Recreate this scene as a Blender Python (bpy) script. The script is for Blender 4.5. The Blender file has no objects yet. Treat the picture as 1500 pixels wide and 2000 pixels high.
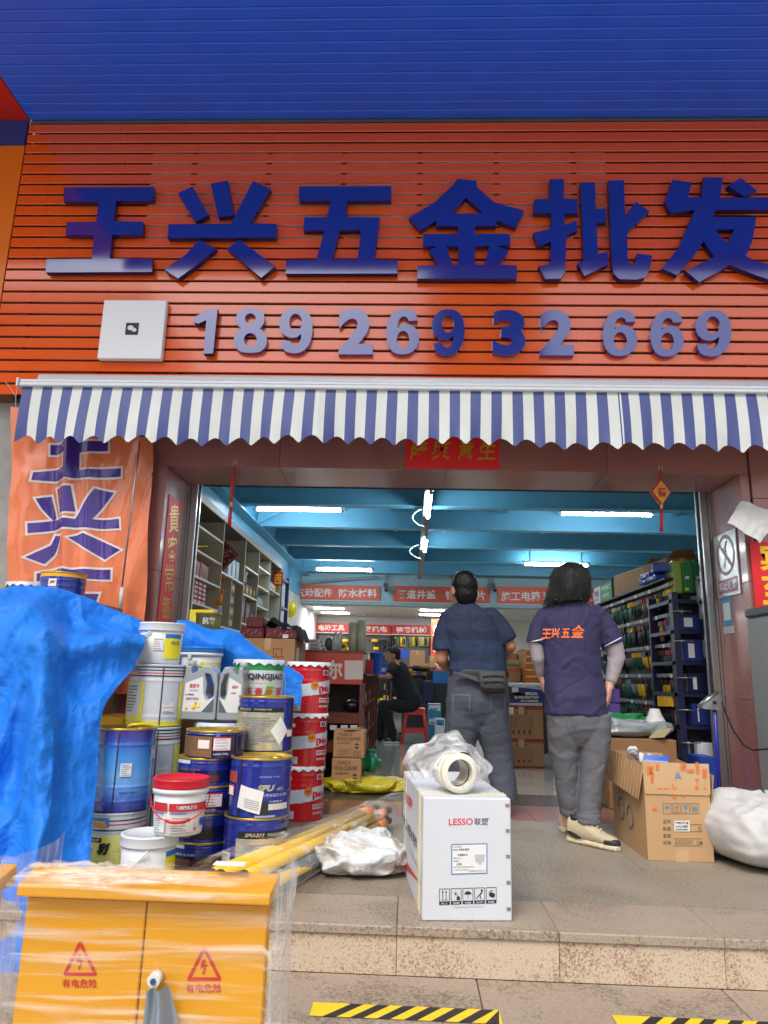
import bpy, bmesh, math, random
from mathutils import Vector, Matrix, noise, geometry
from mathutils.bvhtree import BVHTree
random.seed(11)
scene = bpy.context.scene
COL = scene.collection
# ------------------------------------------------------------------ camera
FPX = 1400.0
_p, _y, _r = math.radians(12.915), math.radians(2.27), math.radians(1.45)
CAM = Vector((0, -5.18, 0.92))
_fw = Vector((-math.sin(_y)*math.cos(_p), math.cos(_y)*math.cos(_p), math.sin(_p)))
_rt = Vector((math.cos(_y), math.sin(_y), 0)); _up = _rt.cross(_fw)
CA = math.cos(_r)*_rt + math.sin(_r)*_up
CB = -math.sin(_r)*_rt + math.cos(_r)*_up
cd = bpy.data.cameras.new("camera"); cam = bpy.data.objects.new("camera", cd); COL.objects.link(cam)
cd.sensor_fit = 'VERTICAL'; cd.sensor_height = 36; cd.sensor_width = 27; cd.lens = FPX/2000*36
cd.clip_start = 0.05; cd.clip_end = 2000
m = Matrix((CA, CB, -_fw)).transposed().to_4x4(); m.translation = CAM
cam.matrix_world = m
scene.camera = cam
# ------------------------------------------------------------------ light
world = bpy.data.worlds.new("World"); scene.world = world; world.use_nodes = True
nt = world.node_tree; bg = nt.nodes["Background"]
sky = nt.nodes.new("ShaderNodeTexSky"); sky.sky_type = 'NISHITA'; sky.sun_disc = False
SUN_EL, SUN_ROT = math.radians(52), math.radians(200)
sky.sun_elevation = SUN_EL; sky.sun_rotation = SUN_ROT; sky.dust_density = 4.0; sky.air_density = 1.0; sky.ozone_density = 1.0
hs = nt.nodes.new("ShaderNodeHueSaturation"); hs.inputs['Saturation'].default_value = 0.35
nt.links.new(sky.outputs[0], hs.inputs['Color']); nt.links.new(hs.outputs[0], bg.inputs[0])
bg.inputs[1].default_value = 0.15
sl = bpy.data.lights.new("sun", 'SUN'); so = bpy.data.objects.new("sun", sl); COL.objects.link(so)
sl.energy = 0.8; sl.angle = math.radians(25); sl.color = (1, .96, .9)
_sd = Vector((math.sin(SUN_ROT)*math.cos(SUN_EL), math.cos(SUN_ROT)*math.cos(SUN_EL), math.sin(SUN_EL)))
so.rotation_euler = (-_sd).to_track_quat('-Z', 'Y').to_euler()
scene.view_settings.view_transform = 'Standard'; scene.view_settings.look = 'None'
scene.view_settings.exposure = 0.68; scene.view_settings.gamma = 1
try: scene.view_settings.use_curve_mapping = False
except Exception: pass
# ------------------------------------------------------------------ pixel helpers (photo 1500x2000 -> a point on a real plane)
def ray(px, py): return CA*((px-750)/FPX) - CB*((py-1000)/FPX) + _fw
def PY(px, py, Y): d = ray(px, py); return CAM + d*((Y-CAM.y)/d.y)
def PZ(px, py, Z=0.0): d = ray(px, py); return CAM + d*((Z-CAM.z)/d.z)
def PX(px, py, X): d = ray(px, py); return CAM + d*((X-CAM.x)/d.x)
def depth(P): return (Vector(P)-CAM).dot(_fw)
def proj(P):
    v = Vector(P)-CAM; d = v.dot(_fw); return 750+FPX*v.dot(CA)/d, 1000-FPX*v.dot(CB)/d
# ------------------------------------------------------------------ materials
def lin(r, g, b):
    f = lambda c: (c/255/12.92) if c <= 10 else ((c/255+.055)/1.055)**2.4
    return (f(r), f(g), f(b), 1)
MATS = {}
def M(name, col, rough=.5, metal=0, var=0, vs=6, bump=0, bs=60, coat=0, emit=0, spec=.5, stretch=None, alpha=1, trans=0, sss=0):
    if name in MATS: return MATS[name]
    mt = bpy.data.materials.new(name); MATS[name] = mt; mt.use_nodes = True
    n = mt.node_tree.nodes; l = mt.node_tree.links; b = n["Principled BSDF"]
    if len(col) == 3: col = lin(*col)
    b.inputs['Base Color'].default_value = col; b.inputs['Roughness'].default_value = rough
    b.inputs['Metallic'].default_value = metal; b.inputs['Specular IOR Level'].default_value = spec
    b.inputs['Coat Weight'].default_value = coat; b.inputs['Coat Roughness'].default_value = .08
    if alpha < 1: b.inputs['Alpha'].default_value = alpha
    if trans: b.inputs['Transmission Weight'].default_value = trans
    if emit:
        b.inputs['Emission Color'].default_value = col; b.inputs['Emission Strength'].default_value = emit
    if var or bump:
        tc = n.new("ShaderNodeTexCoord"); src = tc.outputs['Object']
        if stretch:
            mp = n.new("ShaderNodeMapping"); mp.inputs['Scale'].default_value = stretch; l.new(src, mp.inputs[0]); src = mp.outputs[0]
    if var:
        nz = n.new("ShaderNodeTexNoise"); nz.inputs['Scale'].default_value = vs; nz.inputs['Detail'].default_value = 6; nz.inputs['Roughness'].default_value = .65
        l.new(src, nz.inputs['Vector'])
        rp = n.new("ShaderNodeMapRange"); rp.inputs[1].default_value = .25; rp.inputs[2].default_value = .75
        rp.inputs[3].default_value = 1-var; rp.inputs[4].default_value = 1+var*.6; l.new(nz.outputs[0], rp.inputs[0])
        hv = n.new("ShaderNodeHueSaturation"); hv.inputs['Color'].default_value = col; l.new(rp.outputs[0], hv.inputs['Value'])
        l.new(hv.outputs[0], b.inputs['Base Color'])
        rr = n.new("ShaderNodeMapRange"); rr.inputs[3].default_value = max(0, rough-.06); rr.inputs[4].default_value = min(1, rough+.1); l.new(nz.outputs[0], rr.inputs[0])
        l.new(rr.outputs[0], b.inputs['Roughness'])
    if bump:
        nb = n.new("ShaderNodeTexNoise"); nb.inputs['Scale'].default_value = bs; nb.inputs['Detail'].default_value = 5; l.new(src, nb.inputs['Vector'])
        bp = n.new("ShaderNodeBump"); bp.inputs['Strength'].default_value = bump; bp.inputs['Distance'].default_value = .01
        l.new(nb.outputs[0], bp.inputs['Height']); l.new(bp.outputs[0], b.inputs['Normal'])
    return mt
def ramp(n, stops):
    r = n.new("ShaderNodeValToRGB"); e = r.color_ramp.elements
    e[0].position, e[0].color = stops[0]; e[1].position, e[1].color = stops[-1]
    for p, c in stops[1:-1]:
        k = e.new(p); k.color = c
    return r
def granite(name, cols, scale=90, patch=3, rough=.4, coat=0, pmix=.5, vary=37):
    mt = bpy.data.materials.new(name); MATS[name] = mt; mt.use_nodes = True
    n = mt.node_tree.nodes; l = mt.node_tree.links; b = n["Principled BSDF"]
    tc = n.new("ShaderNodeTexCoord")
    geo = n.new("ShaderNodeNewGeometry")
    a = n.new("ShaderNodeTexNoise"); a.inputs['Scale'].default_value = scale; a.inputs['Detail'].default_value = 3; a.inputs['Roughness'].default_value = .7
    l.new(geo.outputs['Position'], a.inputs['Vector'])
    p = n.new("ShaderNodeTexNoise"); p.inputs['Scale'].default_value = patch; p.inputs['Detail'].default_value = 5; p.inputs['Distortion'].default_value = 1.2
    oi = n.new("ShaderNodeObjectInfo"); ad = n.new("ShaderNodeVectorMath"); ad.operation = 'ADD'
    cb = n.new("ShaderNodeCombineXYZ"); ml = n.new("ShaderNodeMath"); ml.operation = 'MULTIPLY'; ml.inputs[1].default_value = vary
    l.new(oi.outputs['Random'], ml.inputs[0]); l.new(ml.outputs[0], cb.inputs[0]); l.new(geo.outputs['Position'], ad.inputs[0]); l.new(cb.outputs[0], ad.inputs[1])
    l.new(ad.outputs[0], p.inputs['Vector'])
    mx = n.new("ShaderNodeMath"); mx.operation = 'MULTIPLY_ADD'; mx.inputs[1].default_value = pmix; 
    sb = n.new("ShaderNodeMath"); sb.operation = 'MULTIPLY_ADD'; sb.inputs[1].default_value = 1.0; sb.inputs[2].default_value = -.5*pmix
    l.new(a.outputs[0], sb.inputs[0]); l.new(p.outputs[0], mx.inputs[0]); l.new(sb.outputs[0], mx.inputs[2])
    r = ramp(n, cols); l.new(mx.outputs[0], r.inputs[0]); l.new(r.outputs[0], b.inputs['Base Color'])
    b.inputs['Roughness'].default_value = rough; b.inputs['Coat Weight'].default_value = coat; b.inputs['Coat Roughness'].default_value = .1
    return mt
def crinkle(mt, sc=8, st=.5, dist=.02, warp=.25):
    # sharp random creases as fine relief
    n = mt.node_tree.nodes; l = mt.node_tree.links; b = n["Principled BSDF"]
    tc = n.new("ShaderNodeTexCoord"); nz = n.new("ShaderNodeTexNoise"); nz.inputs['Scale'].default_value = sc*.6; nz.inputs['Detail'].default_value = 3
    mx = n.new("ShaderNodeVectorMath"); mx.operation = 'MULTIPLY_ADD'; mx.inputs[1].default_value = (warp, warp, warp)
    l.new(tc.outputs['Object'], nz.inputs['Vector']); l.new(nz.outputs['Color'], mx.inputs[0]); l.new(tc.outputs['Object'], mx.inputs[2])
    prev = b.inputs['Normal'].links[0].from_socket if b.inputs['Normal'].links else None
    for k, w in ((1, 1.0), (2.7, .6)):
        v = n.new("ShaderNodeTexVoronoi"); v.feature = 'DISTANCE_TO_EDGE'; v.inputs['Scale'].default_value = sc*k; l.new(mx.outputs[0], v.inputs['Vector'])
        bp = n.new("ShaderNodeBump"); bp.inputs['Strength'].default_value = st*w; bp.inputs['Distance'].default_value = dist; l.new(v.outputs['Distance'], bp.inputs['Height'])
        if prev is not None: l.new(prev, bp.inputs['Normal'])
        prev = bp.outputs[0]
    l.new(prev, b.inputs['Normal']); return mt
# ------------------------------------------------------------------ mesh builder (world coordinates)
WM = {}
class MB:
    def __init__(s): s.v = []; s.f = []; s.m = []; s.s = []
    def add(s, vs, fs, mi=0, smooth=False):
        o = len(s.v); s.v += [tuple(v) for v in vs]
        for f in fs: s.f.append(tuple(i+o for i in f)); s.m.append(mi); s.s.append(smooth)
        return s
    def box(s, x0, y0, z0, x1, y1, z1, mi=0, bev=0, T=None):
        x0, x1 = sorted((x0, x1)); y0, y1 = sorted((y0, y1)); z0, z1 = sorted((z0, z1))
        if bev <= 0:
            vs = [(x, y, z) for z in (z0, z1) for y in (y0, y1) for x in (x0, x1)]
            fs = [(0,2,3,1),(4,5,7,6),(0,1,5,4),(2,6,7,3),(0,4,6,2),(1,3,7,5)]
        else:
            b = min(bev, (x1-x0)*.45, (y1-y0)*.45, (z1-z0)*.45); vs = []; ix = {}
            for i in (0,1):
                for j in (0,1):
                    for k in (0,1):
                        X = (x0, x1)[i]; Y = (y0, y1)[j]; Z = (z0, z1)[k]
                        xi = X+(b if i == 0 else -b); yi = Y+(b if j == 0 else -b); zi = Z+(b if k == 0 else -b)
                        for a, q in enumerate(((X, yi, zi), (xi, Y, zi), (xi, yi, Z))): ix[i,j,k,a] = len(vs); vs.append(q)
            fs = []
            for i in (0,1): fs.append([ix[i,j,k,0] for j, k in ((0,0),(1,0),(1,1),(0,1))][::1 if i else -1])
            for j in (0,1): fs.append([ix[i,j,k,1] for i, k in ((0,0),(1,0),(1,1),(0,1))][::-1 if j else 1])
            for k in (0,1): fs.append([ix[i,j,k,2] for i, j in ((0,0),(1,0),(1,1),(0,1))][::1 if k else -1])
            for i in (0,1):
                for j in (0,1): fs.append([ix[i,j,0,0], ix[i,j,0,1], ix[i,j,1,1], ix[i,j,1,0]][::1 if i == j else -1])
            for i in (0,1):
                for k in (0,1): fs.append([ix[i,0,k,0], ix[i,0,k,2], ix[i,1,k,2], ix[i,1,k,0]][::-1 if i == k else 1])
            for j in (0,1):
                for k in (0,1): fs.append([ix[0,j,k,1], ix[0,j,k,2], ix[1,j,k,2], ix[1,j,k,1]][::1 if j == k else -1])
            for i in (0,1):
                for j in (0,1):
                    for k in (0,1): fs.append([ix[i,j,k,0], ix[i,j,k,1], ix[i,j,k,2]][::1 if (i+j+k) % 2 else -1])
        if T is not None: vs = [T @ Vector(v) for v in vs]
        return s.add(vs, fs, mi)
    def quad(s, a, b, c, d, mi=0): return s.add([a, b, c, d], [(0,1,2,3)], mi)
    def tube(s, pts, r, n=10, mi=0, caps=True, flat=1):
        pts = [Vector(p) for p in pts]; rs = r if isinstance(r, (list, tuple)) else [r]*len(pts)
        vs = []; fs = []; u = None
        for i, p in enumerate(pts):
            t = (pts[min(i+1, len(pts)-1)]-pts[max(i-1, 0)]).normalized()
            if u is None: u = t.orthogonal().normalized()
            u = (u - t*u.dot(t)).normalized(); w = t.cross(u)
            for k in range(n):
                a = 2*math.pi*k/n; vs.append(p + (u*math.cos(a)+w*math.sin(a)*flat)*rs[i])
        for i in range(len(pts)-1):
            for k in range(n):
                k2 = (k+1) % n; fs.append((i*n+k, i*n+k2, (i+1)*n+k2, (i+1)*n+k))
        s.add(vs, fs, mi, True)
        if caps:
            o = len(s.v)-len(vs)
            s.f.append(tuple(o+k for k in range(n))[::-1]); s.m.append(mi); s.s.append(False)
            e = o+(len(pts)-1)*n; s.f.append(tuple(e+k for k in range(n))); s.m.append(mi); s.s.append(False)
        return s
    def cyl(s, p0, p1, r0, r1=None, n=20, mi=0, caps=True): return s.tube([p0, p1], [r0, r0 if r1 is None else r1], n, mi, caps)
    def lathe(s, prof, c, n=40, T=None, scallop=None):
        # prof: list of (r, z, mi)  mi colours the band up to the next point
        vs = []; fs = []; c = Vector(c); np_ = len(prof)
        for i, q in enumerate(prof):
            for k in range(n):
                a = 2*math.pi*k/n; p = Vector((q[0]*math.cos(a), q[0]*math.sin(a), q[1]))
                if T is not None: p = T @ p
                vs.append(c+p)
        o = len(s.v); s.v += [tuple(v) for v in vs]
        for i in range(np_-1):
            for k in range(n):
                k2 = (k+1) % n; s.f.append((o+i*n+k, o+i*n+k2, o+(i+1)*n+k2, o+(i+1)*n+k)); s.m.append(prof[i][2]); s.s.append(True)
        return s
    def prism(s, polys, place, d, mi=0, mside=None):
        # polys: outer + holes in 2D; place(x, y, depth) -> world
        mside = mi if mside is None else mside
        allp = [p for pl in polys for p in pl]
        tris = geometry.tessellate_polygon([[Vector((x, y, 0)) for x, y in pl] for pl in polys])
        n = len(allp)
        s.add([place(x, y, 0) for x, y in allp], tris, mi)
        s.add([place(x, y, d) for x, y in allp], [t[::-1] for t in tris], mside)
        k = 0
        for pl in polys:
            L = len(pl); vs = [place(x, y, 0) for x, y in pl]+[place(x, y, d) for x, y in pl]
            s.add(vs, [(i, (i+1) % L, L+(i+1) % L, L+i) for i in range(L)], mside); k += L
        return s
    def grid(s, fn, nu, nv, mi=0, smooth=True):
        vs = [fn(i/nu, j/nv) for j in range(nv+1) for i in range(nu+1)]
        fs = [(j*(nu+1)+i, j*(nu+1)+i+1, (j+1)*(nu+1)+i+1, (j+1)*(nu+1)+i) for j in range(nv) for i in range(nu)]
        return s.add(vs, fs, mi, smooth)
    def sphere(s, c, r, nu=16, nv=10, mi=0, T=None):
        rx, ry, rz = (r, r, r) if not isinstance(r, (tuple, list)) else r
        c = Vector(c)
        def fn(u, v):
            a = u*2*math.pi; b = (v-.5)*math.pi*.9999
            p = Vector((rx*math.cos(a)*math.cos(b), ry*math.sin(a)*math.cos(b), rz*math.sin(b)))
            return c + (T @ p if T is not None else p)
        return s.grid(fn, nu, nv, mi)
    def text(s, body, place, bold=0.0, mi=0, fit=True, shear=0, space=1.0):
        # the glyphs' bounding box is mapped on the unit square, place(s, t) -> world
        vs, fs = glyphs(body, bold, shear, space)
        x0 = min(v[0] for v in vs); x1 = max(v[0] for v in vs); y0 = min(v[1] for v in vs); y1 = max(v[1] for v in vs)
        return s.add([place((x-x0)/(x1-x0), (y-y0)/(y1-y0)) for x, y in vs], fs, mi)
    def build(s, name, mats, parent=None, weld=False, recalc=True):
        me = bpy.data.meshes.new(name); vs = s.v
        if parent is not None:
            inv = WM[parent].inverted(); vs = [inv @ Vector(v) for v in vs]
        me.from_pydata([tuple(v) for v in vs], [], s.f)
        if not isinstance(mats, (list, tuple)): mats = [mats]
        for k in mats: me.materials.append(k)
        me.polygons.foreach_set('material_index', s.m); me.polygons.foreach_set('use_smooth', s.s)
        if weld or recalc:
            bm = bmesh.new(); bm.from_mesh(me)
            if weld: bmesh.ops.remove_doubles(bm, verts=bm.verts, dist=1e-5)
            if recalc: bmesh.ops.recalc_face_normals(bm, faces=bm.faces)
            bm.to_mesh(me); bm.free()
        o = bpy.data.objects.new(name, me); COL.objects.link(o); WM[o] = Matrix.Identity(4)
        if parent is not None: o.parent = parent; WM[o] = WM[parent]
        return o
_gl = {}
def glyphs(body, bold=0, shear=0, space=1.0):
    k = (body, bold, shear, space)
    if k not in _gl:
        c = bpy.data.curves.new("glyph", 'FONT'); c.body = body; c.size = 1; c.offset = bold; c.shear = shear; c.space_character = space
        c.resolution_u = 9 if len(body) == 1 and body.isdigit() else 3
        o = bpy.data.objects.new("glyph", c); COL.objects.link(o)
        me = bpy.data.meshes.new_from_object(o.evaluated_get(bpy.context.evaluated_depsgraph_get()))
        _gl[k] = ([(v.co.x, v.co.y) for v in me.vertices], [tuple(p.vertices) for p in me.polygons])
        bpy.data.objects.remove(o); bpy.data.curves.remove(c); bpy.data.meshes.remove(me)
    return _gl[k]
def rect(o, u, v):
    o, u, v = Vector(o), Vector(u), Vector(v); return lambda s, t: o+u*s+v*t
def pxrect(x0, y0, x1, y1, Y):     # photo rectangle on the plane Y (y1 is the lower edge)
    a, b, c, d = PY(x0, y1, Y), PY(x1, y1, Y), PY(x0, y0, Y), PY(x1, y0, Y)
    return lambda s, t: (a*(1-s)+b*s)*(1-t)+(c*(1-s)+d*s)*t
def tag(o, label=None, cat=None, group=None, kind=None):
    if label: o['label'] = label
    if cat: o['category'] = cat
    if group: o['group'] = group
    if kind: o['kind'] = kind
    return o
def thing(name, label, cat, loc=(0,0,0), group=None):
    o = bpy.data.objects.new(name, None); COL.objects.link(o); o.location = loc; o.empty_display_size = .1
    WM[o] = Matrix.Translation(Vector(loc)); return tag(o, label, cat, group)
def solo(mb, name, mats, label, cat, group=None):      # a thing that is one mesh
    return tag(mb.build(name, mats), label, cat, group)
def struct(mb, name, mats): return tag(mb.build(name, mats), kind='structure')
def copy_tree(o, off, label=None, group=None, rotz=0):
    kids = {}
    for k in bpy.data.objects:
        if k.parent is not None: kids.setdefault(k.parent, []).append(k)
    def rec(a, par):
        c = a.copy(); COL.objects.link(c)
        if par is not None: c.parent = par
        for ch in kids.get(a, []): rec(ch, c)
        return c
    r = rec(o, None); r.location = o.location + Vector(off); r.rotation_euler.z += rotz
    WM[r] = Matrix.Translation(Vector(off)) @ WM.get(o, Matrix.Identity(4))
    if label: r['label'] = label
    if group: r['group'] = group
    return r
def fbm(p, oct=4):
    a = 1; t = 0; p = Vector(p)
    for _ in range(oct): t += a*noise.noise(p); p = p*2.03; a *= .5
    return t
def crease(p):      # sharp folds
    return 1-abs(noise.noise(Vector(p)))*2
# ================================================================== SETTING
asphalt = M("road_concrete", (176,172,164), .9, var=.2, vs=1.5, bump=.3, bs=40)
struct(MB().grid(lambda u, v: (-150+300*u, -170+180*v, -.5), 12, 12, smooth=False), "ground", asphalt)
pink = granite("pink_granite", [(.28, lin(112,88,76)), (.38, lin(160,134,114)), (.47, lin(188,166,144)), (.58, lin(202,186,164)), (.72, lin(178,158,140))], 120, 2.4, .5, pmix=.5)
tread = granite("tread_granite", [(.28, lin(102,90,78)), (.42, lin(142,127,110)), (.55, lin(166,150,132)), (.7, lin(144,126,108))], 85, 2.6, .55, pmix=.6, vary=5)
greyg = granite("grey_granite", [(.28, lin(74,68,60)), (.42, lin(122,112,99)), (.55, lin(152,141,124)), (.72, lin(138,129,116))], 85, 1.6, .5, pmix=.4, vary=0)
n_ = greyg.node_tree.nodes; l_ = greyg.node_tree.links; b_ = n_["Principled BSDF"]; src_ = b_.inputs['Base Color'].links[0].from_socket
ge_ = n_.new("ShaderNodeNewGeometry"); mp_ = n_.new("ShaderNodeMapping"); mp_.inputs['Scale'].default_value = (2.2, 11, 1); mp_.inputs['Rotation'].default_value = (0, 0, -.1)
nz_ = n_.new("ShaderNodeTexNoise"); nz_.inputs['Scale'].default_value = 1.0; nz_.inputs['Detail'].default_value = 6; nz_.inputs['Roughness'].default_value = .7
mr_ = n_.new("ShaderNodeMapRange"); mr_.inputs[1].default_value = .64; mr_.inputs[2].default_value = .74; mr_.inputs[4].default_value = .45
mx_ = n_.new("ShaderNodeMix"); mx_.data_type = 'RGBA'; mx_.inputs['B'].default_value = lin(160,178,168)
l_.new(ge_.outputs['Position'], mp_.inputs[0]); l_.new(mp_.outputs[0], nz_.inputs['Vector']); l_.new(nz_.outputs[0], mr_.inputs[0]); l_.new(mr_.outputs[0], mx_.inputs['Factor']); l_.new(src_, mx_.inputs['A']); l_.new(mx_.outputs['Result'], b_.inputs['Base Color'])
brown = granite("brown_granite", [(.3, lin(92,54,50)), (.45, lin(142,90,84)), (.56, lin(164,108,100)), (.7, lin(196,148,138))], 150, 1.2, .28, coat=.35, pmix=.25)
darkg = granite("dark_granite", [(.3, lin(40,36,36)), (.5, lin(74,66,64)), (.7, lin(104,94,90))], 120, 2, .25, pmix=.3)
grout = M("joint_mortar", (128,120,108), .9, var=.2, vs=20)
platform = struct(MB().box(-6, -2.155, -.5, 6, .0, -.03), "platform", grout)
X0 = -.03
rnd = random.Random(5)
for k in range(-5, 6):      # nosing slabs, paving slabs, risers
    xa, xb = X0+.61*k+.0008, X0+.61*(k+1)-.0008
    MB().box(xa, -2.185, -.034, xb, -1.80, rnd.uniform(-.001, .001), bev=.004).build("nosing_slab", tread, platform)
    MB().box(xa, -2.172, -.172, xb, -2.15, -.034, bev=.002).build("riser_slab", pink, platform)
    for j, (ya, yb) in enumerate(((-1.7996, -1.2002), (-1.1998, -.6002), (-.5998, -.002))):
        MB().box(xa-.0005, ya, -.04, xb+.0005, yb, rnd.uniform(-.0003, .0003), bev=0).build("paving_slab", greyg, platform)
lower = struct(MB().box(-6, -2.55, -.5, 6, -2.15, -.205), "lower_step", grout)
for k in range(-4, 5):
    xa, xb = X0+.3+.9*k+.002, X0+.3+.9*(k+1)-.002
    MB().box(xa, -2.585, -.207, xb, -2.172, -.172, bev=.003).build("tread_slab", tread, lower)
    MB().box(xa, -2.57, -.342, xb, -2.545, -.207, bev=.002).build("riser_slab", pink, lower)
bottom = struct(MB().box(-6, -2.96, -.5, 6, -2.55, -.375), "bottom_step", grout)
for k in range(-4, 5):
    xa, xb = X0+.9*k+.002, X0+.9*(k+1)-.002
    MB().box(xa, -2.99, -.377, xb, -2.57, -.342, bev=.003).build("tread_slab", tread, bottom)
    MB().box(xa, -2.975, -.5, xb, -2.955, -.377, bev=.002).build("riser_slab", pink, bottom)
# threshold and shop floor
thr = struct(MB().box(-2.6, .0, -.3, 3.2, 1.13, -.03), "threshold", grout)
for k in range(-3, 3):
    MB().box(X0+.9*k+.002, .002, -.04, X0+.9*(k+1)-.002, .598, .0, bev=.002).build("threshold_slab", brown, thr)
    MB().box(X0+.9*k+.2, .602, -.04, X0+.9*(k+1)+.196, 1.128, .001, bev=.002).build("threshold_slab", darkg, thr)
tilem = M("polished_tile", (226,220,206), .10, var=.06, vs=3, coat=.8)
floor = struct(MB().box(-2.6, 1.13, -.3, 5.1, 12.2, -.012), "shop_floor", grout)
for i in range(-3, 7):
    for j in range(14):
        xa, ya = -.1+.8*i, 1.132+.8*j
        MB().box(xa+.001, ya+.001, -.03, min(xa+.799, 5.1), min(ya+.799, 12.2), 0).build("floor_tile", tilem, floor)
# ------------------------------------------------------------------ shop building
conc = M("grey_render", (158,156,152), .9, var=.3, vs=4, bump=.4, bs=30)
whitew = M("white_paint", (205,204,198), .8, var=.06, vs=3)
bluew = M("blue_paint", (92,162,190), .5, var=.12, vs=3)
bld = thing("shop_building", "shop building with brown granite door surround and grey rendered wall behind the signboard", "building", (0,0,0))
MB().box(-6, .02, -.5, -2.06, .5, 6.2).build("rendered_wall", conc, bld)
MB().box(-2.06, .06, 2.75, 6, .5, 6.2).build("upper_wall", conc, bld)
for xa, xb in ((-2.06, -1.01), (-1.007, .25), (.253, 1.45), (1.453, 2.477)):
    MB().box(xa, 0, 2.44, xb, .54, 2.97, bev=.002).build("lintel_slab", brown, bld)
for za, zb in ((0, .82), (.823, 1.64), (1.643, 2.437)):
    MB().box(-2.06, 0, za, -1.86, .54, zb, bev=.002).build("jamb_slab", brown, bld)
    MB().box(2.41, 0, za, 2.477, .54, zb, bev=.002).build("jamb_slab", brown, bld)
for za, zb in ((0, .75), (.753, 1.5), (1.503, 2.25), (2.253, 2.97)):
    MB().box(2.485, -.02, za, 3.6, .5, zb, bev=.002).build("pillar_slab", brown, bld)
steel = M("stainless_steel", (176,178,178), .28, metal=.9, bump=.05, bs=20)
galv = M("galvanised_steel", (150,152,152), .45, metal=.7, var=.15, vs=12)
for x in (-1.86, 2.41):
    sgn = 1 if x < 0 else -1
    g = MB()
    g.box(x, .545, 0, x+sgn*.02, .70, 2.5); g.box(x+sgn*.022, .545, 0, x+sgn*.075, .575, 2.5, bev=.004); g.box(x+sgn*.022, .64, 0, x+sgn*.075, .67, 2.5, bev=.004)
    g.build("shutter_rail", steel, bld)
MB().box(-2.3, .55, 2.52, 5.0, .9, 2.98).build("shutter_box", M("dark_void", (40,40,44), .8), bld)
# interior shell
iw = struct(MB().box(-2.3, .55, 0, -2.2, 12.2, 3.4), "left_wall", whitew)
struct(MB().box(5.0, .55, 0, 5.1, 12.2, 3.4), "right_wall", whitew)
MB().box(-2.199, .56, 2.42, -2.19, 9.1, 3.24).build("wall_panel", bluew, iw)
struct(MB().box(-2.3, 12.0, 0, 5.1, 12.2, 3.4), "back_wall", whitew)
# ------------------------------------------------------------------ blue beamed ceiling
ceil = thing("blue_steel_ceiling", "blue painted steel beam ceiling inside the shop above the light tubes", "ceiling", (0, 5, 3.2))
MB().box(-2.2, .55, 3.25, 5.0, 9.3, 3.3).build("deck", bluew, ceil)
beamY = (3.1, 4.4, 5.8, 7.2, 8.7)
for y in beamY+(1.75,):
    b = MB(); b.box(-2.2, y-.006, 2.9, 5.0, y+.006, 3.23, 0); b.box(-2.2, y-.07, 2.88, 5.0, y+.07, 2.898, 0); b.box(-2.2, y-.07, 3.232, 5.0, y+.07, 3.248)
    b.build("beam", bluew, ceil)
ys = [.6, 1.75]+list(beamY)
for a, c in zip(ys[:-1], ys[1:]):
    for x in (-1.75, -1.0, -.25, .5, 1.25, 2.0, 2.75, 3.5, 4.25):
        b = MB(); b.box(x-.004, a+.08, 3.12, x+.004, c-.08, 3.24); b.box(x-.03, a+.08, 3.11, x+.03, c-.08, 3.119); b.build("joist", bluew, ceil)
for x in (-2.12, 4.9):
    b = MB(); b.box(x-.08, .6, 2.86, x+.08, 9.2, 2.876); b.box(x-.006, .6, 2.88, x+.006, 9.2, 3.2); b.build("edge_beam", bluew, ceil)
for y in beamY:      # gusset plates
    for x, sgn in ((-2.1, 1), (4.85, -1)):
        b = MB(); b.prism([[(0, 0), (.35, 0), (0, -.18)]], lambda u, v, d, y=y, x=x, s=sgn: Vector((x+s*u, y-.1+d, 2.88+.2+v)), .01); b.build("gusset", bluew, ceil)
cg = M("conduit_grey", (120,124,124), .5)
cx = PY(826, 1060, 5.5).x
MB().box(cx-.045, 1.8, 2.82, cx+.045, 9.0, 2.868, bev=.004).build("cable_tray", cg, ceil)
loop = M("pale_cable", (170,196,180), .5)
for y, s in ((3.0, .13), (5.3, .16), (8.4, .16)):
    pts = [(cx-.04, y, 2.84)]+[(cx-.04-s*math.sin(t*math.pi), y-.02*t, 2.84-.25*t+.02) for t in [i/8 for i in range(1, 8)]]+[(cx-.03, y-.05, 2.6+.02)]
    MB().tube([Vector(p) for p in pts], .009, 6).build("cable_loop", loop, ceil)
wire = MB()
wire.tube([PY(765+i*6, 1147+8*math.sin(i*.5)+i*.6, 8.9) for i in range(18)], .012, 6)
wire.tube([PY(545, 1100, 8.0), PY(556, 1128, 8.4), PY(575, 1137, 8.6), PY(640, 1132, 8.8), PY(740, 1126, 8.8)], .012, 6)
wire.build("ceiling_cable", cg, ceil)
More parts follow.
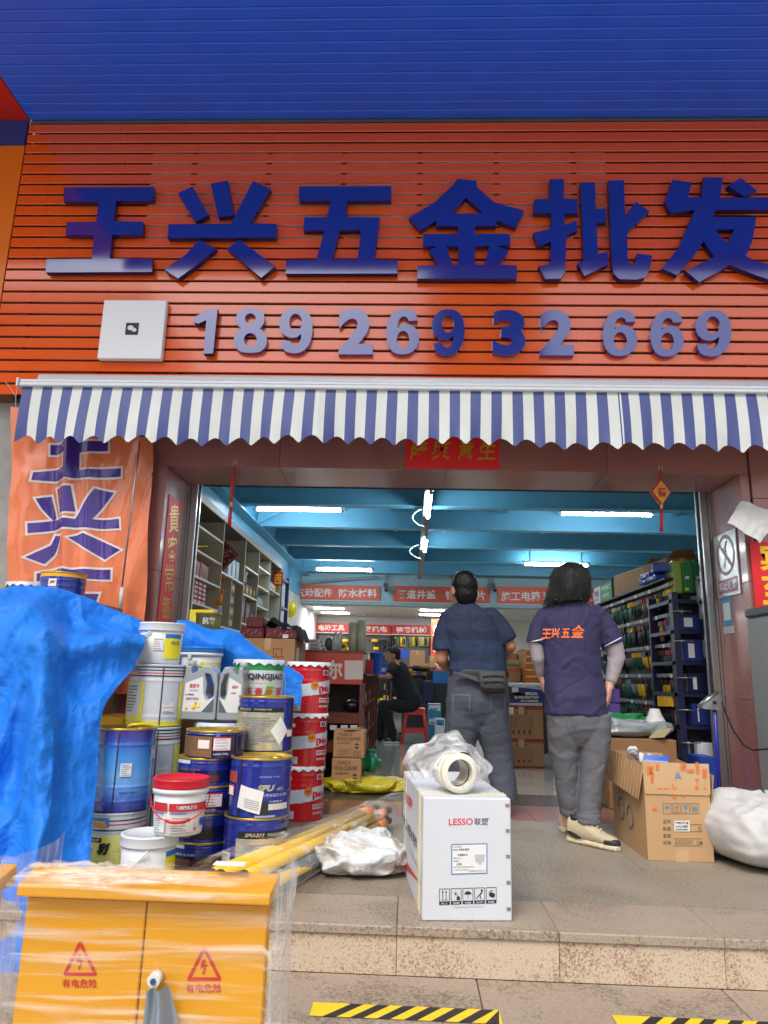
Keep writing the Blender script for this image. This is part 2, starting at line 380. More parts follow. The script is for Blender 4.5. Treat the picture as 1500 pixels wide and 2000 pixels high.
# light tubes
tubem = M("light_tube", (236,246,255), .4, emit=60)
capm = M("tube_cap", (190,200,205), .4)
def tube_light(a, b, label):
    a, b = Vector(a), Vector(b); t = thing("light_tube", label, "light tube", (a+b)/2, "glowing light tubes under the blue ceiling"); d = (b-a).normalized()
    MB().tube([a+d*.05, b-d*.05], .019, 10).build("tube", tubem, t)
    MB().tube([a, a+d*.05], .022, 8).build("end_cap", capm, t); MB().tube([b-d*.05, b], .022, 8).build("end_cap", capm, t)
    u = Vector((0,0,1)); w = d.cross(u)
    h = MB(); h.tube([a+u*.045, b+u*.045], .02, 4); h.build("batten", capm, t)
    for f in (.12, .88):
        q = a+(b-a)*f; MB().box(q.x-.012, q.y-.012, q.z+.05, q.x+.012, q.y+.012, 3.1).build("hanger", capm, t)
for (x0, y0, x1, y1, Y), lb in (((495,994,673,999,3.55), "long light tube at the left just inside the doorway"), ((1089,1003,1280,1008,3.35), "long light tube at the right beside the diamond ornament"),
        ((613,1112,731,1115,7.6), "light tube deep in the shop above the orange signs at left"), ((1019,1102,1153,1106,6.9), "light tube behind the head of the long haired person")):
    a = PY(x0, y0, Y); b = PY(x1, y1, Y); b.z = a.z; tube_light(a, b, lb)
for (px, ya, yb, z), lb in (((833, 2.05, 3.3, 2.80), "nearer light tube running lengthwise along the grey cable tray"), ((828, 4.6, 5.7, 2.80), "farther light tube running lengthwise along the grey cable tray")):
    x = PY(px, 1000, (ya+yb)/2).x; tube_light((x+.03, ya, z), (x+.03, yb, z), lb)
# ------------------------------------------------------------------ fascia and lower back ceiling
zf0, zf1 = PY(850, 1180, 9.1).z, PY(850, 1145, 9.1).z
struct(MB().box(-2.2, 9.16, zf0-.03, 5.0, 9.3, 3.25), "fascia_wall", M("pale_blue_paint", (150,182,190), .7, var=.08))
dc = thing("dropped_ceiling", "off white panelled dropped ceiling at the back of the shop", "ceiling", (0, 10.6, zf0-.03))
panelm = M("ceiling_panel_white", (188,186,178), .8, var=.05)
for i in range(12):
    for j in range(5):
        MB().box(-2.2+i*.6+.004, 9.3+j*.6+.004, zf0-.05, -2.2+(i+1)*.6-.004, 9.3+(j+1)*.6-.004, zf0-.03).build("ceiling_panel", panelm, dc)
MB().box(-2.2, 9.3, zf0-.028, 5.0, 12, zf0-.02).build("ceiling_grid", cg, dc)
ledm = M("ceiling_lamp_glow", (250,252,255), .4, emit=26)
zc = zf0-.052
for (x0, x1, y0, lb) in ((614, 670, 1187, "nearer of two bright panel lamps left in the dropped ceiling"), (629, 680, 1196, "farther of two bright panel lamps left in the dropped ceiling"), (821, 871, 1191, "nearer of two bright panel lamps in the dropped ceiling beside the striped shirt"), (820, 866, 1200, "farther of two bright panel lamps in the dropped ceiling beside the striped shirt")):
    p = PZ(x0, y0, zc); q = PZ(x1, y0, zc); t = thing("panel_lamp", lb, "ceiling lamp", ((p.x+q.x)/2, p.y, zc), "bright panel lamps in the dropped ceiling")
    MB().box(p.x, p.y-.12, zc-.012, q.x, p.y+.12, zc-.002).build("diffuser", ledm, t)
    MB().box(p.x-.02, p.y-.14, zc-.0015, q.x+.02, p.y+.14, zc+.001).build("frame", capm, t)
# ================================================================== CANOPY (soffit of boards)
blues = M("canopy_blue", (44,104,240), .36, var=.1, vs=2, bump=.06, bs=6)
zs = 5.42
can = thing("canopy", "wide blue boarded canopy jutting out over the orange signboard", "canopy", (0, -1, zs))
xl = PY(60, 247, -.1).x
for k in range(23):
    y1 = -.13-k*.093; b = MB(); b.box(xl+.004, y1-.088, zs, 7, y1, zs+.02, bev=.006); b.build("soffit_board", blues, can)
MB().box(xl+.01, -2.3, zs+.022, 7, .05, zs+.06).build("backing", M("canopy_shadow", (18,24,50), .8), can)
MB().box(xl, -2.34, zs-.12, 7, -2.30, zs+.6).build("front_fascia", M("signboard_orange", (214,84,30), .25), can)
MB().box(xl, -.118, zs-.02, 7, -.09, zs+.03).build("edge_channel", galv, can)
rail = MB()
for k in range(14): rail.box(-2.8+k*.45, -.115, zs-.012, -2.8+k*.45+.1, -.085, zs+.01)
rail.build("fixing_bracket", M("dark_bracket", (60,58,54), .6), can)
redp = M("neighbour_red", (200,38,22), .4)
nb = thing("neighbour_canopy", "red canopy soffit of the next shop at the upper left corner", "canopy", (xl-1, -1, zs))
MB().box(xl-4, -2.3, zs-.002, xl-.004, -.1, zs+.05).build("soffit_board", redp, nb)
oran2 = M("neighbour_orange", (232,120,30), .3, coat=.2)
nbs = thing("neighbour_signboard", "plain orange signboard with a blue top band left of the slatted sign", "signboard", (xl-1, -.1, 4))
zb_ = PY(30, 287, -.1).z
MB().box(xl-4, -.12, 2.93, xl-.012, -.04, zb_-.004).build("orange_panel", oran2, nbs)
MB().box(xl-4, -.14, zb_, xl-.010, -.04, zs-.01).build("blue_band", M("band_blue", (40,64,140), .4), nbs)
# ================================================================== SLATTED SIGN
orange = M("slat_orange", (238,92,18), .12, var=.05, vs=2, bump=.03, bs=2.5, coat=.8, spec=.6)
sign = thing("shop_sign", "orange slatted shop sign with big blue raised letters and phone number above the awning", "sign", (0, -.1, 4.1))
zt, zb0 = zs-.035, PY(0, 776, -.1).z
NS = 25; pitch = (zt-zb0)/NS
for k in range(NS):
    z1 = zt-k*pitch; z0 = z1-pitch+.0165; mb = MB()
    mb.box(xl, -.125, z0, 5.2, -.113, z1, bev=.004)
    mb.build("slat", orange, sign)
gb = M("sign_back_frame", (58,34,28), .8)
for k in range(12): MB().box(-3.1+k*.62, -.112, zb0, -3.1+k*.62+.04, -.06, zt).build("back_frame", gb, sign)
wp0, wp1 = PY(300, 300, -.1), PY(1190, 470, -.1)
MB().box(wp0.x, -.098, wp1.z, wp1.x, -.092, wp0.z).build("gap_light_panel", M("gap_light_white", (232,230,224), .6, var=.3, vs=1.2), sign)  # white sheet put in to imitate light in the gaps between slats
MB().box(xl, -.03, zb0, 5.2, .018, zt).build("back_sheet", M("sign_back_sheet", (120,80,64), .7, var=.4, vs=2), sign)
navy = M("letter_navy", (22,46,152), .08, var=.03, vs=3, bump=.012, bs=3, coat=1, spec=.9)
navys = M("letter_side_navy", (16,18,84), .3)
def zpl(ox, oy, Y):     # zoom-crop coordinates -> world, depth pushes back
    def f(x, y, d): p = PY(ox+x/2, oy+y/2, Y); p.y += d; return p
    return f
L3, L4 = zpl(0, 300, -.19), zpl(750, 300, -.19)
def char(polysets, pl):
    mb = MB()
    for ps in polysets: mb.prism(ps, pl, .05, 0, 1)
    mb.build("letter", [navy, navys], sign)
char([[[(248,132),(600,130),(598,183),(452,185),(445,265),(558,265),(556,316),(438,318),(428,410),(595,410),(594,462),(178,464),(182,412),(358,411),(368,318),(257,318),(260,267),(376,266),(385,187),(249,187)]]], L3)
char([[[(694,155),(752,128),(815,240),(764,266)]], [[(823,117),(890,105),(913,240),(852,248)]],
      [[(658,276),(902,273),(988,107),(1058,138),(976,272),(1080,274),(1079,328),(655,330)]],
      [[(776,338),(845,370),(775,430),(695,488),(642,452),(725,395)]], [[(936,337),(1075,440),(1020,485),(886,370)]]], L3)
char([[[(1168,128),(1528,127),(1527,183),(1358,184),(1348,248),(1483,248),(1462,414),(1553,414),(1552,468),(1116,469),(1117,415),(1236,414),(1268,300),(1185,300),(1188,249),(1277,248),(1292,184),(1168,184)], [(1326,300),(1410,298),(1398,412),(1298,412)]]], L3)
char([[[(287,98),(362,106),(362,130),(430,190),(547,222),(515,288),(440,262),(438,282),(355,283),(355,313),(493,313),(493,358),(440,360),(487,378),(452,434),(520,437),(518,488),(130,488),(131,438),(212,436),(175,378),(207,362),(152,362),(154,314),(290,313),(290,283),(205,283),(204,262),(142,300),(97,250),(195,192),(265,128)],
      [(320,172),(390,233),(262,235)], [(243,362),(291,362),(291,434),(268,434)], [(355,362),(412,360),(392,434),(355,434)]]], L4)
char([[[(648,100),(703,99),(702,176),(756,177),(756,232),(704,234),(706,278),(752,260),(756,300),(712,318),(708,460),(690,488),(630,490),(604,440),(650,432),(652,345),(602,362),(583,310),(652,293),(653,232),(585,232),(588,178),(648,177)]],
      [[(767,113),(824,112),(828,216),(868,214),(868,268),(830,270),(836,392),(874,383),(876,432),(783,478),(756,428),(780,415)]],
      [[(877,105),(938,104),(942,245),(985,188),(1037,225),(960,298),(950,306),(952,420),(965,432),(980,428),(988,390),(1048,398),(1040,450),(1020,484),(985,492),(920,490),(898,470),(890,430)]]], L4)
char([[[(1127,102),(1202,112),(1188,170),(1240,170),(1250,92),(1325,94),(1312,172),(1560,170),(1560,218),(1295,220),(1285,247),(1455,247),(1440,340),(1412,400),(1460,422),(1560,440),(1535,500),(1500,490),(1440,470),(1352,435),(1232,502),(1178,458),(1292,402),(1248,342),(1210,400),(1145,475),(1085,448),(1150,370),(1215,220),(1120,232),(1098,188)], [(1293,297),(1370,296),(1340,350)]],
      [[(1395,95),(1457,145),(1408,167),(1343,125)]]], L4)
six = [(.95,.74),(.90,.88),(.78,.965),(.55,1.0),(.33,.965),(.15,.85),(.05,.68),(.01,.48),(.035,.28),(.13,.11),(.30,.02),(.50,0),(.72,.03),(.89,.13),(.975,.25),(.99,.36),(.96,.48),(.86,.59),(.72,.65),(.58,.66),(.45,.64),(.34,.575),(.355,.69),(.42,.79),(.52,.83),(.60,.82),(.655,.78),(.67,.73)]
smooth6 = []
for i in range(len(six)):      # rounded through its points, corners kept at the terminal and the crotch
    p0, p1, p2, p3 = six[i-1], six[i], six[(i+1) % len(six)], six[(i+2) % len(six)]
    smooth6.append(p1)
    if i in (27, 21, 20): continue
    if i in (0, 22): p0 = p1
    if i == 26: p3 = p2
    for t in (.25, .5, .75): smooth6.append(tuple(.5*((2*b)+(-a+c)*t+(2*a-5*b+4*c-d)*t*t+(-a+3*b-3*c+d)*t**3) for a, b, c, d in zip(p0, p1, p2, p3)))
char([[[(757,660),(757,640),(815,607),(850,606),(832,780),(795,782),(806,650),(775,664)]]], L3)
for ch, (x0, y0, x1, y1) in zip("8926932669", ((456,601,522,689),(545,601,611,690),(661,602,728,692),(754,603,819,692),(843,604,908,694),(962,605,1026,694),(1054,605,1121,694),(1177,605,1245,695),(1270,606,1336,696),(1358,606,1429,696))):
    pl = pxrect(x0, y0, x1, y1, -.17)
    if ch in "69":
        fl = (lambda x, y: (x, y)) if ch == "6" else (lambda x, y: (1-x, 1-y))
        out = [fl(*q) for q in smooth6]; hole = [fl(.51+.19*math.cos(a*.2618), .322+.19*math.sin(a*.2618)) for a in range(24)]
        MB().prism([out, hole], lambda x, y, d, pl=pl: pl(x, y)+Vector((0, d, 0)), .04).build("digit", navy, sign); continue
    if ch == "8":
        half = [(.5,1),(.66,.988),(.80,.94),(.895,.86),(.925,.76),(.90,.655),(.84,.58),(.775,.538),(.86,.495),(.95,.42),(.995,.31),(.985,.20),(.92,.10),(.80,.03),(.66,.005),(.5,0)]
        out = half+[(1-x, y) for x, y in half[-2:0:-1]]; el = lambda cy, rx, ry: [(.5+rx*math.cos(a*.2618), cy+ry*math.sin(a*.2618)) for a in range(24)]
        MB().prism([out, el(.285, .19, .150), el(.758, .160, .118)], lambda x, y, d, pl=pl: pl(x, y)+Vector((0, d, 0)), .04).build("digit", navy, sign); continue
    vs, fs = glyphs(ch, .04, 0)
    bm = bmesh.new(); xs = [v[0] for v in vs]; ysx = [v[1] for v in vs]
    bvs = [bm.verts.new(pl((x-min(xs))/(max(xs)-min(xs)), (y-min(ysx))/(max(ysx)-min(ysx)))) for x, y in vs]
    for f in fs:
        try: bm.faces.new([bvs[i] for i in f])
        except ValueError: pass
    bmesh.ops.remove_doubles(bm, verts=bm.verts, dist=1e-5)
    r = bmesh.ops.extrude_face_region(bm, geom=list(bm.faces))
    for v in r['geom']:
        if isinstance(v, bmesh.types.BMVert): v.co.y += .04
    bm.verts.index_update(); mb = MB(); mb.add([v.co.copy() for v in bm.verts], [tuple(v.index for v in f.verts) for f in bm.faces])
    mb.build("digit", navy, sign); bm.free()
# board left of the number (its code is left blank, the small emblem stays)
bd = thing("white_board", "square white board with a small dark emblem left of the phone number on the slats", "notice board", tuple(PY(258, 645, -.14)))
whiteb = M("board_white", (236,240,244), .3)
p = [PY(205, 588, -.17), PY(325, 589, -.17), PY(318, 703, -.17), PY(192, 701, -.17)]
mb = MB(); w = [(q.x, q.z) for q in p]
x0_, x1_, z0_, z1_ = (w[0][0]+w[3][0])/2, (w[1][0]+w[2][0])/2, w[2][1], w[0][1]
mb.box(x0_, -.19, z0_, x1_, -.135, z1_, bev=.005); mb.build("panel", whiteb, bd)
blk = M("print_black", (34,34,38), .5); wht = M("print_white", (232,232,232), .5)
MB().box((x0_+x1_)/2-.05, -.193, (z0_+z1_)/2-.05, (x0_+x1_)/2+.05, -.1905, (z0_+z1_)/2+.05).build("emblem", blk, bd)
e = MB()
for dx, dz, r in ((-.012, .008, .024), (.018, -.01, .019)):
    e.prism([[(math.cos(a*.314)*r, math.sin(a*.314)*r*.85) for a in range(20)]], lambda x, y, d, dx=dx, dz=dz: Vector(((x0_+x1_)/2+dx+x, -.1945+d-dx*.05, (z0_+z1_)/2+dz+y)), .0015)
e.build("speech_bubble", wht, bd)
# ================================================================== AWNING
awn = thing("awning", "blue and white striped awning with scalloped valance over the shop doorway", "awning", (0, -.4, 2.9))
afw = M("awning_white", (212,216,212), .6, var=.12, vs=2.5, bump=.1, bs=12); afb = M("awning_blue", (70,82,140), .5, var=.08, vs=5, bump=.1, bs=12)
alu = M("rail_white", (214,218,222), .3)
AX0, AX1, SP = PY(48, 757, -.42).x, 3.6, .0730
za1 = PY(60, 757, -.42).z
stripe = 0
def aw_pt(x, t):      # t 0 at the rail .. 1 at the hem
    k = x-AX0; sc = 1-math.sqrt(math.sin(k/.168*math.pi+.25*math.sin(k*2.3))**2+.02)
    L = .364+.068*sc+.012*math.sin(k*1.7)+.008*math.sin(k*5.1)
    wv = .016*math.sin(k*5.3+1)*t+.012*math.sin(k*11.7)*t*t+.01*math.sin(k*37)*t**3
    return Vector((x-.004*t+.004*math.sin(k*9)*t, -.44-.022*math.sin(t*1.9)+wv, za1-L*t))
seams = [AX0, PY(621, 800, -.44).x, PY(1212, 800, -.44).x, AX1]
for sgm in range(3):
    mb = MB(); x = seams[sgm]
    while x < seams[sgm+1]-1e-4:
        k = math.floor((x-AX0)/SP+1e-6); xe = min(AX0+(k+1)*SP, seams[sgm+1])
        sx, ex = x, xe
        mb.grid(lambda u, v, sx=sx, ex=ex: aw_pt(sx+(ex-sx)*u, v), 5, 14, mi=(k+1) % 2)
        x = xe
    mb.build("valance", [afw, afb], awn, weld=True)
    if sgm: MB().grid(lambda u, v: aw_pt(seams[sgm]+(u-.5)*.012, v)+Vector((0, -.003, 0)), 2, 14).build("seam_tape", alu, awn)
mb = MB(); x = AX0
while x < AX1-1e-4:
    k = math.floor((x-AX0)/SP+1e-6); xe = min(AX0+(k+1)*SP, AX1)
    mb.add([(x, -.42, za1+.045), (xe, -.42, za1+.045), (xe, -.17, za1+.14), (x, -.17, za1+.14)], [(0,1,2,3)], (k+1) % 2); x = xe
mb.build("roof_fabric", [afw, afb], awn)
rb = MB(); rb.box(AX0-.02, -.47, za1-.004, AX1, -.41, za1+.024, bev=.006); rb.box(AX0-.02, -.462, za1+.026, AX1, -.42, za1+.05, bev=.006); rb.build("front_rail", alu, awn)
MB().tube([(AX0-.03, -.17, za1+.16), (AX1, -.17, za1+.16)], .05, 14).build("roller", alu, awn)
for x in (AX0+.12, 2.3):
    MB().tube([(x, -.02, za1+.02), (x+.15, -.2, za1+.01), (x+.06, -.41, za1+.01)], .018, 8).build("folding_arm", alu, awn)
MB().box(AX0-.035, -.48, za1-.01, AX0-.021, -.40, za1+.055, bev=.003).build("end_cap", alu, awn)
cname = ['black', 'black', 'dark grey', 'teal green', 'steel', 'yellow', 'brown', 'clear packed', 'red']
ordw = 'first second third fourth fifth sixth seventh eighth ninth tenth eleventh twelfth thirteenth fourteenth fifteenth sixteenth seventeenth eighteenth nineteenth twentieth'.split()+['last']*20
# ================================================================== INSIDE THE SHOP
kraft = M("kraft_card", (168,128,88), .75, var=.12, vs=5, bump=.08, bs=30); kraft2 = M("kraft_card_dark", (146,108,72), .75, var=.14, vs=5)
tapem = M("packing_tape", (196,160,116), .25, var=.05, coat=.3); inkb = M("carton_ink", (66,48,36), .7); inkr = M("carton_red_ink", (150,52,40), .7)
maroon = M("maroon_card", (104,28,34), .45, var=.1); redc = M("red_card", (186,40,40), .45, var=.08); pinkc = M("rose_card", (188,84,84), .5, var=.05)
whitec = M("white_card", (214,216,216), .5, var=.04); bluec = M("blue_card", (36,74,170), .45); greenc = M("green_card", (28,120,66), .45); purplec = M("purple_card", (92,70,150), .45)
yellowc = M("yellow_card", (232,204,30), .4); blackc = M("black_plastic", (24,24,26), .4); goldc = M("gold_print", (196,150,56), .4); orangec = M("orange_card", (226,120,30), .5)
greyc = M("grey_plastic", (120,122,122), .5); darkgreen = M("dark_green", (18,80,56), .5); clear = M("clear_blister", (190,200,200), .15, coat=.4, alpha=.75)
laminate = M("shelf_laminate", (178,172,148), .5, var=.06, vs=4, bump=.03, bs=60, stretch=(1,1,6)); edge = M("shelf_edge", (214,210,194), .4)
def px_of(zx, zy): return 360+zx/5.357, 950+zy/5.357
SX = -1.8
def sh(zx, zy): px, py = px_of(zx, zy); p = PX(px, py, SX); return p.y, p.z
shelf = thing("display_shelving", "tall pale wooden display shelving along the left wall of the shop", "shelving", (-2, 3, 0))
div = [sh(105, 700)[0], sh(405, 700)[0], sh(630, 900)[0], sh(780, 900)[0], sh(895, 1000)[0], sh(1005, 1100)[0]]
div[0] = min(div[0], .74)
for d in div: MB().box(-2.19, d-.011, 0, SX, d+.011, 2.33, bev=.002).build("side_panel", laminate, shelf)
MB().box(-2.197, div[0], 0, -2.192, div[-1], 2.33).build("back_panel", laminate, shelf)
MB().box(-2.19, div[0]-.01, 2.332, SX+.01, div[-1]+.012, 2.40, bev=.003).build("top_board", M("shelf_top_dark", (108,100,84), .5), shelf)
levels = {0: [2.14, 1.93, 1.71, 1.49, 1.15, .6], 1: [sh(385,880)[1], sh(380,1455)[1], .55], 2: [sh(625,815)[1], sh(605,1105)[1], sh(585,1415)[1], .5], 3: [sh(780,825)[1], sh(760,1020)[1], sh(745,1225)[1], .9, .4], 4: [sh(885,1055)[1], 1.5, 1.1, .5]}
for b, zsx in levels.items():
    for z in zsx: MB().box(-2.19, div[b]+.012, z-.02, SX-.003, div[b+1]-.012, z, bev=.002).build("shelf_board", edge, shelf)
dm = (div[1]+.3*(div[2]-div[1]))
md = sh(495, 1100)[0]; MB().box(-2.19, md-.009, levels[1][1], SX-.004, md+.009, levels[1][0]-.02).build("side_panel", laminate, shelf)
def item(name, label, cat, y0, y1, z, h, mat, x0=-2.12, x1=-1.83, group=None, pr=None, tilt=0):
    t = thing(name, label, cat, ((x0+x1)/2, (y0+y1)/2, z), group)
    T = Matrix.Translation((x1, y0, z)) @ Matrix.Rotation(tilt, 4, 'X') @ Matrix.Translation((-x1, -y0, -z)) if tilt else None
    MB().box(x0, y0, z+.001, x1, y1, z+h, bev=.004, T=T).build("box_body", mat, t)
    if pr is not None:
        b = MB(); b.box(x1+.0005, y0+.18*(y1-y0), z+.25*h, x1+.002, y1-.18*(y1-y0), z+.75*h, T=T); b.build("front_print", pr, t)
        b = MB(); b.box(x0+.2*(x1-x0), y0-.002, z+.3*h, x1-.2*(x1-x0), y0-.0005, z+.75*h, T=T); b.build("side_print", pr, t)
    return t
d0, d1, d2, d3, d4, d5 = div
item("flat_pack", "yellow and black flat pack leaning on the shelf second from the top nearest the door", "pack", d0+.04, d0+.5, 1.93, .012, yellowc, tilt=.2)
item("gift_box", "left of two rose red boxes with a handle cutout on the shelf nearest the door", "box", d0+.03, d0+.28, 1.71, .155, pinkc, pr=maroon, tilt=-.08)
item("gift_box", "right of two rose red boxes with a handle cutout on the shelf nearest the door", "box", d0+.31, d0+.55, 1.71, .15, pinkc, pr=maroon, tilt=-.08)
for r_ in range(5):
    for c_ in range(4):
        item("small_carton", "small red and white box, "+('bottom','second','third','fourth','top')[r_]+" layer, "+('first','second','third','last')[c_]+" from the door", "box", d0+.04+c_*.125, d0+.04+c_*.125+.121, 1.49+r_*.039, .037, redc, group="small red and white boxes piled on the shelf", pr=whitec)
for k in range(3):
    t = thing("tin_can", "small metal tin on the low shelf behind the yellow pack", "tin", (-1.9, d0+.5+k*.11, 1.15), "tins on the low shelf")
    MB().lathe([(0,0,0),(.045,0,0),(.045,.1,0),(.042,.105,0),(0,.105,0)], (-1.9, d0+.5+k*.11, 1.151), 16).build("can_body", galv, t)
    MB().lathe([(.0455,.02,0),(.0455,.08,0)], (-1.9, d0+.5+k*.11, 1.151), 16).build("paper_band", darkgreen if k else whitec, t)
for k in range(3):
    item("slim_box", "white and pale blue slim box standing behind the maroon diamond ornament", "box", md-.1+k*.17, md+.04+k*.17, levels[1][0], .2, M("pale_blue_card", (168,196,214), .4), group="white and blue slim boxes on the second shelf bay", pr=whitec)
for k in range(4):
    item("tall_dark_box", "black and gold box in the tall dark column of the second shelf bay", "box", md+.02, md+.26, levels[1][1]+k*.118, .115, blackc, group="black and gold boxes stacked in a column", pr=goldc)
item("white_gadget_box", "white box with a blue base below the orange tassel in the second bay", "box", d1+.06, d1+.22, levels[1][1], .24, whitec, pr=bluec)
item("dark_box", "black box on top of the dark boxes in the middle shelf bay", "box", d2+.05, d2+.27, levels[2][1]+.13, .17, blackc, pr=darkgreen)
for k in range(4): item("dark_box", "black box with a gold mark in the row on the middle shelf bay", "box", d2+.03+k*.19, d2+.20+k*.19, levels[2][1], .127, blackc, group="dark boxes in a row in the middle bay", pr=goldc)
for k in range(3): item("dark_tool_case", "dark tool case on the lower board of the middle shelf bay", "tool case", d2+.05+k*.25, d2+.26+k*.25, levels[2][2], (.3, .24, .17)[k], (maroon, blackc, blackc)[k], group="dark tool cases in the middle bay", pr=greyc)
rnd = random.Random(3)
def small_goods(y0, y1, z, n, lab, grp, x=-1.9):
    for k in range(n):
        y = y0+(k+.5)*(y1-y0)/n; h = rnd.uniform(.07, .15); r = min(.045, (y1-y0)/n*.45)
        t = thing("jar", lab, "jar", (x, y, z), grp)
        MB().lathe([(0,0,0),(r,0,0),(r,h*.8,0),(r*.6,h*.86,0),(r*.6,h*.9,0)], (x, y, z+.001), 12).build("jar_body", rnd.choice((whitec, clear, yellowc, clear)), t)
        MB().lathe([(r*.65,h*.86,0),(r*.65,h,0),(0,h,0)], (x, y, z+.001), 12).build("lid", rnd.choice((whitec, goldc, bluec)), t)
small_goods(d3+.03, d4-.03, levels[3][2], 7, "white or clear jar on the shelf of the fourth bay", "jars on the fourth bay shelf")
small_goods(d3+.03, d4-.03, levels[3][2]-.29, 6, "white or clear jar on the low board of the fourth bay", "jars on the fourth bay low board")
MB().box(-2.19, d3+.012, levels[3][2]-.31, SX-.003, d4-.012, levels[3][2]-.29).build("shelf_board", edge, shelf)
small_goods(d4+.03, d5-.03, levels[4][0], 6, "white or clear jar on the upper shelf of the last bay", "jars on the last bay upper shelf")
small_goods(d4+.03, d5-.03, 1.5, 6, "white or clear jar on the lower shelf of the last bay", "jars on the last bay lower shelf")
# far blue steel rack behind the shelving
rk = thing("blue_steel_rack", "dark blue steel rack beyond the wooden shelving at the far left", "rack", (-2, 7, 0)); bst = M("blue_steel", (28,44,104), .4)
yr0, yr1 = d5+.08, PX(561, 1200, -1.8).y
for y in (yr0, yr1):
    for x in (-2.15, -1.82): MB().box(x-.025, y-.025, 0, x+.025, y+.025, 2.3).build("upright", bst, rk)
for z in (.5, 1.0, 1.45, 1.85, 2.25): MB().box(-2.17, yr0, z-.03, -1.8, yr1, z).build("rack_shelf", bst, rk)
for z in (1.0, 1.45, 1.85): small_goods(yr0+.05, yr1-.05, z, 7, "white or yellow jar on the dark blue steel rack", "jars on the blue steel rack")
t = thing("yellow_hard_hat", "round yellow hat hanging at the end of the blue steel rack", "hard hat", tuple(PY(567, 1190, 7.9)))
MB().sphere(PY(567, 1190, 7.9), (.12, .1, .15), 14, 10).build("shell", yellowc, t)
# maroon diamond ornament and tassels by the shelves
silk = M("red_silk", (176,24,30), .5, var=.15, vs=30); gold = M("gold_trim", (214,160,50), .4); osilk = M("orange_silk", (232,130,30), .5)
def diamond(t, c, w, h, mats, Y, thick=.012):
    f = lambda x, y, d: Vector((c.x+x*w, Y+d, c.z+y*h))
    MB().prism([[(1,0),(0,1),(-1,0),(0,-1)]], f, thick).build("diamond_panel", mats[0], t)
    b = MB(); 
    outer, inner = [(1,0),(0,1),(-1,0),(0,-1)], [(.86,0),(0,.86),(-.86,0),(0,-.86)]
    b.prism([outer, inner], lambda x, y, d: Vector((c.x+x*w*.98, Y-.004+d, c.z+y*h*.98)), .003); b.build("border", mats[1], t)
c = PY(436, 1083, d1+.14)
t = thing("wall_ornament", "maroon diamond shaped hanging ornament with gold specks in front of the left shelves", "ornament", tuple(c))
w = abs(PY(468, 1083, d1+.14).x-c.x); h = PY(436, 1051, d1+.14).z-c.z
diamond(t, c, w, h, (maroon, M("dull_gold_trim", (150,90,60), .5)), d1+.14)
b = MB()
for k in range(26):
    u, v = rnd.uniform(0, .7), rnd.uniform(-.6, .3)
    if abs(u)+abs(v) < .8:
        q = Vector((c.x+u*w, d1+.14-.006, c.z+v*h)); b.box(q.x-.008, q.y-.002, q.z-.006, q.x+.008, q.y+.001, q.z+.006)
b.build("sequins", tag(M("sequin", (220,150,140), .3), None) if False else M("sequin", (220,150,140), .3), t)["kind"] = "stuff"
q = PY(436, 1112, d1+.14); MB().tube([q, q-Vector((.02,0,.14))], [.016,.02], 8).build("tassel", silk, t)
q = PY(430, 1150, d1+.02)
t = thing("orange_tassel", "orange tassel with a bead hanging below the maroon diamond ornament", "ornament", tuple(q))
MB().tube([q+Vector((0,0,.12)), q], .006, 6).build("cord", silk, t); MB().box(q.x-.04, q.y-.01, q.z-.05, q.x+.04, q.y+.01, q.z+.0, bev=.01).build("knot", osilk, t)
MB().tube([q-Vector((0,0,.05)), q-Vector((.01,0,.16))], [.03,.038], 8).build("fringe", osilk, t)
q = PY(543, 1130, d5-.12)
t = thing("lucky_ornament", "red and gold lucky character ornament hanging on the last shelf upright", "ornament", tuple(q))
MB().box(q.x-.07, q.y-.006, q.z-.1, q.x+.07, q.y+.006, q.z+.1, bev=.005).build("plaque", silk, t)
MB().text("吉", rect(q+Vector((-.055,-.009,-.08)), (.11,0,0), (0,0,.16)), .03).build("lettering", gold, t)
# ---- stack of cartons at the left, dark red boxes, black cloth
def carton(name, label, cat, x0, y0, z0, x1, y1, z1, mat=kraft, group=None, tape=True, rot=0):
    t = thing(name, label, cat, ((x0+x1)/2, (y0+y1)/2, z0), group)
    c_ = Vector(((x0+x1)/2, (y0+y1)/2, 0)); T = Matrix.Translation(c_) @ Matrix.Rotation(rot, 4, 'Z') @ Matrix.Translation(-c_) if rot else None
    MB().box(x0, y0, z0+.001, x1, y1, z1-.002, bev=.006, T=T).build("box_body", mat, t)
    if tape:
        xm = (x0+x1)/2; MB().box(xm-.025, y0-.0015, z1-.09, xm+.025, y1+.0015, z1-.0005, T=T).build("packing_tape", tapem, t)
    return t
t = carton("large_carton", "large brown carton carrying dark red boxes at the left of the shop", "carton", PY(470,1250,.6).x, .6, .72, PY(577,1250,.6).x, 1.2, PY(540,1247,.6).z)
fr = pxrect(495, 1270, 560, 1290, .597)
MB().text("防水", pxrect(497, 1272, 512, 1284, .5975), .01).build("lettering", inkr, t)
b = MB()
pr_ = pxrect(533, 1266, 551, 1284, .5975)
for s0, s1, t0, t1 in ((0,.1,.2,1),(.9,1,.2,1),(.1,.9,.9,1),(-.2,1.2,0,.1),(.3,.4,.1,.5)): b.quad(pr_(s0,t0), pr_(s1,t0), pr_(s1,t1), pr_(s0,t1))
b.build("handling_mark", inkr, t)
carton("large_carton", "lower brown carton under the one carrying dark red boxes", "carton", PY(470,1250,.6).x+.02, .58, 0, PY(577,1250,.6).x+.01, 1.22, .72)
lab = pxrect(579, 1255, 586, 1272, .9)
xr = PY(577,1250,.6).x
b = MB(); b.box(xr+.0005, .68, 1.0, xr+.002, .80, 1.13); b.build("paper_label", whitec, t)
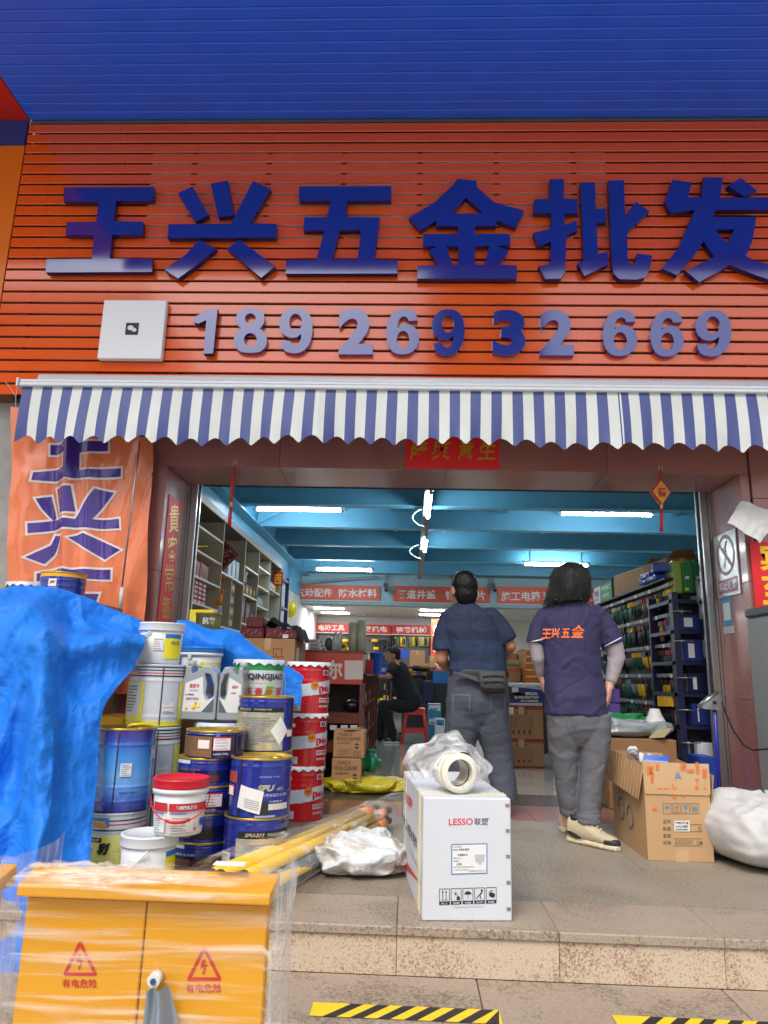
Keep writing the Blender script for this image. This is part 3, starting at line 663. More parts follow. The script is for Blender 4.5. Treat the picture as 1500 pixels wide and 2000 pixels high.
zt_ = PY(540,1247,.6).z; xL = PY(470,1250,.6).x
xs_ = [(PY(470,1240,.64).x, PY(516,1240,.64).x), (PY(519,1240,.64).x, PY(582,1240,.64).x)]
for k, (xa, xb) in enumerate(xs_):
    t = carton("dark_red_box", ("dark red patterned box at the left on the large brown carton", "dark red patterned box at the right on the large brown carton")[k], "box", xa, .62, zt_, xb, 1.1, zt_+.085, maroon, tape=False)
    b = MB()
    for j in range(5):
        x = xa+.02+(xb-xa-.03)*j/5; b.tube([(x, .6185, zt_+.02+.02*(j%2)), (x+.018, .6185, zt_+.045+.02*(j%2))], .0025, 4)
    b.build("pattern", M("pale_pattern", (206,150,150), .5), t)["kind"] = "stuff"
    if k: MB().box(xb-.12, .6175, zt_+.005, xb-.075, .6195, zt_+.035).build("paper_label", whitec, t)
t = carton("dark_red_box", "smaller dark red box stacked topmost at the left on the carton pile", "box", xs_[0][0]+.04, .64, zt_+.086, xs_[0][1]-.01, 1.0, zt_+.17, maroon, tape=False)
ca, cbx = PY(505,1230,.6).x, PY(600,1250,.6).x
def cloth_fn(u, v):
    x = ca+.02+(cbx-ca-.06)*u; y = .6+.5*v
    z = zt_+.088+.06*math.exp(-((u-.22)/.16)**2)*(1-.3*v)+.03*math.sin(math.pi*u)+.02*fbm((u*5, v*4, 2))
    if u > .84: z -= (u-.84)*.65
    if v < .16: z -= (.16-v)*.2; 
    return Vector((x, y+.01*math.sin(u*20), z))
solo(MB().grid(cloth_fn, 30, 18), "black_cloth", M("black_cloth", (16,16,18), .9, bump=.2, bs=50), "crumpled black cloth lying over the dark red boxes on the carton", "cloth")
# yellow tin pack and clear can on the near left
t = carton("yellow_packet", "shiny yellow packet standing behind the blue tarpaulin near the left jamb", "packet", PY(368,1215,.2).x, .2, .9, PY(416,1215,.2).x, .3, PY(390,1190,.2).z, M("yellow_foil", (236,208,30), .22, var=.1, coat=.4, bump=.2, bs=12), tape=False)
q = PY(405, 1240, .0)
t = thing("clear_tub", "clear lidded tub with green and yellow print in front of the yellow packet", "tub", (q.x, 0, q.z-.1))
MB().lathe([(0,-.1,0),(.085,-.1,0),(.09,.14,0),(.094,.14,1),(.094,.155,1),(0,.155,1)], (q.x, .0, q.z), 28).build("tub_body", [M("tub_print", (176,186,120), .25, var=.4, vs=12, coat=.4), M("olive_lid", (120,110,50), .3)], t)
MB().text("抗裂", lambda s, v: Vector((q.x+.092*math.sin((s-.2)*1.0), -.092*math.cos((s-.2)*1.0), q.z+.07+.05*v)), .02).build("lettering", whitec, t)
# ---- counter
wood = M("cherry_wood", (112,58,46), .35, var=.15, vs=4, coat=.2, stretch=(1, 1, 8)); dwood = M("dark_wood", (54,30,26), .5, var=.15)
ored = M("counter_orange_red", (196,74,54), .4)
cx0, cx1, cy0, cy1, cz = PY(585,1300,1.3).x, -.41, 1.3, 4.6, 1.115
ct = thing("sales_counter", "brown wooden sales counter with an orange red end panel left of the aisle", "counter", ((cx0+cx1)/2, 2.5, 0))
for x in (cx0, (cx0+cx1)/2-.1, cx1-.022): MB().box(x, cy0+.003, 0, x+.022, cy0+.4, .85, bev=.002).build("upright_panel", wood, ct)
MB().box(cx0, cy0-.002, .845, cx1, cy0+.02, cz, bev=.002).build("end_panel", ored, ct)
MB().box(cx0-.01, cy0-.006, cz+.0, cx1+.012, cy0+.42, cz+.02, bev=.003).build("counter_top", wood, ct)
MB().box(cx0, cy0+.42, .92, cx1+.012, cy1, .94, bev=.003).build("counter_top", dwood, ct)
for z in (.34, .58): 
    MB().box(cx0+.022, cy0+.004, z, cx1-.024, cy0+.4, z+.018, bev=.002).build("shelf_board", wood, ct)
    MB().box(cx0+.022, cy0+.002, z+.0, cx1-.024, cy0+.016, z-.07, bev=.002).build("apron", wood, ct)
MB().box(cx0+.02, cy0+.41, 0, cx1-.03, cy0+.425, .85).build("back_panel", dwood, ct)
for k in range(5): MB().box(cx1-.022, cy0+.45+k*.68, 0, cx1+.003, cy0+.47+k*.68, .92).build("upright_panel", wood, ct)
MB().box(cx1-.3, cy0+.43, 0, cx1-.28, cy1, .92).build("inner_panel", dwood, ct)
for z in (.08, .36, .64): MB().box(cx1-.28, cy0+.47, z, cx1-.004, cy1, z+.02).build("shelf_board", wood, ct)
MB().box(cx1-.27, cy1-.02, 0, cx1, cy1, .92).build("side_panel", wood, ct)
MB().text("尔", pxrect(641, 1289, 669, 1327, 1.2965), .04).build("lettering", M("panel_white", (222,210,204), .5), ct)
MB().add([pxrect(673, 1290, 709, 1327, 1.296)(s, v) for s, v in ((0,0),(1,0),(1,1),(0,1))], [(0,1,2,3)]).build("blank_code_panel", M("panel_white", (222,210,204), .5), ct)
g = PY(695, 1363, 1.42)
t = thing("black_bag", "crumpled black plastic bag on the upper shelf of the counter end", "bag", (g.x, 1.5, .6))
MB().sphere((g.x-.03, 1.5, .655), (.1, .08, .06), 18, 12).build("bag", M("black_bag_plastic", (30,26,28), .25, bump=.8, bs=12), t)
g = PY(694, 1412, 1.42)
t = thing("brass_tap_fitting", "round polished metal fitting on the lower counter shelf above the cartons", "fitting", (g.x, 1.42, .36)); brass = M("bronze_metal", (168,140,110), .25, metal=.9)
MB().lathe([(0,0,0),(.075,0,0),(.08,.02,0),(.05,.045,0),(.02,.055,0),(.02,.08,0),(.035,.085,0),(.03,.1,0),(.008,.105,0),(.006,.13,0),(0,.13,0)], (g.x, 1.42, .359), 24).build("fitting", brass, t)
for k, px in enumerate((651, 672, 691)):
    q = PY(px, 1421, 1.296); MB().box(q.x-.03, 1.2985, q.z-.02, q.x+.03, 1.2995, q.z+.02).build("price_tag", whitec, ct)
for j in range(4):
    for k in range(5):
        y = cy0+.55+j*.68+k*.11; z = (.10, .38, .66)[(j+k) % 3]
        t = thing("small_fitting", ('chrome','white','clear')[k % 3]+" fitting on the counter side shelves, bay "+('nearest','second','third','farthest')[j]+", "+ordw[k]+" in its row", "fitting", (cx1-.08, y, z+.001), "fittings on the side shelves of the counter")
        hh = rnd.uniform(.06, .13); MB().lathe([(0,0,0),(.028,0,0),(.02,hh*.4,0),(.024,hh*.6,0),(.012,hh,0),(0,hh,0)], (cx1-.08, y, z+.001), 10).build("fitting_body", (steel, whitec, clear)[k % 3], t)
# items on the counter
rollm = M("film_roll_green", (176,182,160), .4, var=.06)
for k, (xa, xb, yt, lb) in enumerate(((681, 697, 1216, "left of two tall pale rolls standing on the counter"), (696, 715, 1212, "right of two tall pale rolls standing on the counter"))):
    a, b_ = PY(xa, 1270, 1.5), PY(xb, 1270, 1.5); t = thing("film_roll", lb, "roll", ((a.x+b_.x)/2, 1.5, cz+.02), "pale rolls standing on the counter"); r = (b_.x-a.x)/2*.97; zt2 = PY((xa+xb)/2, yt, 1.5).z
    MB().lathe([(r*.35,0,0),(r,0,0),(r,zt2-cz-.02,0),(r*.4,zt2-cz-.02,0),(r*.4,0.1,0)], ((a.x+b_.x)/2, 1.5, cz+.021), 28).build("roll_body", rollm, t)
for k in range(3):
    item("white_carton", ("bottom", "middle", "top")[k]+" white box in the small stack at the left end of the counter", "box", 1.35, 1.55, cz+.021+k*.032, .03, whitec, x0=PY(603,1265,1.4).x, x1=PY(631-3*k,1265,1.4).x, group="white boxes on the counter", pr=greyc)
q = PY(655, 1276, 1.4)
t = thing("clear_bottle", "clear spray bottle on the counter left of the pale rolls", "bottle", (q.x, 1.4, cz+.02))
MB().lathe([(0,0,0),(.035,0,0),(.037,.1,0),(.012,.14,0),(.012,.17,0),(0,.17,0)], (q.x, 1.4, cz+.021), 18).build("bottle_body", clear, t); MB().tube([(q.x+.03,1.4,cz+.02),(q.x+.035,1.4,cz+.16),(q.x+.05,1.4,cz+.19)], [.03,.024,.006], 10).build("second_cone", clear, t)
q = PY(643, 1272, 1.5); t = thing("plastic_bag", "crumpled grey clear bag on the counter beside the bottle", "bag", (q.x, 1.5, cz+.02)); MB().sphere((q.x, 1.5, cz+.085), (.045,.06,.065), 12, 8).build("bag", M("grey_film", (90,94,92), .2, bump=.6, bs=20), t)
q = PY(671, 1268, 1.42); t = thing("tape_measure", "yellow tape measure on the counter against the pale rolls", "tape measure", (q.x, 1.42, cz+.02))
MB().tube([(q.x, 1.40, cz+.06), (q.x, 1.44, cz+.06)], .038, 20).build("case", M("tool_yellow", (240,190,20), .35), t); MB().tube([(q.x, 1.396, cz+.06), (q.x, 1.4, cz+.06)], .02, 16).build("hub", blackc, t)
q = PY(734, 1318, 3.4)
t = thing("blue_cup", "blue plastic cup on the counter before the seated person", "cup", (q.x, 3.4, .94))
MB().lathe([(0,0,0),(.06,0,0),(.082,.24,0),(.086,.24,0),(.086,.25,0),(.078,.25,0),(.058,.01,0)], (q.x, 3.4, .941), 22).build("cup_body", M("cup_blue", (30,92,220), .35), t)
q = PY(722, 1320, 2.9); t = carton("red_packet", "small red packet lying on the counter left of the blue cup", "packet", q.x-.05, 2.9, .94, q.x+.03, 3.0, 1.1, redc, tape=False)
q = PY(746, 1312, 4.3); t = carton("blue_printed_box", "blue and white printed box on the counter behind the blue cup", "box", q.x-.06, 4.25, .94, q.x+.06, 4.45, 1.10, bluec, tape=False); MB().text("220", rect((q.x-.045, 4.247, .98), (.09,0,0), (0,0,.05)), .03).build("lettering", whitec, t)
# pitch cleaner cartons, yellow sack, pump
for k, (x0, y0, x1, y1, Y, lb) in enumerate(((646, 1482, 706, 1548, .9, "lower brown cleaner carton with printed text before the counter"), (650, 1428, 713, 1482, .92, "upper brown cleaner carton with printed text before the counter"))):
    a, b_ = PY(x0, y1, Y), PY(x1, y0, Y); z0_ = 0 if k == 0 else zprev
    t = carton("cleaner_carton", lb, "carton", a.x, Y, z0_, b_.x, Y+.3, b_.z, kraft, tape=False); zprev = b_.z
    H = y1-y0
    MB().text("TOPC.3", pxrect(x0+12, y0+H*.08, x0+38, y0+H*.17, Y-.0012), .02, shear=.2).build("lettering", inkb, t)
    MB().text("PITCH CLEANER", pxrect(x0+8, y0+H*.22, x1-8, y0+H*.34, Y-.0012), .02).build("lettering", inkb, t)
    MB().text("油污清洁剂系列", pxrect(x0+8, y0+H*.40, x0+35, y0+H*.47, Y-.0012), .0).build("lettering", inkb, t)
    pr_ = pxrect(x0+40, y0+H*.42, x0+54, y0+H*.66, Y-.0012)
    MB().add([pr_(.5,1),pr_(.9,.6),pr_(.1,.6),pr_(.5,0),pr_(.9,.4),pr_(.1,.4)], [(0,2,1),(3,4,5)]).build("hazard_mark", inkb, t)
    b = MB(); pr_ = pxrect(x0+8, y0+H*.62, x0+38, y0+H*.92, Y-.0012)
    for j in range(5): b.quad(pr_(0,j*.2), pr_(1-.2*(j%2),j*.2), pr_(1-.2*(j%2),j*.2+.04), pr_(0,j*.2+.04))
    b.build("print_lines", inkb, t)["kind"] = "stuff"
    b = MB(); pr_ = pxrect(x0+40, y0+H*.7, x0+56, y0+H*.95, Y-.0012)
    for j in range(6): b.quad(pr_(j/6,0), pr_(j/6+.06,0), pr_(j/6+.06,1), pr_(j/6,1))
    b.build("bar_lines", inkb, t)["kind"] = "stuff"
    if k: MB().add([(a.x+.08, Y-.01, zprev), (a.x+.17, Y-.02, zprev+.012), (b_.x, Y+.1, zprev+.03), (a.x+.05, Y+.15, zprev+.002)], [(0,1,2,3)]).build("loose_flap", kraft, t)
def pillow(c, rx, ry, h, mat, name, label, cat, rot=0, seed=0, amp=.02, nu=46, nv=28, tip=.0, group=None):
    ca_, sa = math.cos(rot), math.sin(rot); c = Vector(c)
    def fn(u, v):
        a = u*2*math.pi; b = (v-.5)*math.pi*.998
        ca2, sa2 = math.cos(a), math.sin(a)
        ex = math.copysign(abs(ca2)**.55, ca2); ey = math.copysign(abs(sa2)**.55, sa2); cb_ = abs(math.cos(b))**.6
        x = rx*ex*cb_; y = ry*ey*cb_; z = h*.5+h*.5*math.copysign(abs(math.sin(b))**.8, math.sin(b))
        n_ = amp*(fbm((x*7+seed, y*7, z*7), 4)+.8*(crease((x*9+seed, y*9, z*12))-.5))
        k = (1+n_/max(.08, min(rx, ry)))
        z2 = max(.001, z*(1+n_*4)+(tip*max(0, x/rx)))
        return c+Vector((ca_*x*k-sa*y*k, sa*x*k+ca_*y*k, z2))
    return tag(MB().grid(fn, nu, nv).build(name, mat, weld=True), label, cat, group)
ys_ = M("yellow_sack_film", (198,182,26), .35, var=.25, vs=6, bump=.3, bs=14, coat=.2)
q = PZ(712, 1545, .03)
t = thing("yellow_sack", "yellow plastic sack lying flat on the threshold under the green pump", "sack", (q.x, q.y+.15, 0))
sk = pillow((q.x-.0, q.y+.17, .0), .34, .18, .115, crinkle(ys_, 9, .6, .02), "sack_body", None, None, .06, 3, .034, 80, 44); sk.parent = t; sk.location = -Vector(t.location); 
bv = BVHTree.FromPolygons([tuple(v.co) for v in sk.data.vertices], [tuple(p.vertices) for p in sk.data.polygons])
def onto(bv, place, off=.003, along=None):      # lay flat print on a curved surface, seen from the street
    def f(s, t):
        p = place(s, t); d = (p-CAM).normalized() if along is None else Vector(along); o = CAM if along is None else p-d*1.0
        h_ = bv.ray_cast(o, d)
        return (h_[0]-d*off) if h_[0] is not None else p
    return f
MB().text("防水砂浆", onto(bv, pxrect(668, 1524, 708, 1536, q.y)), .05, shear=.3).build("lettering", M("olive_ink", (92,84,20), .6), t)
pumpg = M("pump_green", (22,128,92), .35, var=.1); 
q = PY(702, 1520, 1.12); pz = .125
pt = thing("water_pump", "green electric water pump with cooling fins lying on the yellow sack", "pump", (q.x, 1.12, pz))
a0, a1 = Vector((q.x-.1, 1.08, pz+.10)), Vector((q.x+.06, 1.16, pz+.085)); ax = (a1-a0).normalized()
b = MB(); b.tube([a0, a1], .062, 24); b.build("motor_body", pumpg, pt)
for k in range(14):
    an = 2*math.pi*k/14; u = ax.orthogonal().normalized(); w_ = ax.cross(u); d = u*math.cos(an)+w_*math.sin(an)
    MB().tube([a0+ax*.02+d*.062, a1-ax*.02+d*.062], .006, 4).build("cooling_fin", pumpg, pt)
MB().tube([a0-ax*.035, a0+ax*.005], [.05,.066], 22).build("fan_cover", M("pump_grey", (150,160,150), .4), pt)
MB().box(a0.x+.04, 1.07, pz+.155, a0.x+.12, 1.16, pz+.19, bev=.006).build("terminal_box", blackc, pt)
MB().tube([a1+ax*.0, a1+ax*.06], [.075,.08], 24).build("pump_head", pumpg, pt)
MB().tube([a1+ax*.03, a1+ax*.03+Vector((.005,0,.11))], [.03,.028], 16).build("outlet", pumpg, pt); MB().tube([a1+ax*.05, a1+ax*.12], [.034,.034], 16).build("inlet", pumpg, pt)
MB().tube([a1+ax*.03+Vector((.005,0,.095)), a1+ax*.03+Vector((.005,0,.108))], .04, 16).build("flange", pumpg, pt)
MB().box(a0.x+.02, 1.05, pz, a1.x-.02, 1.19, pz+.02, bev=.004).build("foot", pumpg, pt)
# ---- fascia signs
fs = M("fascia_orange", (206,82,52), .5, var=.04); fr = M("sign_trim_pale", (196,206,206), .5); ltr = M("fascia_lettering", (226,214,206), .5)
def flat_sign(name, label, px, runs, Y, mat, bold=.02, group=None):
    x0, y0, x1, y1 = px; a, b_ = PY(x0, y1, Y), PY(x1, y0, Y)
    t = thing(name, label, "sign", ((a.x+b_.x)/2, Y, a.z), group)
    z0 = PY((x0+x1)/2, y1, Y).z; z1 = PY((x0+x1)/2, y0, Y).z
    MB().box(a.x, Y, z0, b_.x, Y+.03, z1).build("board", mat, t)
    MB().box(a.x-.02, Y+.004, z0-.02, b_.x+.02, Y+.028, z0-.001).build("lower_trim", fr, t)
    for s, (xa, ya, xb, yb) in runs: MB().text(s, pxrect(xa, ya, xb, yb, Y-.003), bold).build("lettering", ltr, t)
flat_sign("hanging_sign", "orange hanging sign for air tools and waterproofing, left of the three", (569, 1143, 743, 1172), [("气动配件", (577,1149,649,1166)), ("防水材料", (662,1150,736,1167))], 9.1, fs)
flat_sign("hanging_sign", "orange hanging sign for pipes and covers, middle of three, behind the short haired person", (768, 1146, 957, 1177), [("管道井盖", (775,1152,851,1170)), ("钢锯切片", (870,1154,948,1172))], 9.1, fs)
flat_sign("hanging_sign", "orange hanging sign for site power boxes, right of the three", (972, 1147, 1172, 1181), [("施工电箱", (979,1155,1055,1174)), ("玻", (1060,1156,1080,1174)), ("直销", (1142,1157,1170,1175))], 9.1, fs)
for px in (753, 963):
    q = PY(px, 1145, 8.98); t = thing("security_camera", "small dark security camera between the orange signs "+("left of the striped shirt person's head" if px < 800 else "right of the striped shirt person's head"), "camera", tuple(q))
    MB().box(q.x-.04, 8.95, q.z-.02, q.x+.04, 9.05, q.z+.06, bev=.006).build("mount", blackc, t); MB().tube([(q.x+.01, 9.0, q.z-.03), (q.x+.02, 8.85, q.z-.09)], .045, 14).build("camera_body", greyc, t); MB().tube([(q.x+.02, 8.85, q.z-.09), (q.x+.022, 8.83, q.z-.1)], .03, 12).build("lens", blackc, t)
    MB().box(q.x-.02, 9.0, q.z+.06, q.x+.02, 9.04, q.z+.35).build("stem", greyc, t)
# ---- back wall: red header signs, pegboards, tools
rs = M("header_red", (196,44,34), .45); pegm = M("pegboard_grey", (92,92,88), .6, var=.1); dk = M("dark_frame", (36,32,34), .5)
YB = 11.9
for (x0, x1, yt, s, lb) in ((615, 681, 1217, "电动工具", "red wall sign for power tools over the back wall pegboards, leftmost"), (689, 764, 1220, "水泵机电", "red wall sign for pumps over the back wall pegboards, half behind the pale rolls"), (766, 841, 1221, "建筑机械", "red wall sign for building machines over the back wall pegboards, rightmost")):
    flat_sign("header_sign", lb, (x0, yt, x1, yt+18), [(s, (x0+7, yt+3, x1-8, yt+15))], YB-.1, rs, .03)
    a, b_ = PY(x0, 1330, YB), PY(x1, yt+18, YB)
    t = thing("tool_wall", "grey tool pegboard in a dark frame under the red sign, "+{615: "left bay", 689: "middle bay", 766: "right bay"}[x0], "pegboard", ((a.x+b_.x)/2, YB, .4))
    MB().box(a.x, YB, .3, b_.x, YB+.03, b_.z-.02).build("board", pegm, t)
    for x in (a.x, b_.x-.03): MB().box(x, YB-.08, 0, x+.03, YB+.02, b_.z-.02).build("frame_post", dk, t)
    for z in (.95, .6, .25): MB().box(a.x+.03, YB-.3, z, b_.x-.03, YB-.001, z+.02).build("shelf_board", dk, t)
ty = M("tool_yellow", (240,190,20), .35)
def drill(px, py, lb, m=ty):
    q = PY(px, py, YB-.1); t = thing("cordless_drill", lb, "drill", tuple(q), "cordless drills hanging on the back wall")
    MB().tube([q+Vector((-.1,0,.04)), q+Vector((-.02,0,.045)), q+Vector((.06,0,.04))], [.03,.045,.04], 12).build("motor_housing", m, t)
    MB().tube([q+Vector((-.15,0,.04)), q+Vector((-.1,0,.04))], [.015,.03], 10).build("chuck", blackc, t)
    MB().tube([q+Vector((.0,0,.03)), q+Vector((.03,0,-.1))], [.03,.028], 10).build("grip", blackc, t); MB().box(q.x-.04, q.y-.04, q.z-.17, q.x+.08, q.y+.04, q.z-.10, bev=.01).build("battery", m, t)
drill(733, 1255, "yellow cordless drill hanging left on the middle pegboard"); drill(750, 1257, "black cordless drill hanging right on the middle pegboard", blackc); drill(675, 1255, "yellow cordless drill on the left pegboard beside the pale rolls")
k = 0
for px in list(range(769, 793, 6))+list(range(799, 840, 6)):
    q0, q1 = PY(px, 1262, YB-.05), PY(px+5, 1244, YB-.05); t = thing("tool_pack", "yellow or green hanging tool pack in the row under the building machines sign", "tool pack", tuple(q0), "hanging tool packs on the right pegboard")
    MB().box(q0.x, YB-.05, q0.z, q1.x, YB-.03, q1.z).build("card", (yellowc, greenc, ty, whitec, M("lime_card", (150,180,60), .5))[k % 5], t)
    MB().tube([((q0.x+q1.x)/2, YB-.06, q0.z+.02), ((q0.x+q1.x)/2, YB-.06, q1.z-.04)], .02, 6).build("tool", (blackc, greyc, ty)[k % 3], t); k += 1
rnd = random.Random(21)
for x0, x1 in ((618, 680), (722, 762), (768, 838)):
    for ip, (py, zz) in enumerate(((1282, .95), (1300, .6), (1320, .25))):
        px = x0; nb_ = 0
        while px < x1-5:
            w_ = rnd.uniform(5, 11); a, b_ = PY(px, py, YB-.2).x, PY(min(px+w_, x1), py, YB-.2).x; hh = rnd.uniform(.12, .27)
            mt_ = rnd.choice((kraft, kraft, ty, blackc, bluec, greyc, kraft2, goldc, whitec))
            t = carton("stock_box", "small stock box on the "+('upper','middle','lower')[ip]+" shelf under the "+{618:'left',722:'middle',768:'right'}[x0]+" pegboard, "+ordw[nb_]+" from left", "box", a, YB-.27, zz+.02, b_-.01, YB-.05, zz+.02+hh, mt_, "boxed stock on the back wall shelves", tape=mt_ is kraft)
            px += w_+.6; nb_ += 1
q = PY(785, 1278, YB-.4); carton("blue_tool_case", "blue case on top of cartons at the back beside the seated person", "case", q.x-.16, YB-.45, q.z-.08, q.x+.16, YB-.31, q.z+.1, bluec, tape=False)
for (x0, y0, x1, y1, Y, mt_, lb) in ((800, 1271, 830, 1302, 10.9, kraft, "brown carton on the back shelves above the seated person's shoulder"), (806, 1300, 822, 1311, 10.7, blackc, "black printed box under the brown carton at the back"), (822, 1298, 838, 1312, 10.7, kraft2, "tan box right of the black printed box at the back"), (838, 1281, 850, 1325, 10.3, kraft, "tall narrow tan box at the back left of the striped shirt"), (720, 1275, 735, 1288, 10.6, ty, "yellow boxed tool at the back left of the seated person's head"), (735, 1280, 752, 1290, 10.6, blackc, "black boxed tool at the back behind the seated person's head")):
    a, b_ = PY(x0, y1, Y), PY(x1, y0, Y); t = carton("back_box", lb, "box", a.x, Y, a.z, b_.x, Y+.3, b_.z, mt_, tape=mt_ is kraft)
t = thing("metal_stand", "dark stand of shelves carrying boxes behind the seated person", "stand", (PY(800,1330,10.9).x, 10.8, 0))
for z, (xa, xb) in ((PY(800,1303,10.9).z, (795, 852)), (PY(800,1313,10.9).z, (795, 852)), (PY(725,1290,10.6).z, (715, 756))): MB().box(PY(xa,1300,10.6).x, 10.25, z-.025, PY(xb,1300,10.6).x, 11.25, z-.002).build("shelf_board", dk, t)
for px in (796, 851, 717, 755): x = PY(px, 1300, 10.6).x; MB().box(x-.02, 10.9, 0, x+.02, 10.94, 1.0).build("post", dk, t)
# orange vertical banner at the back
a, b_ = PY(841, 1350, 11.2), PY(858, 1209, 11.2)
t = thing("vertical_banner", "orange vertical banner at the back wall beside the striped shirt person", "banner", (a.x, 11.2, .5)); MB().box(a.x, 11.2, .3, b_.x+.12, 11.22, b_.z).build("cloth", fs, t)
for k, ch in enumerate("劳保用品"): MB().text(ch, rect((a.x+.03, 11.195, b_.z-.38-k*.36), (.22,0,0), (0,0,.24)), .02).build("lettering", ltr, t)
# dark clutter low at the back right of the seated person
for (x0, y0, x1, y1, Y, mt_, lb) in ((790, 1326, 828, 1375, 8.2, blackc, "black toolbox in the dark behind the red stool"), (826, 1330, 846, 1370, 8.0, M("deep_blue", (18,24,64), .4), "dark blue case beside the black toolbox"), (846, 1310, 876, 1335, 8.6, M("teal_blue_card", (28,110,170), .5), "teal blue box behind the arm of the striped shirt person"), (833, 1310, 848, 1330, 8.8, blackc, "black case left of the teal blue box")):
    a, b_ = PY(x0, y1, Y), PY(x1, y0, Y); carton("dark_case", lb, "case", a.x, Y, max(0, a.z), b_.x, Y+.4, b_.z, mt_, tape=False)
t = thing("low_bench", "low dark bench under the cases at the back", "bench", (PY(830,1375,8.2).x, 8.4, 0)); zq = min(PY(800,1375,8.2).z, PY(836,1370,8.0).z)-.003
MB().box(PY(785,1375,8.2).x, 7.95, 0, PY(850,1375,8.2).x, 8.7, max(.02, zq)).build("bench_body", dk, t); MB().box(PY(830,1340,8.6).x, 8.55, 0, PY(878,1340,8.6).x, 9.1, PY(860,1335,8.6).z-.003).build("bench_body", dk, t)
tealc = M("teal_box", (40,136,160), .45)
for (x0, y0, x1, y1, Y, mt_, lb, zb) in ((836, 1375, 862, 1403, 6.3, tealc, "upper teal and white printed box right of the red stool", None), (836, 1402, 860, 1434, 6.2, tealc, "lower teal box right of the red stool", 0), (850, 1404, 869, 1433, 5.9, whitec, "small white and teal box in front of the teal boxes", 0)):
    a, b_ = PY(x0, y1, Y), PY(x1, y0, Y); t = carton("teal_carton", lb, "box", a.x, Y, a.z if zb is None else 0, b_.x, Y+.3, b_.z, mt_, tape=False)
    pr_ = pxrect(x0+2, y0+2, x1-2, y0+(y1-y0)*.6, Y-.002); MB().quad(pr_(0,.4), pr_(1,.2), pr_(1,1), pr_(0,1)).build("print", whitec if mt_ is tealc else tealc, t)
    pr_ = pxrect(x0+5, y0+8, x1-6, y0+12, Y-.004); b = MB()
    for j in range(4): b.quad(pr_(j/4,0), pr_(j/4+.16,0), pr_(j/4+.16,1), pr_(j/4,1))
    b.build("print_marks", dk, t)
# red plastic stool
red = M("stool_red", (206,52,50), .35, var=.06)
q = PZ(820, 1452, 0); sx, sy, sz = PY(811, 1388, 5.5).x, 5.55, PY(811, 1383, 5.4).z
t = thing("plastic_stool", "red plastic stool with splayed legs under the seated person", "stool", (sx, sy, 0))
MB().box(sx-.15, sy-.15, sz-.035, sx+.15, sy+.15, sz, bev=.015).build("seat", red, t)
for i in (-1, 1):
    for j in (-1, 1):
        b = MB(); b.tube([(sx+i*.12, sy+j*.12, sz-.03), (sx+i*.185, sy+j*.185, .001)], [.03,.034], 4); b.build("leg", red, t)
for i, j in ((0,-1),(0,1),(1,0),(-1,0)):
    b = MB(); 
    if i == 0: b.box(sx-.15, sy+j*.155-.008, sz*.30, sx+.15, sy+j*.155+.008, sz*.42); b.box(sx-.13, sy+j*.135-.008, sz-.09, sx+.13, sy+j*.135+.008, sz-.036)
    else: b.box(sx+i*.155-.008, sy-.15, sz*.30, sx+i*.155+.008, sy+.15, sz*.42); b.box(sx+i*.135-.008, sy-.13, sz-.09, sx+i*.135+.008, sy+.13, sz-.036)
    b.build("apron", red, t)
# ---- centre stack between the two standing people
Yc = 2.95
def zof(py): return PY(1020, py, Yc).z
xa, xb = PY(975, 1440, Yc).x, PY(1062, 1440, Yc).x
for k, (y0, y1, lb) in enumerate(((1444, 1500, "lower brown carton with red edge tape between the two standing people"), (1380, 1444, "upper brown carton with red edge tape and a white sticker between the standing people"))):
    z0, z1 = (0 if k == 0 else zof(y1)), zof(y0)
    t = carton("shipping_carton", lb, "carton", xa, Yc, z0, xb, Yc+.42, z1, kraft, tape=False)
    MB().box(xa-.002, Yc-.002, z1-.03, xb+.002, Yc+.42, z1-.001).build("red_edge_tape", M("tape_red", (150,48,40), .4), t)
    if k == 0: MB().box(xa-.002, Yc-.002, z0+.002, xb+.002, Yc+.42, z0+.022).build("red_edge_tape", M("tape_red", (150,48,40), .4), t)
    yb = y1-4; b = MB()
    pr_ = pxrect(998, y0+18, 1040, y1-10, Yc-.002)
    for s0 in (0, .22, .97): b.quad(pr_(s0,.25), pr_(s0+.015,.25), pr_(s0+.015,1), pr_(s0,1))
    for j in range(7): b.quad(pr_(0,.25+j*.12), pr_(1,.25+j*.12), pr_(1,.262+j*.12), pr_(0,.262+j*.12))
    for j in range(4):
        s0 = .02+j*.25; b.quad(pr_(s0,0), pr_(s0+.2,0), pr_(s0+.2,.015), pr_(s0,.015)); b.quad(pr_(s0+.07,.03), pr_(s0+.13,.03), pr_(s0+.16,.2), pr_(s0+.04,.2))
    b.build("printed_table", inkb, t)["kind"] = "stuff"
    MB().text("产品说明书", pxrect(1008, y0+9, 1030, y0+15, Yc-.002), .02).build("lettering", inkb, t)
    MB().box(PY(1018,y0,Yc).x-.03, Yc-.003, z1-.08, PY(1018,y0,Yc).x+.03, Yc+.4, z1-.0).build("packing_tape", tapem, t)
    if k:
        pr_ = pxrect(987, 1381, 1003, 1395, Yc-.003); MB().quad(pr_(0,0), pr_(1,0), pr_(1,1), pr_(0,1)).build("sticker", whitec, t)
z0, z1 = zof(1379), zof(1334)
t = carton("oil_box", "white and navy printed oil box on top of the brown cartons between the standing people", "box", xa+.01, Yc+.03, z0, xb, Yc+.4, z1, whitec, tape=False)
pr_ = pxrect(980, 1336, 1062, 1378, Yc+.027)
nv = M("navy_print", (30,44,120), .45)
MB().quad(pr_(.02,.12), pr_(1,.12), pr_(1,.72), pr_(.12,.92)).build("print", nv, t)
pr2 = pxrect(980, 1336, 1062, 1378, Yc+.025)
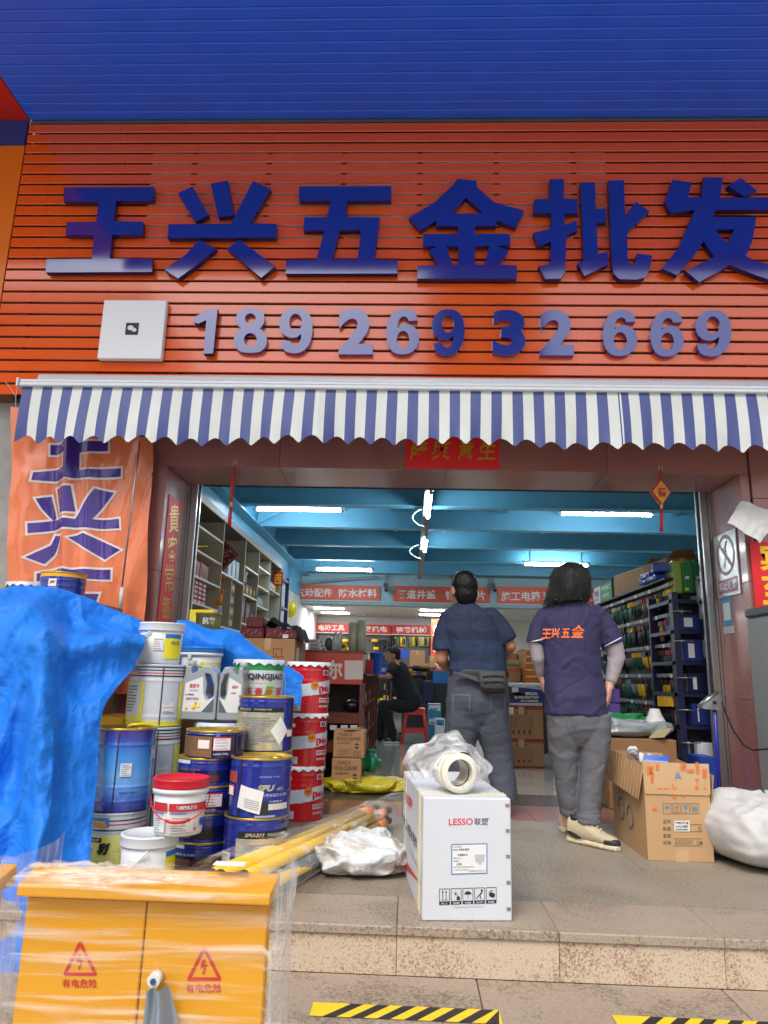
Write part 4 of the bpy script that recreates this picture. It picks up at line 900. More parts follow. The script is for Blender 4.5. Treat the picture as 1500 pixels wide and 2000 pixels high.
MB().quad(pr2(.12,.3), pr2(.5,.25), pr2(1,.25), pr2(.13,.8)).build("print_dark", blackc, t)
MB().quad(pr2(.30,.5), pr2(.52,.5), pr2(.52,.62), pr2(.30,.62)).build("print_red", redc, t)
pr3 = pxrect(980, 1336, 1062, 1378, Yc+.023)
MB().text("SPECIAL", lambda s, v: pr3(.56+.3*s, .48+.14*v), .06).build("lettering", whitec, t); MB().text("OIL FOR STEAM TOOLS", lambda s, v: pr3(.30+.58*s, .32+.12*v), .05).build("lettering", whitec, t); MB().text("汽动工具专用油", lambda s, v: pr3(.45+.42*s, .15+.12*v), .04).build("lettering", whitec, t)
MB().quad(pr3(.24,.62), pr3(.40,.62), pr3(.40,.86), pr3(.24,.86)).build("sticker", whitec, t)
MB().text("汽油工具专用油", lambda s, v: pr3(.58+.38*s, .80+.1*v), .0).build("lettering", dk, t)
# boxes behind on the right back
for (x0, y0, x1, y1, Y, mt_, lb, red_) in ((978, 1302, 1017, 1334, 5.0, kraft, "brown carton with a red printed band behind the white oil box", 1), (978, 1288, 1014, 1301, 5.3, kraft, "tan box with a green base on the red banded carton", 2), (984, 1276, 1010, 1288, 5.5, kraft2, "dark tan box above the green based one", 0), (1015, 1268, 1028, 1299, 5.4, kraft, "narrow tan box strapped in yellow left of the orange stack", 0), (1018, 1299, 1032, 1333, 5.1, kraft, "tan box with a cream label right of the red banded carton", 0)):
    a, b_ = PY(x0, y1, Y), PY(x1, y0, Y); t = carton("stacked_box", lb, "box", a.x, Y, a.z, b_.x, Y+.3, b_.z, mt_, tape=False)
    if red_: pr_ = pxrect(x0+1, y0+(3 if red_ == 1 else 9), x1-1, y0+(10 if red_ == 1 else 13), Y-.003); MB().quad(pr_(0,0), pr_(1,0), pr_(1,1), pr_(0,1)).build("printed_band", M("band_orange_red", (186,84,50), .5) if red_ == 1 else greenc, t)
    pr_ = pxrect(x0+(x1-x0)*.3, y0, x0+(x1-x0)*.34, y1, Y-.004); MB().quad(pr_(0,0), pr_(1,0), pr_(1,1), pr_(0,1)).build("strap", M("strap_yellow", (214,200,120), .4), t)
t = thing("low_pallet", "low pallet platform under the tan boxes behind the oil box", "pallet", (1.4, 5.2, 0)); a = PY(978, 1334, 5.0); MB().box(a.x, 4.95, 0, PY(1075,1334,5).x, 5.9, a.z-.003).build("platform_body", dwood, t)
for k in range(5):
    y1 = 1335-k*13; Y = 4.6; a, b_ = PY(1028, y1, Y), PY(1052, y1-12.4, Y); t = carton("orange_box", ("lowest", "second", "third", "fourth", "topmost")[k]+" box of the orange stack beside the left arm of the long haired person", "box", a.x, Y, a.z, b_.x, Y+.3, b_.z, M("orange_brown_card", (180,92,30), .5, var=.1), "orange boxes in a strapped stack", tape=False)
    MB().box(a.x-.002, Y-.003, a.z+.001, b_.x+.002, Y+.02, a.z+.014).build("strap", M("strap_yellow", (214,200,120), .4), t)
t = thing("orange_stack_plinth", "dark plinth below the orange box stack", "plinth", (1.5, 4.7, 0)); MB().box(PY(1026,1335,4.6).x, 4.58, 0, PY(1066,1335,4.6).x, 4.92, PY(1040,1335,4.6).z-.003).build("plinth_body", dwood, t)
MB().box(PY(1054,1300,4.6).x, 4.6, PY(1040,1335,4.6).z, PY(1064,1300,4.6).x, 4.9, PY(1040,1296,4.6).z).build("side_panel", greyc, t)
# ---- right side: tool rack on the plane X = 2.2
black_st = M("rack_black", (22,24,28), .45)
rk = thing("tool_rack", "black tool display rack full of hanging packs along the right wall", "rack", (2.3, 2.2, 0))
RX = 2.3; ry0, ry1 = .95, 3.5
MB().box(RX, ry0, .05, RX+.03, ry1, 1.78).build("pegboard", M("peg_dark", (40,44,46), .6), rk)
for y in (ry0, 1.8, 2.65, ry1): MB().box(RX-.02, y-.02, 0, RX+.05, y+.02, 1.8).build("upright", black_st, rk)
MB().box(RX-.2, ry0, 0, RX+.03, ry1, .12).build("base", black_st, rk)
rows = (1.73, 1.48, 1.23, .98, .74)
for z in rows: MB().box(RX-.115, ry0, z-.006, RX-.105, ry1, z+.022).build("label_rail", M("rail_grey", (120,122,120), .4), rk)
rnd = random.Random(9)
pk_m = [blackc, blackc, M("hanging_dark_grey", (44,46,50), .4), M("tool_teal", (24,92,78), .4), M("tool_steel", (120,124,124), .35, metal=.5), ty, M("handle_brown", (120,76,40), .5), M("tool_clear", (140,156,156), .2, coat=.4), redc]
grp = ["top", "second", "third", "fourth", "lowest"]
rnd = random.Random(9)
for r_, z in enumerate(rows):
    y = ry0+.05; kind = 0; run = 0; nrun = -1
    while y < ry1-.05:
        if run == 0: kind = rnd.choice((0, 1, 2, 3, 7, 4, 0, 1, 6, 5) if y < 1.9 else (3, 3, 7, 4, 3, 1)); run = rnd.randint(3, 8); hh = rnd.uniform(.13, .2); wrun = rnd.choice((.03, .034, .04)); nrun += 1; hd = rnd.choice((0, 2, 5, 6, 7, 8, 3, 0))
        w_ = wrun; hq = hh*rnd.uniform(.86, 1.1); t = thing("hanging_tool", cname[kind]+" tool in the "+grp[r_]+" row of the black rack, "+ordw[nrun]+" cluster from near end", "tool", (RX-.06, y, z-.02), "tools in the "+ordw[nrun]+" cluster of the "+grp[r_]+" row")
        xo = rnd.uniform(-.012, .012); MB().tube([(RX-.062+xo, y, z-.05), (RX-.066+xo, y, z-.02-hq*.5), (RX-.06+xo, y+rnd.uniform(-.004,.004), z-.02-hq)], [w_*.30, w_*.36, w_*.2], 6).build("tool_body", pk_m[kind], t)
        MB().box(RX-.085+xo, y-w_*.32, z-.07, RX-.035+xo, y+w_*.32, z-.025, bev=.004).build("handle_end", pk_m[hd], t)
        y += w_; run -= 1
    for k in range(int((ry1-ry0)/.14)):
        if (k*7+r_*3) % 5: MB().box(RX-.119, ry0+.05+k*.14, z-.012, RX-.116, ry0+.095+k*.14, z+.020).build("price_tag", greyc if (k+r_) % 3 else whitec, rk)
for k in range(5):
    q = PX(1290+k*6, 1368, RX-.12); t = thing("yellow_tool", "short yellow tool in the row of yellow ones low on the right rack", "tool", tuple(q), "short yellow tools low on the rack"); MB().box(q.x-.02, q.y-.035, q.z-.05, q.x+.0, q.y+.02, q.z+.04, bev=.004).build("tool_body", ty, t)
# light box on top of the rack, far part
y0, y1 = 2.71, 3.5; z0, z1 = 1.80, 2.02
t = thing("light_box_sign", "green and white light box sign with black frame on the far rack end", "sign", (2.25, 3.1, z0))
MB().box(2.2, y0, z0, 2.4, y1, z1).build("box_body", black_st, t)
MB().quad((2.197, y1-.02, z0+.015), (2.197, y1-.30, z0+.015), (2.197, y1-.30, z1-.015), (2.197, y1-.02, z1-.015)).build("white_face", whitec, t)
MB().quad((2.197, y1-.31, z0+.015), (2.197, y0+.01, z0+.015), (2.197, y0+.01, z1-.015), (2.197, y1-.31, z1-.015)).build("green_face", M("sign_green", (30,140,72), .4), t)
MB().quad((2.215, y0-.003, z0+.015), (2.385, y0-.003, z0+.015), (2.385, y0-.003, z1-.015), (2.215, y0-.003, z1-.015)).build("end_face", whitec, t)
MB().text("户外电工", rect((2.194, y1-.34, z0+.125), (0,-.4,0), (0,0,.06)), .03).build("lettering", whitec, t); MB().text("产品展示", rect((2.194, y1-.38, z0+.04), (0,-.3,0), (0,0,.055)), .03).build("lettering", whitec, t)
MB().text("专业", rect((2.194, y1-.05, z0+.09), (0,-.2,0), (0,0,.08)), .03).build("lettering", dk, t); MB().text("五金电工", rect((2.194, y1-.06, z0+.045), (0,-.18,0), (0,0,.03)), .02).build("lettering", dk, t)
# boxes on the rack top
zt_ = 1.80
for (xa, ya, xb, yb, z0, z1, mt_, lb) in ((2.2, 1.7, 2.75, 2.5, 1.80, 2.02, kraft, "open brown carton on the rack top, left of the green boxes"), (2.22, 1.15, 2.5, 1.62, 1.86, 2.0, kraft2, "flattened brown carton on the rack top beside the green boxes")):
    t = carton("rack_top_carton", lb, "carton", xa, ya, z0, xb, yb, z1, mt_, rot=.12)
    MB().add([(xa+.05, ya, z1), (xb, ya, z1), (xb-.05, ya-.12, z1+.06), (xa+.05, ya-.12, z1+.05)], [(0,1,2,3)]).build("flap", mt_, t)
MB().box(RX-.15, ry0, 1.782, 3.0, ry1, 1.798).build("top_board", black_st, rk)
for k, (y, z, rz) in enumerate(((1.42, 1.80, .2), (1.2, 1.80, .05), (1.12, 1.862, -.3), (1.38, 1.845, .1))):
    t = carton("blue_flat_box", ("lowest left", "lowest right", "tilted upper", "upper left")[k]+" blue flat box on the edge of the rack top", "box", 2.12, y-.1, z, 2.34, y+.1, z+.045 if k != 2 else z+.08, bluec, "blue flat boxes on the rack top", tape=False, rot=rz)
    MB().box(2.118, y-.06, z+.012, 2.119, y+.06, z+.03).build("print", whitec, t)
# dark blue cabinet with small boxes and blister packs near the right jamb
cb = thing("blue_drawer_rack", "dark navy storage rack between the tool rack and the steel shutter rail", "rack", (2.5, 1.0, 0)); navyst = M("rack_navy", (24,30,66), .4)
xp = PY(1318, 1300, .85).x
for x in (xp, xp+.33): MB().box(x, .82, 0, x+.05, .9, 1.66).build("upright", navyst, cb)
for z in (.35, .6, .85, 1.1, 1.35, 1.6): MB().box(xp, .83, z-.03, xp+.38, 1.4, z).build("rack_shelf", navyst, cb)
MB().box(xp, 1.4, 0, xp+.5, 1.43, 1.66).build("back_sheet", navyst, cb)
navybox = M("navy_box", (26,44,110), .45)
for k, (z, hh, mt_, lb) in enumerate(((1.35, .13, navybox, "blue box on the top board of the navy rack"), (1.1, .18, navybox, "blue box on the second board of the navy rack"), (.85, .16, M("deep_blue", (18,24,64), .4), "dark blue box in the middle of the navy rack"), (.6, .17, navybox, "blue box with a white label low on the navy rack"), (.35, .12, whitec, "white papers stacked low on the navy rack"))):
    t = carton("rack_box", lb, "box", xp+.06+.02*k, .86, z, xp+.28, 1.2, z+hh, mt_, tape=False); MB().box(xp+.1+.02*k, .8585, z+.03, xp+.17, .8595, z+hh*.8).build("label", whitec, t)
for k in range(6):
    z = (1.5, 1.26, .97, .72, .47, .25)[k]; MB().tube([(xp-.01, .80, z), (xp+.14, .78, z)], .004, 6).build("wire_rod", steel, cb)
zg0 = PY(1335,1157,.9).z; 
for (x0, y0, x1, mt_, lb) in ((1318, 1092, 1353, M("green_box_pale", (150,170,70), .35, coat=.3), "yellow green face box on top of the navy rack"), (1333, 1097, 1353, greenc, "green box in front on the navy rack"), (1354, 1093, 1378, greenc, "green box with a pale lid at the right on the navy rack")):
    a, b_ = PY(x0, y0, .88), PY(x1, y0, .88); yb = .88 if mt_ is greenc else .93
    t = carton("green_box", lb, "box", a.x, yb, 1.662, b_.x, yb+.25, a.z, mt_, tape=False)
    if mt_ is greenc:
        pr_ = pxrect(x0+3, 1125, x1-6, 1131, yb-.003); MB().quad(pr_(.2,0), pr_(.9,0), pr_(.9,1), pr_(.2,1)).build("print", whitec, t)
        pr_ = pxrect(x0+3, 1148, x1-6, 1153, yb-.003); MB().quad(pr_(.2,0), pr_(.9,0), pr_(.9,1), pr_(.2,1)).build("print", yellowc, t)
for (x0, lb) in ((1289, "left pale blue box high on the rack top behind the green boxes"), (1306, "right pale blue box high on the rack top behind the green boxes")):
    a, b_ = PY(x0, 1114, 1.9), PY(x0+15, 1098, 1.9); carton("pale_box", lb, "box", a.x, 1.9, 2.023 if a.z < 2.3 else a.z, b_.x, 2.1, b_.z, M("pale_blue_card", (168,196,214), .4), tape=False)
for k, (x0, y0, x1, y1) in enumerate(((1362, 1133, 1388, 1178), (1367, 1174, 1390, 1209), (1376, 1208, 1394, 1240), (1375, 1250, 1398, 1284))):
    Y = .74; t = thing("blister_pack", ("topmost", "second", "third", "lowest")[k]+" clear blister pack hanging beside the steel shutter rail", "blister pack", tuple(PY(x0, y1, Y)), "clear blister packs hanging by the shutter rail")
    a, b_ = PY(x0, y1, Y), PY(x1, y0, Y); MB().box(a.x, Y, a.z, b_.x, Y+.003, b_.z).build("backing_card", greyc, t)
    for j in (0, 1):
        xx = a.x+(b_.x-a.x)*(.28+.44*j); b = MB(); b.sphere((xx, Y-.012, (a.z+b_.z)/2), ((b_.x-a.x)*.21, .02, (b_.z-a.z)*.4), 14, 8); b.build("bubble", M("clear_bubble", (210,216,216), .08, coat=.6, alpha=.55), t)
        MB().sphere((xx, Y-.008, (a.z+b_.z)/2), ((b_.x-a.x)*.12, .012, (b_.z-a.z)*.22), 10, 6).build("part", (steel, maroon)[(j+k) % 2], t)
t = thing("green_bag", "green plastic bag hanging low beside the steel shutter rail", "bag", tuple(PY(1395, 1365, .72)))
def gb_fn(u, v):
    p = PY(1381+26*u+8*v, 1292+75*v, .72); return p+Vector((0, -.03*math.sin(math.pi*u)+.02*fbm((u*4, v*6, 1)), 0))
MB().grid(gb_fn, 14, 20).build("bag", M("bag_green", (30,120,80), .35, bump=.4, bs=20), t)
def gn_fn(u, v):
    p = PY(1393+28*u+3*v, 1375+210*v, .7); return p+Vector((0, .03*fbm((u*5, v*20, 4)), 0))
t = thing("green_net", "dark green netting roll standing behind the blue mop pole", "netting", tuple(PY(1405, 1585, .7))); MB().grid(gn_fn, 14, 50).build("net", M("net_green", (14,62,48), .6, var=.6, vs=50, bump=.8, bs=60), t)
# low clutter behind the open carton: green bag, clear bag, box
t = carton("brown_tray_carton", "wide low brown carton behind the open one, with bags inside", "carton", PY(1186,1460,.55).x, .55, 0, PY(1322,1460,.55).x, .95, PY(1250,1443,.55).z, kraft2, tape=False)
q = PY(1215, 1422, .7)
pillow((q.x+.02, .75, PY(1250,1443,.55).z), .3, .17, .13, M("clear_film_bag", (150,160,160), .2, bump=.5, bs=16, coat=.4), "clear_bag", "clear grey plastic bag on the wide low carton behind the open one", "bag", .1, 7, .045, 70, 40)
pillow((q.x-.02, .86, PY(1250,1425,.55).z), .3, .12, .1, M("bag_green2", (34,128,70), .4, bump=.4, bs=16), "green_bag", "green plastic bag lying above the clear bag beside the grey trousers", "bag", .05, 9, .04, 70, 40)
t = carton("purple_box", "purple printed box below the hand of the long haired person", "box", PY(1192,1400,1.0).x, 1.0, PY(1200,1397,1.0).z, PY(1213,1400,1.0).x, 1.3, PY(1200,1374,1.0).z, purplec, tape=False)
carton("purple_box", "upper purple box with a white label beside the hand", "box", PY(1199,1370,1.05).x, 1.05, PY(1200,1374,1.0).z+.001, PY(1212,1370,1.05).x, 1.3, PY(1205,1345,1.05).z, purplec, tape=False)
t = carton("support_carton", "plain brown carton under the purple boxes", "carton", PY(1190,1400,1.0).x, 1.0, 0, PY(1214,1400,1.0).x, 1.35, PY(1200,1397,1.0).z-.003, kraft2)
q = PY(1280, 1410, .75); t = thing("white_cone", "white conical plastic funnel in the low carton", "funnel", (q.x, .75, q.z)); MB().lathe([(.09,-.02,0),(.05,.06,0),(.035,.1,0),(0,.1,0)], (q.x, .75, q.z), 20).build("cone", whitec, t)
pr_ = [PY(1268,1442,.56), PY(1298,1440,.5), PY(1312,1424,.6), PY(1282,1424,.66)]
t = thing("card_sheet", "loose tan cardboard sheet lying on the low carton", "cardboard", tuple(pr_[0])); b = MB(); b.add(pr_+[p+Vector((0,.002,.006)) for p in pr_], [(0,1,2,3),(7,6,5,4),(0,4,5,1),(1,5,6,2),(2,6,7,3),(3,7,4,0)]); b.build("sheet", M("card_tan", (176,158,120), .7), t)
q = PZ(1375, 1520, .0); t = carton("blue_bin", "blue bin on the floor behind the mop pole", "bin", PY(1362,1500,.7).x, .62, 0, PY(1392,1500,.7).x, .9, PY(1375,1478,.62).z, bluec, tape=False)
# ================================================================== PAILS, DRUMS AND THE TARPAULIN
def cylp(cx, cy, r, z0, z1, s0, s1, dr=.002):
    # patch of a drum's wall, s = -1..1 across the side turned to the street viewer
    thv = math.atan2(CAM.x-cx, cy-CAM.y)
    a0, a1 = thv+math.asin(max(-1, min(1, s0))), thv+math.asin(max(-1, min(1, s1)))
    def f(s, t):
        th = a0+(a1-a0)*s; rr = r+dr; return Vector((cx+rr*math.sin(th), cy-rr*math.cos(th), z0+(z1-z0)*t))
    return f
goldlid = M("gold_lid", (196,166,70), .3, metal=.75, var=.1, vs=12); whitep = M("white_plastic", (216,220,222), .4, var=.04); whitet = M("white_tinplate", (196,204,214), .25, coat=.4, var=.04)
tinblue = M("tin_blue", (26,44,140), .2, coat=.6, var=.08, vs=6); tinred = M("tin_red", (196,24,34), .25, coat=.5, var=.06); tingold = M("tin_gold_print", (140,108,72), .35, metal=.4, var=.25, vs=9, stretch=(1,1,8)); tinsilver = M("tin_silver", (196,192,170), .25, metal=.6, var=.2, vs=7, stretch=(1,1,3))
paper = M("paper_label_white", (222,222,220), .6, var=.03); ink = M("label_ink", (120,122,128), .7); dkblue = M("deep_tin_blue", (18,26,84), .22, coat=.5)
def drum(name, label, cx, cy, z0, h, r, mats, bands, beads=(.12, .33, .82), lid='flat', n=44, cat="paint drum", group=None, lidmat=None, seam=None):
    # bands: list of (fraction, material index) from the bottom up
    t = thing(name, label, cat, (cx, cy, z0), group); prof = [(0, 0, 0), (r*.985, 0, 0)]
    def mi(f):
        m_ = bands[0][1]
        for a, b in bands:
            if f >= a-1e-6: m_ = b
        return m_
    N = 46
    cuts = sorted(set([i/N for i in range(N+1)]+[b[0] for b in bands]))
    for f in cuts:
        rr = r*.985
        for b in beads: rr += r*.022*math.exp(-((f-b)/.016)**2)
        if f > .97: rr += r*.015
        if f < .02: rr += r*.012
        prof.append((rr, f*h, mi(f)))
    ztop = h
    MB().lathe(prof, (cx, cy, z0+.0005), n).build("drum_wall", mats, t)
    lm = lidmat or goldlid
    b = MB()
    if lid == 'flat':
        b.lathe([(r*1.0,h-.008,0),(r*1.012,h-.002,0),(r*1.0,h+.002,0),(r*.965,h+.001,0),(r*.95,h-.012,0),(r*.3,h-.011,0),(0,h-.011,0)], (cx, cy, z0), n)
        b.build("lid", lm, t)
        MB().lathe([(r*.2,h-.011,0),(r*.2,h-.003,0),(0,h-.003,0)], (cx+r*.45, cy+.02, z0), 14).build("spout_cap", lm, t)
    elif lid == 'crown':
        vs = []; fs = []; nn = 64
        for i in range(nn):
            a = 2*math.pi*i/nn; k = .5+.5*math.cos(a*16)
            vs += [(cx+r*1.03*math.cos(a), cy+r*1.03*math.sin(a), z0+h+.006), (cx+r*(1.035+.012*k)*math.cos(a), cy+r*(1.035+.012*k)*math.sin(a), z0+h-.012-.016*k), (cx+r*.93*math.cos(a), cy+r*.93*math.sin(a), z0+h+.006), (cx+r*.9*math.cos(a), cy+r*.9*math.sin(a), z0+h-.004)]
        for i in range(nn):
            j = (i+1) % nn; fs += [(4*i, 4*j, 4*j+1, 4*i+1), (4*i, 4*i+2, 4*j+2, 4*j), (4*i+2, 4*i+3, 4*j+3, 4*j+2)]
        fs.append(tuple(4*i+3 for i in range(nn))); b.add(vs, fs, 0, True); b.build("crown_lid", lm, t)
    if seam is not None:
        b = MB(); f = cylp(cx, cy, r, z0+.01, z0+h-.01, seam-.02, seam+.02, .0015); b.grid(f, 2, 24, 0); b.build("seam", M("seam_dark", (70,62,60), .35, metal=.5), t)
    return t
def lab(t, c, r, z0, z1, s0, s1, mat, name="label", dr=.0022, lines=0, nu=10):
    f = cylp(c[0], c[1], r, z0, z1, s0, s1, dr); MB().grid(f, nu, 4).build(name, mat, t)
    if lines:
        b = MB(); g = cylp(c[0], c[1], r, z0, z1, s0, s1, dr+.0012); rn = random.Random(int(z0*1e4))
        for j in range(lines):
            v = .12+.76*j/max(1, lines-1); e = rn.uniform(.55, .92)
            b.add([g(.08+(e-.08)*k/6, v-.022) for k in range(7)]+[g(.08+(e-.08)*k/6, v+.022) for k in range(7)], [(k, k+1, k+8, k+7) for k in range(6)])
        b.build("print_lines", ink, t)["kind"] = "stuff"
def ctext(t, c, r, z0, z1, s0, s1, body, mat, bold=.02, shear=0, dr=.0035): MB().text(body, cylp(c[0], c[1], r, z0, z1, s0, s1, dr), bold, shear=shear).build("lettering", mat, t)
def bail(t, c, r, z, drop, mat, s=1.0, rad=.003, grip=None):      # wire handle hanging in front
    thv = math.atan2(CAM.x-c[0], c[1]-CAM.y); pts = []
    for k in range(17):
        a = -math.pi/2*1.02+math.pi*1.02*k/16; th = thv+a
        pts.append((c[0]+(r+.006)*math.sin(th), c[1]-(r+.006+.02*math.cos(a))*math.cos(th), z-drop*math.cos(a)**1.0))
    MB().tube(pts, rad, 6).build("handle", mat, t)
    if grip: MB().tube(pts[6:11], rad*2.2, 8).build("grip", grip, t)
def zf(cx_px, py, Y): return PY(cx_px, py, Y).z
# --- stack of pale striped drums with a white bucket on top
B = (-1.39, -1.15); rB = .15
ylp = M("tin_pale_yellow", (222,214,70), .25, coat=.4, var=.1, vs=4); stripek = M("stripe_black", (40,38,44), .3, coat=.3); striper = M("stripe_red", (190,40,60), .3)
sb = [(0,1),(.09,0),(.75,0),(.80,2),(.825,0),(.85,3),(.868,0),(.895,2),(.915,0),(.945,2),(.965,0)]
heights = [(0.0, .305), (.31, .315), (.63, .322)]
for k, (z0, h) in enumerate(heights):
    t = drum("paint_drum", ("bottom", "middle", "top")[k]+" white striped drum in the stack below the white lidded bucket", B[0], B[1], z0, h, rB, [whitet, ylp, stripek, striper], sb, (.16, .74), 'flat', lidmat=whitet, seam=.18, cat="paint drum")
    lab(t, B, rB, z0+.03, z0+h*.72, -.99, -.42, ylp, "yellow_panel"); lab(t, B, rB, z0+.06, z0+h*.7, -.96, -.52, whitet, "print_panel", .0032, 9)
    lab(t, B, rB, z0+.03, z0+h*.72, .78, .97, ylp, "yellow_panel"); lab(t, B, rB, z0+.075, z0+.125, .24, .62, paper, "sticker", .0036, 3)
    if k: lab(t, B, rB, z0+h*.84, z0+h*.95, -.97, -.66, M("picture_blue", (70,130,200), .3), "printed_picture", .0028); lab(t, B, rB, z0+h*.84, z0+h*.885, -.97, -.66, M("picture_orange", (230,150,60), .3), "printed_picture", .0036)
zc_ = .955
def bucket(name, label, c, z0, h, rb, rt, lidmat, lidh=.045, body=whitep, cat="bucket", rim=None):
    t = thing(name, label, cat, (c[0], c[1], z0))
    MB().lathe([(0,0,0),(rb*.97,0,0),(rb,.006,0),(rt,h-lidh,0),(rt*.98,h-lidh+.002,0)], (c[0], c[1], z0+.0008), 48).build("bucket_wall", body, t)
    L = rt*1.07; b = MB(); b.lathe([(rt,h-lidh,0),(L,h-lidh-.001,0),(L*1.01,h-lidh+.004,0),(L*.985,h-.010,0),(L,h-.008,0),(L*.995,h,0),(L*.90,h+.001,0),(L*.87,h-.008,0),(0,h-.007,0)], (c[0], c[1], z0), 48); b.build("lid", lidmat, t)
    if rim: MB().lathe([(rt,h-lidh-.024,0),(L*.985,h-lidh-.024,0),(L*.985,h-lidh-.002,0),(rt,h-lidh-.002,0)], (c[0], c[1], z0), 48).build("collar", rim, t)
    return t
t = bucket("white_bucket", "white lidded bucket with a yellow label on top of the striped drums", B, zc_, .225, .108, .116, whitep)
lab(t, B, .114, zc_+.03, zc_+.155, .18, .9, M("label_yellow", (228,216,20), .4), lines=0); lab(t, B, .1145, zc_+.14, zc_+.162, .18, .9, M("label_blue", (30,120,190), .4), "label_band"); 
ctext(t, B, .1155, zc_+.105, zc_+.125, .45, .85, "砂浆", ink, .03); lab(t, B, .1145, zc_+.075, zc_+.14, -.35, .12, paper, "sticker", .0026, 5)
thv = math.atan2(-B[0], B[1]+5.18)
hp = [Vector((B[0]-.02, B[1]-.125, zc_+.172))+Vector((-.10*math.sin(k/10*1.55), .05*k/10, -.085*k/10)) for k in range(11)]
MB().tube(hp, .0045, 8).build("handle", whitep, t); MB().sphere(hp[-1], .011, 10, 8).build("handle_lug", whitep, t)
# --- blue gradient drum on the pale yellow drum
Cc = (-1.42, -1.45); rC = .146
g_cols = [(46,50,130),(56,90,180),(88,140,216),(104,160,228),(100,166,232),(78,150,224),(60,140,214),(52,112,196),(56,70,160),(62,52,128)]
NG = 44
gm = []
for i in range(NG):
    f_ = i/(NG-1)*9; k = min(int(f_), 8); f_ -= k; gm.append(M("gradient_blue_%d" % i, tuple(a*(1-f_)+b*f_ for a, b in zip(g_cols[k], g_cols[k+1])), .2, coat=.6))
t = drum("paint_drum", "light blue drum with a gold lid beside the tarpaulin on the pale yellow drum", Cc[0], Cc[1], .255, .385, rC, gm, [(i/NG, i) for i in range(NG)], (.13, .3, .80), 'flat', seam=-.22)
lab(t, Cc, rC, .255+.165, .255+.225, -.08, .27, paper, "sticker", .003, 6); ctext(t, Cc, rC, .255+.085, .255+.095, -.05, .5, "贵州涂料化工有限公司", dkblue, .02)
ctext(t, Cc, rC, .255+.2, .255+.27, -.98, -.80, "漆", whitet, .06); ctext(t, Cc, rC, .255+.23, .255+.30, .82, .98, "家", whitet, .06)
MB().tube([Vector((Cc[0]+.02, Cc[1]-.05, .645)), Vector((Cc[0]+.05, Cc[1]-.07, .655)), Vector((Cc[0]+.10, Cc[1]-.05, .66)), Vector((Cc[0]+.12, Cc[1]+.0, .645))], .006, 6).build("lid_handle", yellowc, t)
pale = M("tin_cream_yellow", (226,226,130), .25, coat=.4)
t = drum("paint_drum", "pale yellow and white drum with black brushed lettering behind the yellow cabinet", Cc[0]-.01, Cc[1]-.005, 0, .253, rC+.002, [whitet, pale, stripek, striper], [(0,1),(.62,0),(.69,2),(.72,0),(.79,3),(.815,0),(.86,2),(.885,0)], (.68,), 'flat', lidmat=whitet)
cc = (Cc[0]-.01, Cc[1]-.005)
lab(t, cc, rC+.002, .0, .16, .45, .99, whitet, "white_panel"); lab(t, cc, rC+.002, .195, .235, -.85, -.18, M("picture_blue", (70,130,200), .3), "printed_picture"); lab(t, cc, rC+.003, .195, .212, -.8, -.25, M("picture_orange", (230,150,60), .3), "printed_picture", .0022); ctext(t, cc, rC+.003, .212, .224, -.72, -.28, "Lanbang", M("letter_yellow", (240,220,60), .4), .04, .3, .0035)
lab(t, cc, rC+.002, .128, .148, -.9, -.35, blackc, "black_band"); ctext(t, cc, rC+.003, .131, .145, -.88, -.4, "改性调合漆", whitet, .03)
ctext(t, cc, rC+.003, .075, .128, -.45, -.08, "利", stripek, .07, .3); ctext(t, cc, rC+.003, .045, .1, -.92, -.62, "兴", stripek, .07, .3)
b = MB(); rn = random.Random(4); fpt = cylp(cc[0], cc[1], rC+.002, 0, 1, -.6, .3, .0025)
for k in range(60):
    s_, z_ = rn.uniform(.05, .95), rn.uniform(.02, .1); d_ = .012
    if z_ > .035+.08*s_: continue
    b.quad(fpt(s_, z_), fpt(s_+d_, z_), fpt(s_+d_, z_+.0035), fpt(s_, z_+.0035))
b.build("printed_dots", stripek, t)["kind"] = "stuff"
# --- yellow tub left behind
q = PY(216, 1400, -1.0)
t = carton("yellow_tub", "yellow lidded tub half hidden by the tarpaulin behind the light blue drum", "tub", PY(186,1410,-1.15).x, -1.15, 0, PY(243,1410,-1.15).x-.005, -.9, PY(216,1400,-1.15).z, M("tub_yellow", (240,180,20), .4), tape=False)
MB().box(PY(184,1410,-1.16).x, -1.16, PY(216,1427,-1.16).z, PY(243,1410,-1.16).x-.003, -.89, PY(216,1400,-1.15).z+.004, bev=.006).build("lid", M("tub_yellow", (240,180,20), .4), t)
